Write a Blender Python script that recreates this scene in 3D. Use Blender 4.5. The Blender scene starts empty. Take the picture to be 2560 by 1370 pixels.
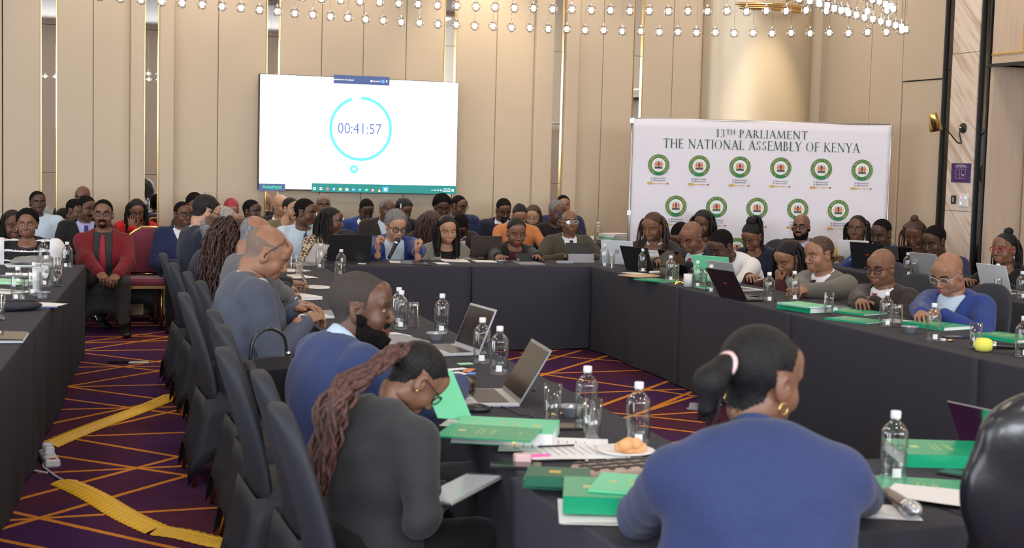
import bpy, math, random
import numpy as np
from mathutils import Vector, Matrix, Euler
from mathutils.bvhtree import BVHTree

random.seed(7)
rng = np.random.RandomState(7)
C = bpy.context.scene.collection
S = bpy.context.scene

# ------------------------------------------------------------------ camera
F, W, HH = 3555.6, 2560, 1370
CAMH = 1.65
PT, RL, YW = math.atan(278 / F), .026, math.radians(19.3)

cam_d = bpy.data.cameras.new('camera')
cam = bpy.data.objects.new('camera', cam_d)
C.objects.link(cam)
cam_d.sensor_width = 36
cam_d.lens = F / W * 36
cam_d.clip_start = .05
fw = Vector((math.sin(YW) * math.cos(PT), math.cos(YW) * math.cos(PT), -math.sin(PT)))
rt = Vector((math.cos(YW), -math.sin(YW), 0))
up = rt.cross(fw)
r2 = rt * math.cos(RL) + up * math.sin(RL)
u2 = up * math.cos(RL) - rt * math.sin(RL)
m = Matrix((r2, u2, -fw)).transposed().to_4x4()
m.translation = (0, 0, CAMH)
cam.matrix_world = m
cam_d.dof.use_dof = True
cam_d.dof.focus_distance = 11.5
cam_d.dof.aperture_fstop = 5.6
S.camera = cam
S.view_settings.view_transform = 'Standard'
S.view_settings.look = 'None'
S.view_settings.gamma = 1
S.view_settings.use_curve_mapping = False
S.view_settings.exposure = 0.0


def ray(u, v):
    a = u - W / 2; b = v - HH / 2
    c, s = math.cos(RL), math.sin(RL)
    x = (a * c + b * s) / F; d = (-a * s + b * c) / F
    cp, sp = math.cos(PT), math.sin(PT)
    Y = cp - d * sp; Z = -sp - d * cp
    cy, sy = math.cos(YW), math.sin(YW)
    return Vector((x * cy + Y * sy, -x * sy + Y * cy, Z))


def PZ(u, v, z=.75):
    r = ray(u, v); t = (z - CAMH) / r.z
    return Vector((r.x * t, r.y * t, z))


def PY(u, v, y):
    r = ray(u, v); t = y / r.y
    return Vector((r.x * t, y, CAMH + r.z * t))


def PX(u, v, x):
    r = ray(u, v); t = x / r.x
    return Vector((x, r.y * t, CAMH + r.z * t))


def depth(p):
    return (Vector(p) - Vector((0, 0, CAMH))).dot(fw)


# ------------------------------------------------------------------ world and light
wd = bpy.data.worlds.new('world'); S.world = wd; wd.use_nodes = True
wd.node_tree.nodes['Background'].inputs[0].default_value = (.82, .9, 1, 1)
wd.node_tree.nodes['Background'].inputs[1].default_value = 1.0


def area(name, loc, target, sx, sy, power, col):
    l = bpy.data.lights.new(name, 'AREA'); l.shape = 'RECTANGLE'; l.size = sx; l.size_y = sy
    l.energy = power; l.color = col
    o = bpy.data.objects.new(name, l); C.objects.link(o); o.location = loc
    o.rotation_euler = (Vector(target) - Vector(loc)).to_track_quat('-Z', 'Y').to_euler()
    return o


def spot(name, loc, target, power, col, size=60, blend=.6, rad=.05):
    l = bpy.data.lights.new(name, 'SPOT'); l.energy = power; l.color = col
    l.spot_size = math.radians(size); l.spot_blend = blend; l.shadow_soft_size = rad
    o = bpy.data.objects.new(name, l); C.objects.link(o); o.location = loc
    o.rotation_euler = (Vector(target) - Vector(loc)).to_track_quat('-Z', 'Y').to_euler()
    return o


DAY = (.86, .93, 1.0); WARM = (1.0, .80, .56)
CEIL = 4.6
# daylight entering through the windows behind the photographer and on the left
for wx, ww_ in ((-5.1, 2.5), (-1.3, 2.5), (1.75, 1.3), (4.55, 1.6), (7.75, 2.4)):
    area('daylight', (wx, -3.85, 3.1), (wx + .6, 8, .9), ww_, 1.9, 104 * ww_, DAY)
for i, wy in enumerate((1.0, 5.4, 9.8)):
    area('daylight', (-6.8, wy, 2.1), (2, wy + 1, 1.0), 3.0, 3.0, 150, DAY)
# ceiling lights of the room
for gx in (-1.5, 2.0, 5.5, 8.2):
    for gy in (1.5, 5.0, 8.2, 11.4, 13.9):
        area('ceiling_downlight', (gx, gy, CEIL - .03), (gx, gy, 0), .5, .5, 22, (1.0, .86, .70))
# wall washers
for wx, pw in ((.7, 60), (1.95, 70), (3.3, 90), (4.75, 190), (5.9, 50), (7.1, 30)):
    spot('wall_washer', (wx, 14.25, CEIL - .05), (wx, 15.0, 2.6), pw, WARM, 62, .9, .04)
spot('column_spot', (8.0, 13.7, CEIL - .05), (8.25, 14.65, 1.9), 620, WARM, 34, .9, .03)


# ------------------------------------------------------------------ materials
MATS = {}


def mat(name, col, rough=.6, metal=0, spec=.5, emit=None, estr=0, bump=0, bscale=200, var=0, vscale=6,
        stretch=(1, 1, 1), sheen=0, alpha=1, coat=0):
    if name in MATS: return MATS[name]
    m = bpy.data.materials.new(name); m.use_nodes = True
    nt = m.node_tree; b = nt.nodes['Principled BSDF']
    b.inputs['Base Color'].default_value = (*col, 1)
    b.inputs['Roughness'].default_value = rough
    b.inputs['Metallic'].default_value = metal
    b.inputs['Specular IOR Level'].default_value = spec
    if sheen: b.inputs['Sheen Weight'].default_value = sheen
    if coat: b.inputs['Coat Weight'].default_value = coat; b.inputs['Coat Roughness'].default_value = .15
    if emit:
        b.inputs['Emission Color'].default_value = (*emit, 1)
        b.inputs['Emission Strength'].default_value = estr
    if alpha < 1: b.inputs['Alpha'].default_value = alpha
    if var or bump:
        tc = nt.nodes.new('ShaderNodeTexCoord')
        mp = nt.nodes.new('ShaderNodeMapping'); mp.inputs['Scale'].default_value = stretch
        nt.links.new(tc.outputs['Object'], mp.inputs[0])
    if var:
        n = nt.nodes.new('ShaderNodeTexNoise'); n.inputs['Scale'].default_value = vscale; n.inputs['Detail'].default_value = 4
        nt.links.new(mp.outputs[0], n.inputs['Vector'])
        r = nt.nodes.new('ShaderNodeValToRGB')
        r.color_ramp.elements[0].position = .3; r.color_ramp.elements[1].position = .7
        r.color_ramp.elements[0].color = (*[c * (1 - var) for c in col], 1)
        r.color_ramp.elements[1].color = (*[min(1, c * (1 + var)) for c in col], 1)
        nt.links.new(n.outputs['Fac'], r.inputs[0]); nt.links.new(r.outputs[0], b.inputs['Base Color'])
    if bump:
        n = nt.nodes.new('ShaderNodeTexNoise'); n.inputs['Scale'].default_value = bscale; n.inputs['Detail'].default_value = 3
        nt.links.new(mp.outputs[0], n.inputs['Vector'])
        bp = nt.nodes.new('ShaderNodeBump'); bp.inputs['Strength'].default_value = bump; bp.inputs['Distance'].default_value = .002
        nt.links.new(n.outputs['Fac'], bp.inputs['Height']); nt.links.new(bp.outputs[0], b.inputs['Normal'])
    MATS[name] = m
    return m


def glassmat(name, tint=(1, 1, 1), refl=1.0, base=.06, rough=.02):
    """thin clear glass: see-through with a fresnel reflection"""
    if name in MATS: return MATS[name]
    m = bpy.data.materials.new(name); m.use_nodes = True; nt = m.node_tree; nt.nodes.clear()
    out = nt.nodes.new('ShaderNodeOutputMaterial'); mx = nt.nodes.new('ShaderNodeMixShader')
    tr = nt.nodes.new('ShaderNodeBsdfTransparent'); tr.inputs[0].default_value = (*tint, 1)
    gl = nt.nodes.new('ShaderNodeBsdfGlossy'); gl.inputs['Roughness'].default_value = rough
    lw = nt.nodes.new('ShaderNodeLayerWeight'); lw.inputs[0].default_value = .35
    ma = nt.nodes.new('ShaderNodeMath'); ma.operation = 'MULTIPLY_ADD'; ma.inputs[1].default_value = .75 * refl; ma.inputs[2].default_value = base
    nt.links.new(lw.outputs['Facing'], ma.inputs[0]); nt.links.new(ma.outputs[0], mx.inputs[0])
    nt.links.new(tr.outputs[0], mx.inputs[1]); nt.links.new(gl.outputs[0], mx.inputs[2]); nt.links.new(mx.outputs[0], out.inputs[0])
    MATS[name] = m
    return m


def M(name): return MATS[name]


mat('linen', (.55, .455, .345), .85, bump=.35, bscale=60, var=.05, vscale=40, stretch=(1, 1, 12), sheen=.2)
mat('linen_dark', (.30, .23, .16), .9)
mat('satin', (.56, .48, .36), .34, bump=.3, bscale=60, var=.05, vscale=30, stretch=(1, 1, 10), metal=.5)
mat('mirror', (.80, .79, .77), .015, metal=1)
mat('smoked_mirror', (.10, .095, .09), .03, metal=1)
mat('gold', (.80, .55, .22), .22, metal=1)
mat('brass', (.78, .55, .20), .25, metal=1)
mat('black_metal', (.02, .02, .022), .35)
mat('ceiling', (.62, .58, .53), .8)
mat('panel_wood', (.56, .44, .34), .55, var=.06, vscale=3, stretch=(6, 6, .5))
mat('black_cloth', (.048, .047, .060), .85, spec=.2, bump=.15, bscale=250)
mat('chair_cloth', (.024, .026, .036), .62, spec=.4, bump=.12, bscale=300)
mat('white', (.85, .85, .85), .5)
mat('white_plastic', (.78, .78, .80), .35)
mat('black_plastic', (.015, .015, .018), .35)
mat('silver', (.62, .63, .65), .35, metal=.8)
mat('chrome', (.8, .8, .82), .12, metal=1)
mat('paper', (.86, .86, .86), .7)
mat('green_cover', (.005, .36, .17), .32)
mat('green_light', (.16, .66, .38), .45)
mat('dark_green', (.01, .13, .07), .45)
glassmat('clear_glass', (.975, .985, .985), 1.0, .05)
glassmat('globe_glass', (.97, .96, .95), 1.1, .05)
glassmat('lens_glass', (.93, .94, .95), .5, .05)
glassmat('water', (.96, .98, .985), .35, .02)


# ------------------------------------------------------------------ object helpers
def tag(o, label=None, cat=None, group=None, kind=None):
    if label: o['label'] = label
    if cat: o['category'] = cat
    if group: o['group'] = group
    if kind: o['kind'] = kind
    return o


def empty(name, loc=(0, 0, 0), rz=0, **k):
    o = bpy.data.objects.new(name, None); C.objects.link(o); o.location = loc; o.rotation_euler = (0, 0, rz)
    o.empty_display_size = .1
    return tag(o, **k)


def mesh_obj(name, v, f, mats, parent=None, smooth=False, mi=None, loc=None, **k):
    me = bpy.data.meshes.new(name)
    v = np.asarray(v, dtype=np.float32).reshape(-1, 3)
    if isinstance(f, np.ndarray):
        nf, kk = f.shape
        me.vertices.add(len(v)); me.vertices.foreach_set('co', v.ravel())
        me.loops.add(nf * kk); me.loops.foreach_set('vertex_index', f.astype(np.int32).ravel())
        me.polygons.add(nf); me.polygons.foreach_set('loop_start', np.arange(0, nf * kk, kk, dtype=np.int32))
        me.update(calc_edges=True)
    else:
        me.from_pydata(v.tolist(), [], f)
    if not isinstance(mats, (list, tuple)): mats = [mats]
    for mm in mats: me.materials.append(MATS[mm] if isinstance(mm, str) else mm)
    if mi is not None and len(me.polygons): me.polygons.foreach_set('material_index', np.asarray(mi, dtype=np.int32))
    if smooth is True and len(me.polygons): me.polygons.foreach_set('use_smooth', np.ones(len(me.polygons), dtype=bool))
    elif smooth is not False:
        me.polygons.foreach_set('use_smooth', np.asarray(smooth, dtype=bool))
    me.update()
    o = bpy.data.objects.new(name, me); C.objects.link(o)
    if parent: o.parent = parent
    if loc is not None: o.location = loc
    return tag(o, **k)


def copy_tree(o, parent=None):
    c = o.copy(); C.objects.link(c)
    if parent: c.parent = parent
    for ch in [x for x in list(o.children)]:
        copy_tree(ch, c)
    return c


class MB:
    """collects shapes for ONE mesh"""
    def __init__(s): s.v = []; s.f = []; s.mi = []; s.sm = []; s.T = Matrix.Identity(4)

    def add(s, v, f, mi=0, smooth=False):
        b = len(s.v)
        s.v += [tuple(s.T @ Vector(p)) for p in v]
        for q in f:
            s.f.append([b + i for i in q]); s.mi.append(mi); s.sm.append(smooth)
        return s

    def box(s, c, size, rot=None, mi=0, bev=0):
        hx, hy, hz = [t / 2 for t in size]
        if bev:
            b = min(bev, hx * .99, hy * .99, hz * .99)
            vs = []; idx = {}
            for sx in (-1, 1):
                for sy in (-1, 1):
                    for sz in (-1, 1):
                        for ax in range(3):
                            p = [sx * (hx - b), sy * (hy - b), sz * (hz - b)]
                            p[ax] = (sx, sy, sz)[ax] * (hx, hy, hz)[ax]
                            idx[(sx, sy, sz, ax)] = len(vs); vs.append(p)
            fs = []
            for ax in range(3):
                a1, a2 = (ax + 1) % 3, (ax + 2) % 3
                for sg in (-1, 1):
                    q = []
                    for (p1, p2) in ((-1, -1), (1, -1), (1, 1), (-1, 1)):
                        k = [0, 0, 0]; k[ax] = sg; k[a1] = p1; k[a2] = p2
                        q.append(idx[(k[0], k[1], k[2], ax)])
                    fs.append(q if sg > 0 else q[::-1])
            for ax in range(3):
                a1, a2 = (ax + 1) % 3, (ax + 2) % 3
                for p1 in (-1, 1):
                    for p2 in (-1, 1):
                        k0 = [0, 0, 0]; k1 = [0, 0, 0]; k0[ax] = -1; k1[ax] = 1
                        for k in (k0, k1): k[a1] = p1; k[a2] = p2
                        q = [idx[(*k0, a1)], idx[(*k1, a1)], idx[(*k1, a2)], idx[(*k0, a2)]]
                        fs.append(q if p1 * p2 > 0 else q[::-1])
            for sx in (-1, 1):
                for sy in (-1, 1):
                    for sz in (-1, 1):
                        q = [idx[(sx, sy, sz, a)] for a in range(3)]
                        fs.append(q if sx * sy * sz > 0 else q[::-1])
        else:
            vs = [(x, y, z) for x in (-hx, hx) for y in (-hy, hy) for z in (-hz, hz)]
            fs = [(0, 1, 3, 2), (4, 6, 7, 5), (0, 4, 5, 1), (2, 3, 7, 6), (0, 2, 6, 4), (1, 5, 7, 3)]
        R = rot.to_3x3() if rot is not None else Matrix.Identity(3)
        vs = [tuple(R @ Vector(p) + Vector(c)) for p in vs]
        return s.add(vs, fs, mi)

    def lathe(s, prof, c=(0, 0, 0), n=24, mi=0, smooth=True, rot=None, cap=True):
        """prof: list of (radius, z)"""
        R = rot.to_3x3() if rot is not None else Matrix.Identity(3)
        vs = []
        for r, z in prof:
            for i in range(n):
                a = 2 * math.pi * i / n
                vs.append(tuple(R @ Vector((r * math.cos(a), r * math.sin(a), z)) + Vector(c)))
        fs = []
        for j in range(len(prof) - 1):
            for i in range(n):
                k = (i + 1) % n
                fs.append((j * n + i, j * n + k, (j + 1) * n + k, (j + 1) * n + i))
        if cap:
            if prof[0][0] > 1e-5: fs.append(tuple(range(n - 1, -1, -1)))
            if prof[-1][0] > 1e-5: fs.append(tuple((len(prof) - 1) * n + i for i in range(n)))
        return s.add(vs, fs, mi, smooth)

    def tube(s, pts, r, n=8, mi=0, closed=False, smooth=True, flat=1):
        pts = [Vector(p) for p in pts]; N = len(pts)
        rr = r if isinstance(r, (list, tuple)) else [r] * N
        vs = []; prev = None
        for i, p in enumerate(pts):
            a = pts[(i - 1) % N] if (closed or i > 0) else p
            b = pts[(i + 1) % N] if (closed or i < N - 1) else p
            t = (b - a)
            t = t.normalized() if t.length > 1e-9 else Vector((0, 0, 1))
            if prev is None:
                u = t.orthogonal().normalized()
                if abs(t.z) < .9: u = t.cross(Vector((0, 0, 1))).normalized()
            else:
                u = (prev - t * prev.dot(t))
                u = u.normalized() if u.length > 1e-6 else t.orthogonal().normalized()
            prev = u; w = t.cross(u)
            for k in range(n):
                an = 2 * math.pi * k / n
                vs.append(tuple(p + u * rr[i] * math.cos(an) + w * rr[i] * flat * math.sin(an)))
        fs = []
        for j in range(N if closed else N - 1):
            j2 = (j + 1) % N
            for k in range(n):
                k2 = (k + 1) % n
                fs.append((j * n + k, j * n + k2, j2 * n + k2, j2 * n + k))
        if not closed:
            fs.append(tuple(range(n - 1, -1, -1))); fs.append(tuple((N - 1) * n + k for k in range(n)))
        return s.add(vs, fs, mi, smooth)

    def prism(s, poly, z0, z1, mi=0, plane='xy', mi_top=None):
        """extrude a 2D polygon; plane 'xy' -> along z, 'xz' -> along y"""
        n = len(poly)
        def mk(p, t): return (p[0], p[1], t) if plane == 'xy' else (p[0], t, p[1])
        vs = [mk(p, z0) for p in poly] + [mk(p, z1) for p in poly]
        fs = [(i, (i + 1) % n, n + (i + 1) % n, n + i) for i in range(n)]
        s.add(vs, fs, mi); s.add(vs, [tuple(range(n - 1, -1, -1))], mi); s.add(vs, [tuple(range(n, 2 * n))], mi if mi_top is None else mi_top)
        return s

    def ell(s, c, r, n=12, m=8, mi=0, rot=None):
        R = rot.to_3x3() if rot is not None else Matrix.Identity(3)
        vs = []; fs = []
        for j in range(m + 1):
            th = math.pi * j / m
            for i in range(n):
                a = 2 * math.pi * i / n
                vs.append(tuple(R @ Vector((r[0] * math.sin(th) * math.cos(a), r[1] * math.sin(th) * math.sin(a), -r[2] * math.cos(th))) + Vector(c)))
        for j in range(m):
            for i in range(n):
                k = (i + 1) % n
                fs.append((j * n + i, j * n + k, (j + 1) * n + k, (j + 1) * n + i))
        return s.add(vs, fs, mi, True)

    def build(s, name, mats, parent=None, **k):
        return mesh_obj(name, s.v, s.f, mats, parent, smooth=s.sm, mi=s.mi, **k)


def rotz(a): return Matrix.Rotation(a, 4, 'Z')
def lerp(a, b, t): return a + (b - a) * t
# ------------------------------------------------------------------ the room
X0, X1, Y0, Y1 = -7.0, 9.1, -4.0, 15.0


def carpet():
    m = bpy.data.materials.new('carpet'); m.use_nodes = True; nt = m.node_tree; L = nt.links
    b = nt.nodes['Principled BSDF']; b.inputs['Roughness'].default_value = .95; b.inputs['Specular IOR Level'].default_value = .1
    ge = nt.nodes.new('ShaderNodeNewGeometry'); sx = nt.nodes.new('ShaderNodeSeparateXYZ')
    nz = nt.nodes.new('ShaderNodeTexNoise'); nz.inputs['Scale'].default_value = 55
    ad = nt.nodes.new('ShaderNodeVectorMath'); ad.operation = 'MULTIPLY_ADD'; ad.inputs[1].default_value = (.012, .012, 0)
    L.new(ge.outputs['Position'], nz.inputs['Vector']); L.new(nz.outputs['Color'], ad.inputs[0]); L.new(ge.outputs['Position'], ad.inputs[2])
    L.new(ad.outputs[0], sx.inputs[0])
    def math_(op, a, bb=None, c=None):
        n = nt.nodes.new('ShaderNodeMath'); n.operation = op
        for i, t in enumerate((a, bb, c)):
            if t is None: continue
            if isinstance(t, (int, float)): n.inputs[i].default_value = t
            else: L.new(t, n.inputs[i])
        return n.outputs[0]
    def lines(segs, ext=0):
        acc = None
        for (p, q, w) in segs:
            dx, dy = q[0] - p[0], q[1] - p[1]; ln = math.hypot(dx, dy); nx, ny = -dy / ln, dx / ln
            c = nx * p[0] + ny * p[1]
            e = math_('MULTIPLY_ADD', sx.outputs[0], nx, -c)
            e = math_('MULTIPLY_ADD', sx.outputs[1], ny, e)
            e = math_('SUBTRACT', math_('ABSOLUTE', e), w)
            tx_, ty_ = dx / ln, dy / ln; mid = tx_ * (p[0] + q[0]) / 2 + ty_ * (p[1] + q[1]) / 2
            t_ = math_('MULTIPLY_ADD', sx.outputs[0], tx_, -mid)
            t_ = math_('MULTIPLY_ADD', sx.outputs[1], ty_, t_)
            e = math_('MAXIMUM', e, math_('SUBTRACT', math_('ABSOLUTE', t_), ln / 2 + .05 + ext))
            acc = e if acc is None else math_('MINIMUM', acc, e)
        return acc
    def cv(lst, ox, oy, sc, w):
        r = []
        for x0, y0, x1, y1 in lst:
            p = PZ(ox + x0 / sc, oy + y0 / sc, 0); q = PZ(ox + x1 / sc, oy + y1 / sc, 0)
            r.append(((p.x, p.y), (q.x, q.y), w))
        return r
    left = cv([(360, 455, 785, 400), (355, 492, 785, 425), (355, 492, 805, 487), (355, 500, 825, 555), (350, 540, 835, 595),
               (325, 600, 815, 520), (345, 565, 820, 560), (305, 650, 835, 560), (305, 652, 845, 640), (305, 652, 830, 722),
               (290, 705, 810, 775), (290, 752, 810, 740), (258, 810, 840, 690), (470, 830, 820, 750), (330, 872, 810, 855),
               (345, 885, 810, 965), (230, 955, 800, 1040), (275, 1030, 800, 1005), (75, 1155, 810, 960), (20, 1280, 790, 1060),
               (50, 1205, 790, 1370), (30, 1245, 1025, 1185), (0, 1330, 200, 1370), (590, 345, 770, 330), (590, 335, 770, 355), (600, 378, 775, 375), (620, 420, 780, 432)],
              0, 600, 1.779, .0165)
    right = cv([(735, 75, 1000, 0), (710, 180, 1210, 30), (725, 15, 1330, 65), (750, 150, 1430, 128), (750, 150, 1900, 315),
                (915, 290, 1850, 255), (1195, 370, 1660, 200), (1520, 400, 1870, 255), (1190, 415, 1760, 475),
                (1280, 480, 1760, 330), (1510, 440, 1760, 425), (1510, 520, 1720, 545), (400, 0, 900, -40), (500, 60, 1100, -60), (1000, 640, 1640, 632)], 1080, 880, 2.7956, .019)
    far = [((0, y), (5, y + d), .018) for y, d in ((12.7, .5), (13.3, -.7), (13.9, .3), (14.4, -.6), (2.2, 1.0), (3.4, -1.4), (1.2, .6))]
    a = lines(left, .06); c = lines(right, .10); d = lines(far)
    sel = math_('GREATER_THAN', sx.outputs[0], 1.7)
    v = math_('ADD', math_('MULTIPLY', a, math_('SUBTRACT', 1, sel)), math_('MULTIPLY', c, sel))
    v = math_('MINIMUM', v, d)
    msk = math_('SUBTRACT', 1, math_('MULTIPLY', v, 350)); 
    n = nt.nodes[-1]
    cl = nt.nodes.new('ShaderNodeClamp'); L.new(msk, cl.inputs[0])
    mask2 = math_('LESS_THAN', v, 0.0)
    # pile colour: purple drifting to plum
    n1 = nt.nodes.new('ShaderNodeTexNoise'); n1.inputs['Scale'].default_value = .9; L.new(ge.outputs['Position'], n1.inputs['Vector'])
    rp = nt.nodes.new('ShaderNodeValToRGB'); rp.color_ramp.elements[0].position = .42; rp.color_ramp.elements[1].position = .6
    rp.color_ramp.elements[0].color = (.085, .026, .120, 1); rp.color_ramp.elements[1].color = (.125, .030, .065, 1)
    L.new(n1.outputs['Fac'], rp.inputs[0])
    n2 = nt.nodes.new('ShaderNodeTexNoise'); n2.inputs['Scale'].default_value = 160; L.new(ge.outputs['Position'], n2.inputs['Vector'])
    mm = nt.nodes.new('ShaderNodeMix'); mm.data_type = 'RGBA'; mm.blend_type = 'MULTIPLY'; mm.inputs[0].default_value = .6
    L.new(rp.outputs[0], mm.inputs[6]); L.new(n2.outputs['Color'], mm.inputs[7])
    sc_ = nt.nodes.new('ShaderNodeMix'); sc_.data_type = 'RGBA'; L.new(mask2, sc_.inputs[0])
    L.new(mm.outputs[2], sc_.inputs[6]); sc_.inputs[7].default_value = (.72, .27, .035, 1)
    L.new(sc_.outputs[2], b.inputs['Base Color'])
    bp = nt.nodes.new('ShaderNodeBump'); bp.inputs['Strength'].default_value = .5; bp.inputs['Distance'].default_value = .004
    L.new(n2.outputs['Fac'], bp.inputs['Height']); L.new(bp.outputs[0], b.inputs['Normal'])
    MATS['carpet'] = m


carpet()
MB().add([(X0, Y0, 0), (X1 + .6, Y0, 0), (X1 + .6, Y1 + .3, 0), (X0, Y1 + .3, 0)], [(0, 1, 2, 3)]).build('floor', 'carpet', kind='structure')
cb = MB(); cb.box(((X0 + X1) / 2, (Y0 + Y1) / 2, CEIL + .05), (X1 - X0 + 1, Y1 - Y0 + 1, .1))
for gy in (2.5, 6.5, 10.5, 13.4):
    cb.box((1, gy, CEIL - .04), (15.9, .25, .08))
cb.build('ceiling', 'ceiling', kind='structure')

# back wall: base sheet and padded linen panels
wb = MB(); wb.box(((X0 + X1) / 2 + .35, Y1 + .13, CEIL / 2), (X1 - X0 + .7, .1, CEIL))
wall_back = wb.build('wall_back', 'linen_dark', kind='structure')
mir = [(.235, .395), (1.235, 1.385), (2.475, 2.62), (4.405, 4.545), (5.665, 5.81), (6.655, 6.775)]
# (x0, x1, y of the face)
pan = [(-7, -5.5, 0), (-5.5, -4.0, 0), (-4.0, -2.6, 0), (-2.6, -1.2, .0), (-1.2, -.125, .0), (-.115, .235, .0),
       (.395, .738, 0), (.742, 1.10, 0), (1.10, 1.235, -.07),
       (1.385, 1.53, -.07), (1.53, 1.978, 0), (1.982, 2.475, 0),
       (2.62, 3.058, 0), (3.062, 3.508, 0), (3.512, 3.978, 0), (3.982, 4.405, 0),
       (4.545, 5.008, 0), (5.012, 5.45, 0), (5.45, 5.665, -.06),
       (5.81, 5.97, -.06), (5.97, 6.278, 0), (6.282, 6.655, 0),
       (6.775, 7.148, 0), (7.152, 7.52, 0), (8.90, 9.16, 0)]
for x0, x1, dy in pan:
    p = MB(); y = Y1 + dy; g = .012
    # rounded edge panel
    poly = [(x0, Y1 + .08), (x0, y + .012), (x0 + .003, y + .004), (x0 + g, y), (x1 - g, y), (x1 - .003, y + .004), (x1, y + .012), (x1, Y1 + .08)]
    p.prism(poly, .0, CEIL); p.build('wall_panel', 'linen', wall_back)

for i, (x0, x1) in enumerate(mir):
    lb = ('narrow mirror strip in the beige wall at far left', 'narrow mirror strip behind the woman in the red jacket',
          'narrow mirror strip at the left edge of the large screen', 'narrow mirror strip at the right edge of the large screen',
          'narrow mirror strip between the screen and the banner', 'narrow mirror strip partly behind the left edge of the banner')[i]
    e = empty('mirror_strip', ((x0 + x1) / 2, Y1, 0), label=lb, cat='mirror', group='mirror strips in the back wall')
    w = x1 - x0
    mm_ = MB()
    for z0, z1 in ((.1, 1.43), (1.435, 2.9), (2.905, CEIL - .02)):
        mm_.box((0, .04, (z0 + z1) / 2), (w - .02, .02, z1 - z0))
    mm_.build('mirror_glass', 'mirror', e)
    for sx in (-1, 1):
        MB().box((sx * (w / 2 - .006), .025, CEIL / 2), (.010, .05, CEIL - .02)).build('gold_trim', 'gold', e)

# rounded corner column with satin cloth and a gold ring
cl_ = MB(); cx, rx, ry = 8.235, .715, .38
poly = [(cx + rx * math.cos(a), Y1 + .02 - ry * math.sin(a)) for a in [math.pi * i / 48 for i in range(49)]]
vs = [(x, y, z) for z in (0, CEIL) for x, y in poly]
cl_.add(vs, [(i + 1, i, 49 + i, 50 + i) for i in range(48)], 0, True)
col = cl_.build('column', 'satin', label='rounded cloth-clad column lit from above in the room corner', cat='column')
rg = MB()
for (zz, hh, off) in ((3.49, .05, .02), (3.53, .03, .05)):
    rg.tube([(cx + (rx + off) * .72 * math.cos(a), Y1 - (ry + off) * 1.05 * math.sin(a), zz) for a in [math.pi * (i + 2) / 28 for i in range(25)]], hh / 2, 8)
rg.build('gold_ring', 'gold', col)

# right wall
wr = MB(); wr.box((X1 + .6, 5.5, CEIL / 2), (.1, Y1 - Y0 + .5, CEIL))
wr.box((X1 + .28, 14.3, CEIL / 2), (.5, 1.4, CEIL))
wall_right = wr.build('wall_right', 'linen_dark', kind='structure')


def rpanel(y0, y1, z0, z1, x=X1, m_='linen', d=.06, name='wall_panel', par=None):
    g = .01
    p = MB(); poly = [(y0, x + d), (y0, x + .006), (y0 + g, x), (y1 - g, x), (y1, x + .006), (y1, x + d)]
    vs = [(b, a, z) for z in (z0, z1) for a, b in poly]; n = 6
    p.add(vs, [(i, (i + 1) % n, n + (i + 1) % n, n + i) for i in range(n)] + [tuple(range(n))[::-1], tuple(range(n, 2 * n))])
    return p.build(name, m_, par or wall_right)


for y0, y1, z0, z1 in ((13.955, 15.0, 0, CEIL), (13.345, 13.945, 0, CEIL), (12.6, 13.335, 2.645, CEIL)):
    rpanel(y0, y1, z0, z1)
d1 = empty('door_1', (0, 0, 0), kind='structure')
rpanel(12.605, 13.33, .01, 2.632, X1 + .012, 'linen', .05, 'door_leaf', d1)
# marble pier between black glass strips
mb_ = bpy.data.materials.new('marble'); mb_.use_nodes = True; nt = mb_.node_tree; B_ = nt.nodes['Principled BSDF']
B_.inputs['Roughness'].default_value = .22
tc = nt.nodes.new('ShaderNodeTexCoord'); mp = nt.nodes.new('ShaderNodeMapping'); mp.inputs['Rotation'].default_value = (.80, 0, 0); mq = nt.nodes.new('ShaderNodeMapping'); mq.inputs['Scale'].default_value = (1, 6.5, .7)
n1 = nt.nodes.new('ShaderNodeTexNoise'); n1.inputs['Scale'].default_value = 2.6; n1.inputs['Detail'].default_value = 6; n1.inputs['Distortion'].default_value = .5
rp = nt.nodes.new('ShaderNodeValToRGB')
for e_, (p_, c_) in zip((0, 1), ((.33, (.54, .41, .31, 1)), (.62, (.80, .70, .62, 1)))):
    rp.color_ramp.elements[e_].position = p_; rp.color_ramp.elements[e_].color = c_
e2 = rp.color_ramp.elements.new(.46); e2.color = (.74, .62, .53, 1)
nt.links.new(tc.outputs['Object'], mp.inputs[0]); nt.links.new(mp.outputs[0], mq.inputs[0]); nt.links.new(mq.outputs[0], n1.inputs['Vector']); nt.links.new(n1.outputs['Fac'], rp.inputs[0]); nt.links.new(rp.outputs[0], B_.inputs['Base Color'])
MATS['marble'] = mb_
pier = empty('marble_pier', (0, 0, 0), label='veined cream marble wall pier carrying the brass wall lamp', cat='pillar')
for z0, z1 in ((0, 1.275), (1.28, 2.875), (2.88, CEIL)):
    MB().box((X1 + .03, 12.22, (z0 + z1) / 2), (.1, .42, z1 - z0)).build('marble_slab', 'marble', pier)
for i, (y0, y1) in enumerate(((12.45, 12.585), (11.86, 11.99))):
    e = empty('black_glass_strip', (0, 0, 0), label=('dark mirrored strip left of the marble pier' if i == 0 else 'dark mirrored strip between marble pier and doorway'), cat='wall trim')
    p = MB()
    for z0, z1 in ((0, 1.275), (1.28, 2.725), (2.73, CEIL)): p.box((X1 + .03, (y0 + y1) / 2, (z0 + z1) / 2), (.03, y1 - y0 - .02, z1 - z0))
    p.build('smoked_glass', 'smoked_mirror', e)
    for yy in (y0, y1): MB().box((X1 + .01, yy, CEIL / 2), (.04, .022, CEIL)).build('black_frame', 'black_metal', e)
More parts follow.
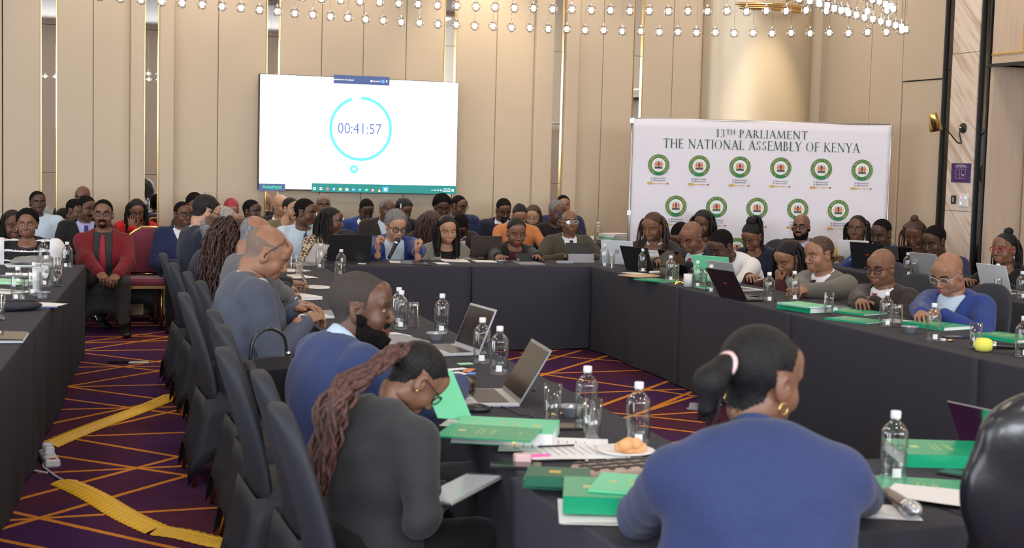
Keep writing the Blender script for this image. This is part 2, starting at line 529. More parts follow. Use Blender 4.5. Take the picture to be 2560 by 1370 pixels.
# doorway with panelled door on the right
w2 = MB()
w2.box((X1 + .3, 9.5, 3.67), (.6, 4.65, 1.86))
lint = w2.build('trim_1', 'panel_wood', kind='structure')
gz = MB()
gz.box((X1 - .003, 9.5, 2.835), (.012, 4.65, .016)); gz.box((X1 - .003, 11.36, 3.7), (.012, .016, 1.7)); gz.build('gold_line', 'gold', lint)
MB().box((X1 - .012, 9.5, 2.728), (.03, 4.7, .03)).build('black_line', 'black_metal', lint)
j = MB(); j.box((X1 + .3, 11.81, 1.36), (.6, .05, 2.72)); j.build('trim_2', 'panel_wood', kind='structure')
MB().box((X1 + .3, 11.785, 1.36), (.56, .008, 2.72)).build('jamb_face', 'panel_wood', None, kind='structure').name = 'trim_3'
d2 = empty('door_2', (0, 0, 0), kind='structure')
dl = MB(); dl.box((X1 + .42, 11.25, 1.36), (.06, 1.0, 2.70)); dl.build('door_leaf', 'panel_wood', d2)
dl = MB(); dl.box((X1 + .42, 9.7, 1.36), (.06, 2.0, 2.70)); dl.build('door_leaf', 'panel_wood', d2)
MB().box((X1 + .385, 11.44, 1.36), (.012, .014, 2.70)).build('gold_line', 'gold', d2)
rr = MB(); rr.box((X1 + .1, 1.5, CEIL / 2), (.2, 11.4, CEIL)); rr.build('wall_panel', 'linen', wall_right)

# walls behind and left of the camera, with their windows
wl = MB()
wl.box((X0 - .05, 5.5, .3), (.1, 19.1, .6)); wl.box((X0 - .05, 5.5, 4.15), (.1, 19.1, .9))
for y0, y1 in ((-4, -.55), (2.55, 3.85), (6.95, 8.25), (11.35, 15)): wl.box((X0 - .05, (y0 + y1) / 2, 2.15), (.1, y1 - y0, 3.1))
wl.build('wall_left', 'linen', kind='structure')
wf = MB()
wf.box((1, Y0 - .05, 1.05), (16.2, .1, 2.1)); wf.box((1, Y0 - .05, 4.35), (16.2, .1, .5))
xs = [-7, -6.4, -3.8, -2.6, 0, 1.05, 2.45, 3.7, 5.4, 6.5, 9.0, 9.2]
for a, b in zip(xs[::2], xs[1::2]): wf.box(((a + b) / 2, Y0 - .05, 3.1), (b - a, .1, 2.0))
wf.build('wall_front', 'linen', kind='structure')
mat('window_frame', (.08, .075, .07), .4)
k = 0
for (a, b) in zip(xs[1::2], xs[2::2]):
    k += 1
    w_ = empty('window_%d' % k, ((a + b) / 2, Y0, 3.1), kind='structure')
    f_ = MB()
    for sx in (-1, 0, 1): f_.box((sx * (b - a) / 2, -.05, 0), (.06, .06, 2.0))
    for sz in (-1, 1): f_.box((0, -.05, sz * 1.0), (b - a, .06, .06))
    f_.build('window_frame', 'window_frame', w_)
for yc in (1.0, 5.4, 9.8):
    k += 1
    w_ = empty('window_%d' % k, (X0, yc, 2.15), kind='structure')
    f_ = MB()
    for sy in (-1, 0, 1): f_.box((-.05, sy * 1.55, 0), (.06, .06, 3.1))
    for sz in (-1, 1): f_.box((-.05, 0, sz * 1.55), (.06, 3.1, .06))
    f_.build('window_frame', 'window_frame', w_)
# ceiling downlight trims
dn = None
mat('downlight', (1, .9, .75), .5, emit=(1, .88, .7), estr=6)
for gx in (-1.5, 2.0, 5.5, 8.2):
    for gy in (1.5, 5.0, 8.2, 11.4, 13.9):
        if dn is None:
            dn = empty('ceiling_downlight', (gx, gy, CEIL), label='round recessed downlight in the ceiling', cat='ceiling light', group='recessed ceiling downlights')
            MB().lathe([(.07, -.004), (.085, -.012), (.09, 0)], n=20, cap=False).build('trim_ring', 'white', dn)
            MB().lathe([(.068, -.002), (.0, -.002)], n=20).build('diffuser', 'downlight', dn)
        else:
            copy_tree(dn).location = (gx, gy, CEIL)
# ------------------------------------------------------------------ lettering
def bfont(text, size, thin=0, align='CENTER'):
    cu = bpy.data.curves.new('tmp_text', 'FONT'); cu.body = text; cu.size = size; cu.align_x = align; cu.align_y = 'CENTER'
    cu.offset = thin; cu.resolution_u = 3
    o = bpy.data.objects.new('tmp_text', cu); C.objects.link(o)
    dg = bpy.context.evaluated_depsgraph_get(); me = o.evaluated_get(dg).to_mesh()
    v = [tuple(p.co) for p in me.vertices]; f = [list(p.vertices) for p in me.polygons]
    o.evaluated_get(dg).to_mesh_clear(); bpy.data.objects.remove(o); bpy.data.curves.remove(cu)
    return v, f


SER = {
 'T': (.72, ['s.36,0,.36,.97,.12', 's.02,.97,.70,.97,.06', 's.04,.84,.03,.99,.035', 's.68,.84,.69,.99,.035', 'f.36,0']),
 'H': (.84, ['s.14,0,.14,1,.12', 's.70,0,.70,1,.12', 's.14,.53,.70,.53,.05', 'f.14,0', 'f.70,0', 'f.14,1', 'f.70,1']),
 'E': (.60, ['s.13,0,.13,1,.12', 's.05,.975,.52,.975,.05', 's.13,.53,.46,.53,.05', 's.05,.025,.56,.025,.05', 's.51,.84,.51,1,.035', 's.46,.45,.46,.61,.03', 's.56,0,.53,.16,.035']),
 'N': (.88, ['s.14,0,.14,1,.05', 's.10,.98,.74,.04,.13', 's.74,0,.74,1,.05', 'f.14,0', 'f.10,1', 'f.74,1']),
 'A': (.78, ['s.08,0,.38,1,.055', 's.36,1,.70,0,.13', 's.19,.34,.56,.34,.045', 'f.08,0', 'f.70,0']),
 'I': (.28, ['s.14,0,.14,1,.12', 'f.14,0', 'f.14,1']),
 'O': (.90, ['a.44,.5,.40,.51,0,360']),
 'L': (.57, ['s.13,0,.13,1,.12', 'f.13,1', 's.05,.025,.54,.025,.05', 's.54,0,.51,.18,.035']),
 'S': (.56, ['a.27,.755,.19,.235,20,268', 'a.27,.26,.21,.25,92,-160', 's.45,.78,.45,.97,.03', 's.06,.03,.06,.24,.03']),
 'M': (1.02, ['s.08,0,.18,1,.05', 's.17,1,.48,.06,.12', 's.48,.06,.80,1,.05', 's.81,1,.90,0,.12', 'f.08,0', 'f.90,0']),
 'B': (.62, ['s.13,0,.13,1,.12', 's.04,.98,.25,.98,.045', 's.04,.02,.28,.02,.045', 's.13,.53,.28,.53,.045', 'a.24,.76,.21,.235,90,-90', 'a.26,.275,.27,.265,90,-90']),
 'Y': (.72, ['s.06,1,.35,.46,.12', 's.64,1,.35,.46,.05', 's.35,0,.35,.5,.12', 'f.35,0', 'f.06,1', 'f.64,1']),
 'F': (.56, ['s.13,0,.13,1,.12', 's.05,.975,.52,.975,.05', 's.13,.51,.45,.51,.05', 's.51,.84,.51,1,.035', 's.45,.43,.45,.59,.03', 'f.13,0']),
 'K': (.76, ['s.13,0,.13,1,.12', 's.60,.99,.14,.47,.05', 's.24,.58,.68,.02,.12', 'f.13,0', 'f.13,1', 'f.60,1', 'f.68,0']),
 'P': (.58, ['s.13,0,.13,1,.12', 's.04,.98,.25,.98,.045', 's.13,.46,.25,.46,.045', 'a.24,.72,.25,.265,90,-90', 'f.13,0']),
 'R': (.70, ['s.13,0,.13,1,.12', 's.04,.98,.25,.98,.045', 's.13,.48,.25,.48,.045', 'a.24,.73,.22,.255,90,-90', 's.28,.50,.64,.01,.12', 'f.13,0', 'f.66,0']),
 '1': (.42, ['s.22,0,.22,1,.12', 's.22,.98,.06,.84,.05', 'f.22,0']),
 '3': (.54, ['a.22,.76,.19,.235,150,-80', 'a.22,.27,.24,.275,85,-150']),
 ' ': (.34, []),
}


def serif_text(mb, text, x, z, h, y, mi=0, sp=.10, wf=.80):
    """flat serif capitals in the xz plane, centred on x; 'th' raised small by '^'"""
    def width(t):
        w = 0; s_ = 1
        for ch in t:
            if ch == '^': s_ = .62; continue
            if ch == '_': s_ = 1; continue
            w += (SER[ch][0] + sp) * s_ * h * wf
        return w
    cx = x - width(text) / 2; s_ = 1
    for ch in text:
        if ch == '^': s_ = .62; continue
        if ch == '_': s_ = 1; continue
        g = SER[ch]; hh = h * s_; z0 = z + (h - hh) * .95
        for st in g[1]:
            k = st[0]; a = [float(t) for t in st[1:].split(',')]
            if k == 's':
                x0, y0, x1, y1, t = a; dx, dy = x1 - x0, y1 - y0; l = math.hypot(dx, dy); nx, ny = -dy / l * t / 2, dx / l * t / 2
                q = [(x0 + nx, y0 + ny), (x0 - nx, y0 - ny), (x1 - nx, y1 - ny), (x1 + nx, y1 + ny)]
                mb.add([(cx + p[0] * hh * wf, y, z0 + p[1] * hh) for p in q], [(0, 1, 2, 3)], mi)
            elif k == 'f':
                q = [(a[0] - .13, a[1] - .022 if a[1] > .5 else a[1]), (a[0] + .13, a[1] - .022 if a[1] > .5 else a[1]), (a[0] + .13, a[1] if a[1] > .5 else .03), (a[0] - .13, a[1] if a[1] > .5 else .03)]
                mb.add([(cx + p[0] * hh * wf, y, z0 + p[1] * hh) for p in q], [(0, 1, 2, 3)], mi)
            else:
                ax, ay, rx, ry, a0, a1 = a; n = 20; vs = []
                for i in range(n + 1):
                    an = math.radians(lerp(a0, a1, i / n)); c_, s2 = math.cos(an), math.sin(an)
                    t = .035 + .085 * c_ * c_
                    vs.append((cx + (ax + rx * c_) * hh * wf, y, z0 + (ay + ry * s2) * hh))
                    vs.append((cx + (ax + (rx - t) * c_) * hh * wf, y, z0 + (ay + (ry - t * .55) * s2) * hh))
                mb.add(vs, [(2 * i, 2 * i + 1, 2 * i + 3, 2 * i + 2) for i in range(n)], mi)
        cx += (g[0] + sp) * hh * wf


# ------------------------------------------------------------------ wall screen
mat('screen_white', (1, 1, 1), .5, emit=(.97, .985, 1), estr=1.02)
mat('screen_cyan', (.1, .5, .6), .5, emit=(.10, .57, .86), estr=1)
mat('screen_navy', (.05, .08, .2), .5, emit=(.05, .08, .20), estr=.9)
mat('screen_text', (.1, .15, .4), .5, emit=(.11, .16, .40), estr=.9)
mat('screen_teal', (.0, .2, .2), .5, emit=(.02, .16, .15), estr=.9)
mat('screen_green', (.0, .6, .2), .5, emit=(.05, .85, .35), estr=.9)
mat('screen_blue', (.1, .3, .8), .5, emit=(.08, .35, .80), estr=.9)
mat('screen_red', (.8, .1, .1), .5, emit=(.80, .15, .08), estr=.9)
mat('screen_yellow', (.9, .7, .1), .5, emit=(.95, .70, .15), estr=.9)
TY = 14.86
tl, br = PY(647, 183, TY), PY(1143, 482, TY)
tr_, bl = PY(1147, 206, TY), PY(646, 473, TY)
tx0, tx1, tz0, tz1 = bl.x, tr_.x, (br.z + bl.z) / 2, (tl.z + tr_.z) / 2
tv = empty('wall_screen', ((tx0 + tx1) / 2, TY, (tz0 + tz1) / 2), label='large white wall screen showing a blue countdown timer', cat='screen')
tw, th = tx1 - tx0, tz1 - tz0
MB().box((0, .05, 0), (tw, .09, th), bev=.004).build('screen_housing', 'black_plastic', tv)
MB().box((0, .002, 0), (tw - .012, .004, th - .012)).build('display', 'screen_white', tv)


def tvp(u, v):
    p = PY(u, v, TY); return p.x - tv.location.x, p.z - tv.location.z


def flat(mb, u0, v0, u1, v1, y, mi=0):
    x0, z0 = tvp(u0, v0); x1, z1 = tvp(u1, v1)
    mb.add([(x0, y, z0), (x1, y, z0), (x1, y, z1), (x0, y, z1)], [(0, 1, 2, 3)], mi)


def txt(mb, s, u, v, size, y, mi=0, thin=0, align='CENTER', sx=1):
    vs, fs = bfont(s, size, thin, align); x, z = tvp(u, v)
    mb.add([(x + p[0] * sx, y, z + p[1]) for p in vs], fs, mi)


r_ = MB(); cxz = tvp(902, 322); R1 = 76.5 / F * depth((tv.location.x, TY, 1.9)) 
g0, g1 = math.radians(90 + 1), math.radians(90 + 337)
vs = []; n = 90
for i in range(n + 1):
    a = math.radians(88) - math.radians(338) * i / n
    for rr_ in (R1 + .0155, R1 - .0155): vs.append((cxz[0] + rr_ * math.cos(a), -.002, cxz[1] + rr_ * math.sin(a)))
r_.add(vs, [(2 * i, 2 * i + 2, 2 * i + 3, 2 * i + 1) for i in range(n)])
for a in (math.radians(88), math.radians(88 - 338)):
    r_.add([(cxz[0] + R1 * math.cos(a) + .0155 * math.cos(t), -.0021, cxz[1] + R1 * math.sin(a) + .0155 * math.sin(t)) for t in [k * math.pi / 8 for k in range(16)]], [tuple(range(16))[::-1]])
pb = tvp(885, 423)
r_.add([(pb[0] + .045 * math.cos(t), -.002, pb[1] + .045 * math.sin(t)) for t in [k * math.pi / 14 for k in range(28)]], [tuple(range(28))[::-1]])
for dx in (-.011, .011): r_.box((pb[0] + dx, -.004, pb[1]), (.012, .002, .034), mi=1)
r_.build('timer_ring', ['screen_cyan', 'screen_white'], tv)
t_ = MB(); txt(t_, '00:41:57', 899, 323, .162, -.003, 0, .0000, sx=.86); t_.build('timer_digits', 'screen_text', tv)
u_ = MB()
flat(u_, 834, 208, 974, 193, -.002, 0)
txt(u_, 'Connected to Amethyst', 857, 199, .024, -.003, 1); txt(u_, 'Disconnect', 939, 203, .024, -.003, 1)
flat(u_, 954, 207.5, 961, 200, -.003, 4); flat(u_, 926, 205.5, 929, 201.5, -.003, 1); flat(u_, 965, 206, 968, 201.5, -.003, 1)
flat(u_, 647, 476, 713, 460, -.002, 0); txt(u_, 'Amethyst', 680, 467.5, .052, -.003, 2)
flat(u_, 779, 479, 1141, 465, -.002, 3)
ic = [1, 1, 5, 4, 6, 1, 4, 4, 2, 5, 6]
for i, c_ in enumerate(ic):
    x, z = tvp(786 + i * 16.2, 471.2 + i * .5)
    if i in (0, 2, 3, 9):
        u_.add([(x + .016 * math.cos(t), -.003, z + .016 * math.sin(t)) for t in [k * math.pi / 8 for k in range(16)]], [tuple(range(16))[::-1]], c_)
        u_.add([(x + .007 * math.cos(t), -.0035, z + .007 * math.sin(t)) for t in [k * math.pi / 8 for k in range(16)]], [tuple(range(16))[::-1]], 3 if i == 0 else (4 if i == 2 else 1))
    elif i == 10:
        u_.add([(x - .014, -.003, z - .014), (x + .014, -.003, z - .014), (x, -.003, z + .018)], [(0, 1, 2)], c_)
    elif i == 1:
        for dx in (-.008, .008):
            for dz in (-.008, .008): u_.box((x + dx, -.003, z + dz), (.010, .001, .010), mi=1)
    else: u_.box((x, -.003, z), (.030, .001, .024), mi=c_); u_.box((x + .003, -.0036, z + .004), (.014, .001, .006), mi=1)
flat(u_, 956, 480, 971, 467, -.0025, 4); x, z = tvp(963.5, 473.5); u_.box((x, -.0035, z), (.024, .001, .026), mi=1)
txt(u_, '11:42 AM', 1116, 472.5, .022, -.003, 1); txt(u_, '5/25/2025', 1116, 478, .022, -.003, 1)
txt(u_, '^', 1080, 476.5, .035, -.003, 1)
for du in (1087, 1095, 1102): x, z = tvp(du, 475.5); u_.box((x, -.003, z), (.016, .001, .012), mi=1)
x, z = tvp(1131.5, 476); u_.box((x, -.003, z), (.026, .001, .024), mi=1)
u_.build('screen_interface', ['screen_navy', 'screen_white', 'screen_green', 'screen_teal', 'screen_blue', 'screen_red', 'screen_yellow'], tv)

# ------------------------------------------------------------------ banner on a frame
mat('banner_cloth', (.84, .81, .90), .65, bump=.1, bscale=20)
mat('banner_green', (.035, .12, .055), .6)
mat('emblem_green', (.02, .22, .06), .6)
mat('emblem_orange', (.72, .24, .10), .6)
mat('emblem_red', (.50, .03, .03), .6)
mat('emblem_black', (.03, .03, .05), .6)
mat('emblem_gold', (.62, .42, .10), .5)
mat('print_blue', (.10, .14, .45), .6)
mat('print_grey', (.22, .22, .27), .6)
BD = 14.9
bc = Vector((0, 0, CAMH)) + rt * ((1893 - W / 2) / F * BD) + Vector((math.sin(YW), math.cos(YW), 0)) * BD
ban = empty('banner_stand', (bc.x, bc.y, 0), -YW, label='white backdrop banner with green parliament lettering and rows of round emblems', cat='banner')
bw2 = 640 / F * BD / 2; bt = 2.14
vs = []; nx_, nz_ = 64, 24
for j in range(nz_ + 1):
    for i in range(nx_ + 1):
        x = lerp(-bw2, bw2, i / nx_); z = lerp(.03, bt, j / nz_)
        e = max(0, abs(x) / bw2 - .93) / .07
        dy = .004 * math.sin(x * 9 + z * 2) + .003 * math.sin(z * 11 + x * 3) + .010 * e * math.sin(z * 38)
        zz = z + (.006 * math.sin(x * 5) if j == nz_ else 0)
        vs.append((x - (.02 * (1 - z / bt) * (1 if x > 0 else .3) * e), dy, zz))
w1 = nx_ + 1
fs = [(j * w1 + i, j * w1 + i + 1, (j + 1) * w1 + i + 1, (j + 1) * w1 + i) for j in range(nz_) for i in range(nx_)]
bo = mesh_obj('banner_sheet', vs, fs, 'banner_cloth', ban, True)
so = bo.modifiers.new('s', 'SOLIDIFY'); so.thickness = .004; so.offset = 1
fr = MB()
for sx in (-1, 1): fr.tube([(sx * (bw2 + .012), .04, 0), (sx * (bw2 + .012), .04, bt + .01)], .014, 8)
fr.tube([(-bw2, .04, bt + .005), (bw2, .04, bt + .005)], .012, 8); fr.tube([(-bw2, .04, .06), (bw2, .04, .06)], .012, 8)
for sx in (-1, 1): fr.tube([(sx * (bw2 + .012), -.22, .012), (sx * (bw2 + .012), .3, .012)], .014, 8)
for zz in (1.16, bt - .02): fr.box((-bw2 - .014, .03, zz), (.05, .05, .05))
fr.build('frame_pole', 'silver', ban)
lt = MB()
serif_text(lt, '13^TH_ PARLIAMENT', .0, 1.972, .083, -.012, sp=.085, wf=1.12)
serif_text(lt, 'THE NATIONAL ASSEMBLY OF KENYA', .0, 1.847, .097, -.012, sp=.075, wf=.955)
lt.build('banner_lettering', 'banner_green', ban)


def disc(mb, x, z, r, y, mi, n=40, sx=1, sz=1):
    mb.add([(x + r * sx * math.cos(t), y, z + r * sz * math.sin(t)) for t in [k * 2 * math.pi / n for k in range(n)]], [tuple(range(n))[::-1]], mi)


def poly(mb, pts, y, mi): mb.add([(p[0], y, p[1]) for p in pts], [tuple(range(len(pts)))], mi)


em = MB(); R = .110
# 0 green 1 white 2 orange 3 red 4 black 5 gold 6 blue 7 grey
disc(em, 0, 0, R, -.012, 0); disc(em, 0, 0, R * .655, -.0125, 1)
ring = 'THE NATIONAL ASSEMBLY OF THE REPUBLIC OF KENYA'
for i, ch in enumerate(ring):
    if ch == ' ': continue
    a = math.radians(236 - i * 292 / (len(ring) - 1)); v_, f_ = bfont(ch, .030)
    ro = R * .83; c_, s_ = math.cos(a - math.pi / 2), math.sin(a - math.pi / 2)
    em.add([(ro * math.cos(a) + p[0] * c_ - p[1] * s_, -.0128, ro * math.sin(a) + p[0] * s_ + p[1] * c_) for p in v_], f_, 5)
k = R / 110
def pp(l): return [(x * k, z * k) for x, z in l]
for sx in (-1, 1):
    lion = [(14, -24), (24, -26), (34, -30), (42, -26), (36, -18), (40, -8), (36, 2), (44, 8), (42, 16), (34, 12), (36, 22), (32, 30), (24, 32), (18, 26), (20, 18), (14, 12), (10, 4), (16, -2), (20, -12)]
    L_ = [(x * sx, z + 2) for x, z in lion]
    poly(em, pp(L_ if sx < 0 else L_[::-1]), -.013, 2)
    disc(em, sx * 27 * k, 30 * k, 8 * k, -.0132, 2, 12); disc(em, sx * 25 * k, 27 * k, 3 * k, -.0136, 5, 8)
    t = [(sx * 16, -30), (sx * 18, -30), (-sx * 20 + 1.5 * sx, 50), (-sx * 20, 50)]
    poly(em, pp(t), -.0131, 4)
    ta = [(sx * 44, -20), (sx * 50, -6), (sx * 48, 10), (sx * 53, 14), (sx * 52, -8), (sx * 46, -22)]
    poly(em, pp(ta), -.0131, 2)
for z0, z1, c_ in ((12, 26, 4), (9, 12, 1), (-6, 9, 3), (-9, -6, 1), (-24, -9, 0)):
    w = lambda z: 15 * math.sqrt(max(0, 1 - ((z - 2) / 27) ** 2)) + 1
    poly(em, pp([(-w(z0), z0), (w(z0), z0), (w(z1), z1), (-w(z1), z1)]), -.0138, c_)
poly(em, pp([(-5, -10), (5, -10), (6, 0), (5, 14), (-5, 14), (-6, 0)]), -.0141, 3)
poly(em, pp([(-44, -34), (44, -34), (36, -25), (10, -22), (-10, -22), (-36, -25)]), -.0134, 4)
poly(em, pp([(-40, -42), (40, -42), (43, -34), (-43, -34)]), -.0134, 7)
poly(em, pp([(-14, 32), (0, 24), (14, 32), (0, 37)]), -.0142, 4)
for j, s_ in enumerate(('@NAssemblyKE', '@ParliamentKE')):
    v_, f_ = bfont(s_, .0200, .0003)
    zz = -.138 - j * .0235
    em.add([(p[0] * .95 + .012, -.012, zz + p[1]) for p in v_], f_, 7); disc(em, -.068, zz, .0065, -.012, 6, 10)
# golden mace lying below
mz = -.193
poly(em, [(-.112, mz - .006), (-.100, mz - .013), (-.064, mz - .012), (-.052, mz - .005), (-.052, mz + .005), (-.064, mz + .013), (-.100, mz + .014), (-.112, mz + .006)], -.012, 5)
poly(em, [(-.052, mz - .003), (.092, mz - .003), (.092, mz + .002), (-.052, mz + .003)], -.0121, 5)
for x in (-.044, .028, .036): disc(em, x, mz, .006, -.0123, 5, 10)
disc(em, .098, mz, .009, -.0123, 3, 10)
EMM = ['emblem_green', 'white', 'emblem_orange', 'emblem_red', 'emblem_black', 'emblem_gold', 'print_blue', 'print_grey']
e0 = em.build('printed_emblem', EMM, ban)
first = True
for zz, us in ((1.668, [1636 + 101.4 * i for i in range(6)]), (1.243, [1682.5 + 101.4 * i for i in range(5)]), (.818, [1636 + 101.4 * i for i in range(6)]), (.393, [1682.5 + 101.4 * i for i in range(5)])):
    for u in us:
        o = e0 if first else e0.copy()
        if not first: C.objects.link(o)
        o.location = ((u - 1891) / F * BD, 0, zz); first = False

# ------------------------------------------------------------------ pendant globes
mat('lamp_core', (1, .93, .85), .4, emit=(1, .86, .70), estr=9)
pen = empty('pendant_lamp', (0, 0, 0))
MB().lathe([(.0, -.034), (.013, -.0315), (.024, -.024), (.0315, -.013), (.034, 0), (.0315, .013), (.024, .024), (.013, .0315), (0, .034)], n=20, cap=False).build('glass_globe', 'globe_glass', pen)
MB().lathe([(0, -.018), (.010, -.018), (.0135, -.013), (.0145, .012), (.012, .016), (0, .016)], n=12).build('light_core', 'lamp_core', pen)
MB().lathe([(.006, .030), (.006, .046), (.002, .05)], n=8).build('cap', 'chrome', pen)
MB().tube([(0, 0, .05), (0, 0, CEIL - 2.62)], .0010, 4).build('wire', 'chrome', pen)


def catmull(pts, closed=False, n=24):
    P_ = [Vector(p) for p in pts]; out = []; N = len(P_)
    for i in range(N if closed else N - 1):
        g = lambda j: P_[j % N] if closed else P_[max(0, min(N - 1, j))]
        a, b, c, d = g(i - 1), g(i), g(i + 1), g(i + 2)
        for k in range(n):
            t = k / n
            out.append(.5 * ((2 * b) + (c - a) * t + (2 * a - 5 * b + 4 * c - d) * t * t + (3 * b - a - 3 * c + d) * t ** 3))
    if not closed: out.append(P_[-1])
    return out


def along(path, step):
    out = [path[0]]; acc = 0
    for a, b in zip(path, path[1:]):
        l = (b - a).length
        while acc + l >= step:
            t = (step - acc) / l; a = a + (b - a) * t; l = (b - a).length; out.append(a); acc = 0
        acc += l
    return out


ringA = [(.0, 9.45), (.62, 9.69), (1.46, 9.89), (1.95, 10.05), (2.69, 10.19), (3.54, 10.1), (4.4, 9.85), (5.16, 9.48), (5.72, 9.05), (5.93, 8.72), (5.72, 8.45), (5.02, 7.95), (4.4, 7.46), (3.6, 7.05)]
ringB = [(.6, 9.3), (1.4, 9.67), (2.02, 9.83), (2.9, 9.75), (3.97, 9.42), (4.7, 9.0), (5.2, 8.62), (5.55, 8.42), (5.5, 8.2), (5.0, 7.78), (4.4, 7.35)]
npn = 0
for pts, z, st in ((ringA, 2.655, .1385), (ringB, 2.745, .1365)):
    for q in along(catmull([(a, b, 0) for a, b in pts]), st):
        o = pen if npn == 0 else copy_tree(pen)
        o.location = (q.x, q.y, z + .002 * math.sin(npn * 3.1)); o.scale = (1.06, 1.06, 1.06) if npn == 0 else o.scale; npn += 1
        lab = 'small clear glass globe pendant in the lower, outer row' if z < 2.7 else 'small clear glass globe pendant in the upper, inner row'
        tag(o, lab, 'pendant lamp', 'glass globe pendants, lower row' if z < 2.7 else 'glass globe pendants, upper row')

# ------------------------------------------------------------------ brass wall lamp, signs and switches on the pier
q = PX(2409, 320, X1 - .02)
sc_ = empty('wall_lamp', (X1 - .02, q.y, q.z), label='brass-shaded swing-arm wall lamp on the marble pier', cat='wall lamp')
def lp(u, v, y=0):
    p = PY(u, v, q.y + y); return (p.x - (X1 - .02), y, p.z - q.z)
RX = Matrix.Rotation(-math.pi / 2, 4, 'Y')
MB().lathe([(.052, 0), (.052, .012), (.046, .02), (0, .02)], n=24, rot=RX).build('wall_plate', 'black_metal', sc_)
MB().lathe([(.012, .02), (.012, .05), (0, .052)], n=12, rot=RX).build('pivot', 'brass', sc_)
armp = catmull([(-.04, 0, 0), (-.045, 0, -.06), lp(2403, 356), lp(2396, 357), lp(2388, 350), lp(2350, 302)], n=8)
MB().tube(armp, .007, 8).build('arm', 'black_metal', sc_)
a0, a1 = Vector(lp(2332, 285)), Vector(lp(2341, 326))
ax_ = (a1 - a0).normalized(); rot_ = ax_.to_track_quat('Z', 'Y').to_matrix().to_4x4(); hl = (a1 - a0).length
MB().lathe([(0, -.006), (.045, -.004), (.047, 0), (.066, hl), (.063, hl), (.044, .004), (0, .004)], c=a0, n=28, rot=rot_, cap=False).build('lamp_shade', 'brass', sc_)
MB().tube([lp(2350, 302), tuple(a0 + ax_ * hl * .55)], .009, 8).build('knuckle', 'brass', sc_)
mat('purple_sign', (.06, .015, .13), .4); mat('sign_print', (.55, .5, .62), .5)
a_, b_ = PX(2381, 408, X1 - .02), PX(2426, 457, X1 - .02)
sg = empty('wall_sign', (X1 - .02, (a_.y + b_.y) / 2, (a_.z + b_.z) / 2), label='small purple evacuation plan sign on the marble pier', cat='sign')
sw, shh = abs(a_.y - b_.y), abs(a_.z - b_.z)
MB().box((-.004, 0, 0), (.008, sw, shh)).build('sign_plate', 'purple_sign', sg)
s_ = MB()
s_.box((-.009, 0, shh * .36), (.001, sw * .55, shh * .05)); s_.box((-.009, 0, shh * .44), (.001, sw * .35, shh * .015))
for i in range(5): s_.box((-.009, (i - 2) * sw * .14, shh * .28), (.001, sw * .06, shh * .025))
for yy in (-.25, -.05, .05, .25): s_.box((-.009, yy * sw, -shh * .05), (.001, .0022, shh * .5))
for zz in (.2, -.08, -.3): s_.box((-.009, 0, zz * shh), (.001, sw * .5, .0022))
s_.box((-.009, -.13 * sw, -.12 * shh), (.001, sw * .08, shh * .06))
s_.build('plan_drawing', 'sign_print', sg)
a_ = PX(2385, 499, X1 - .02); s1 = empty('card_slot', a_, label='small dark wall plate left of the white switch panel', cat='wall plate')
MB().box((-.006, 0, 0), (.012, .075, .085), bev=.003).build('plate', 'black_plastic', s1); MB().box((-.013, 0, 0), (.003, .02, .05)).build('slot', 'silver', s1)
a_ = PX(2410, 501, X1 - .02); s1 = empty('switch_panel', a_, label='white square switch panel with tiny lit buttons', cat='switch')
MB().box((-.006, 0, 0), (.012, .15, .13), bev=.003).build('plate', 'white_plastic', s1)
mat('led_pink', (1, .2, .8), .4, emit=(1, .3, .9), estr=1.5); mat('led_green', (.3, 1, .3), .4, emit=(.4, 1, .5), estr=1.5)
for dy, dz, c_ in ((.035, .03, 'led_pink'), (-.035, .03, 'led_green'), (.035, -.03, 'led_green'), (-.035, -.03, 'white')):
    MB().box((-.013, dy, dz), (.003, .02, .02), bev=.001).build('button', c_, s1)
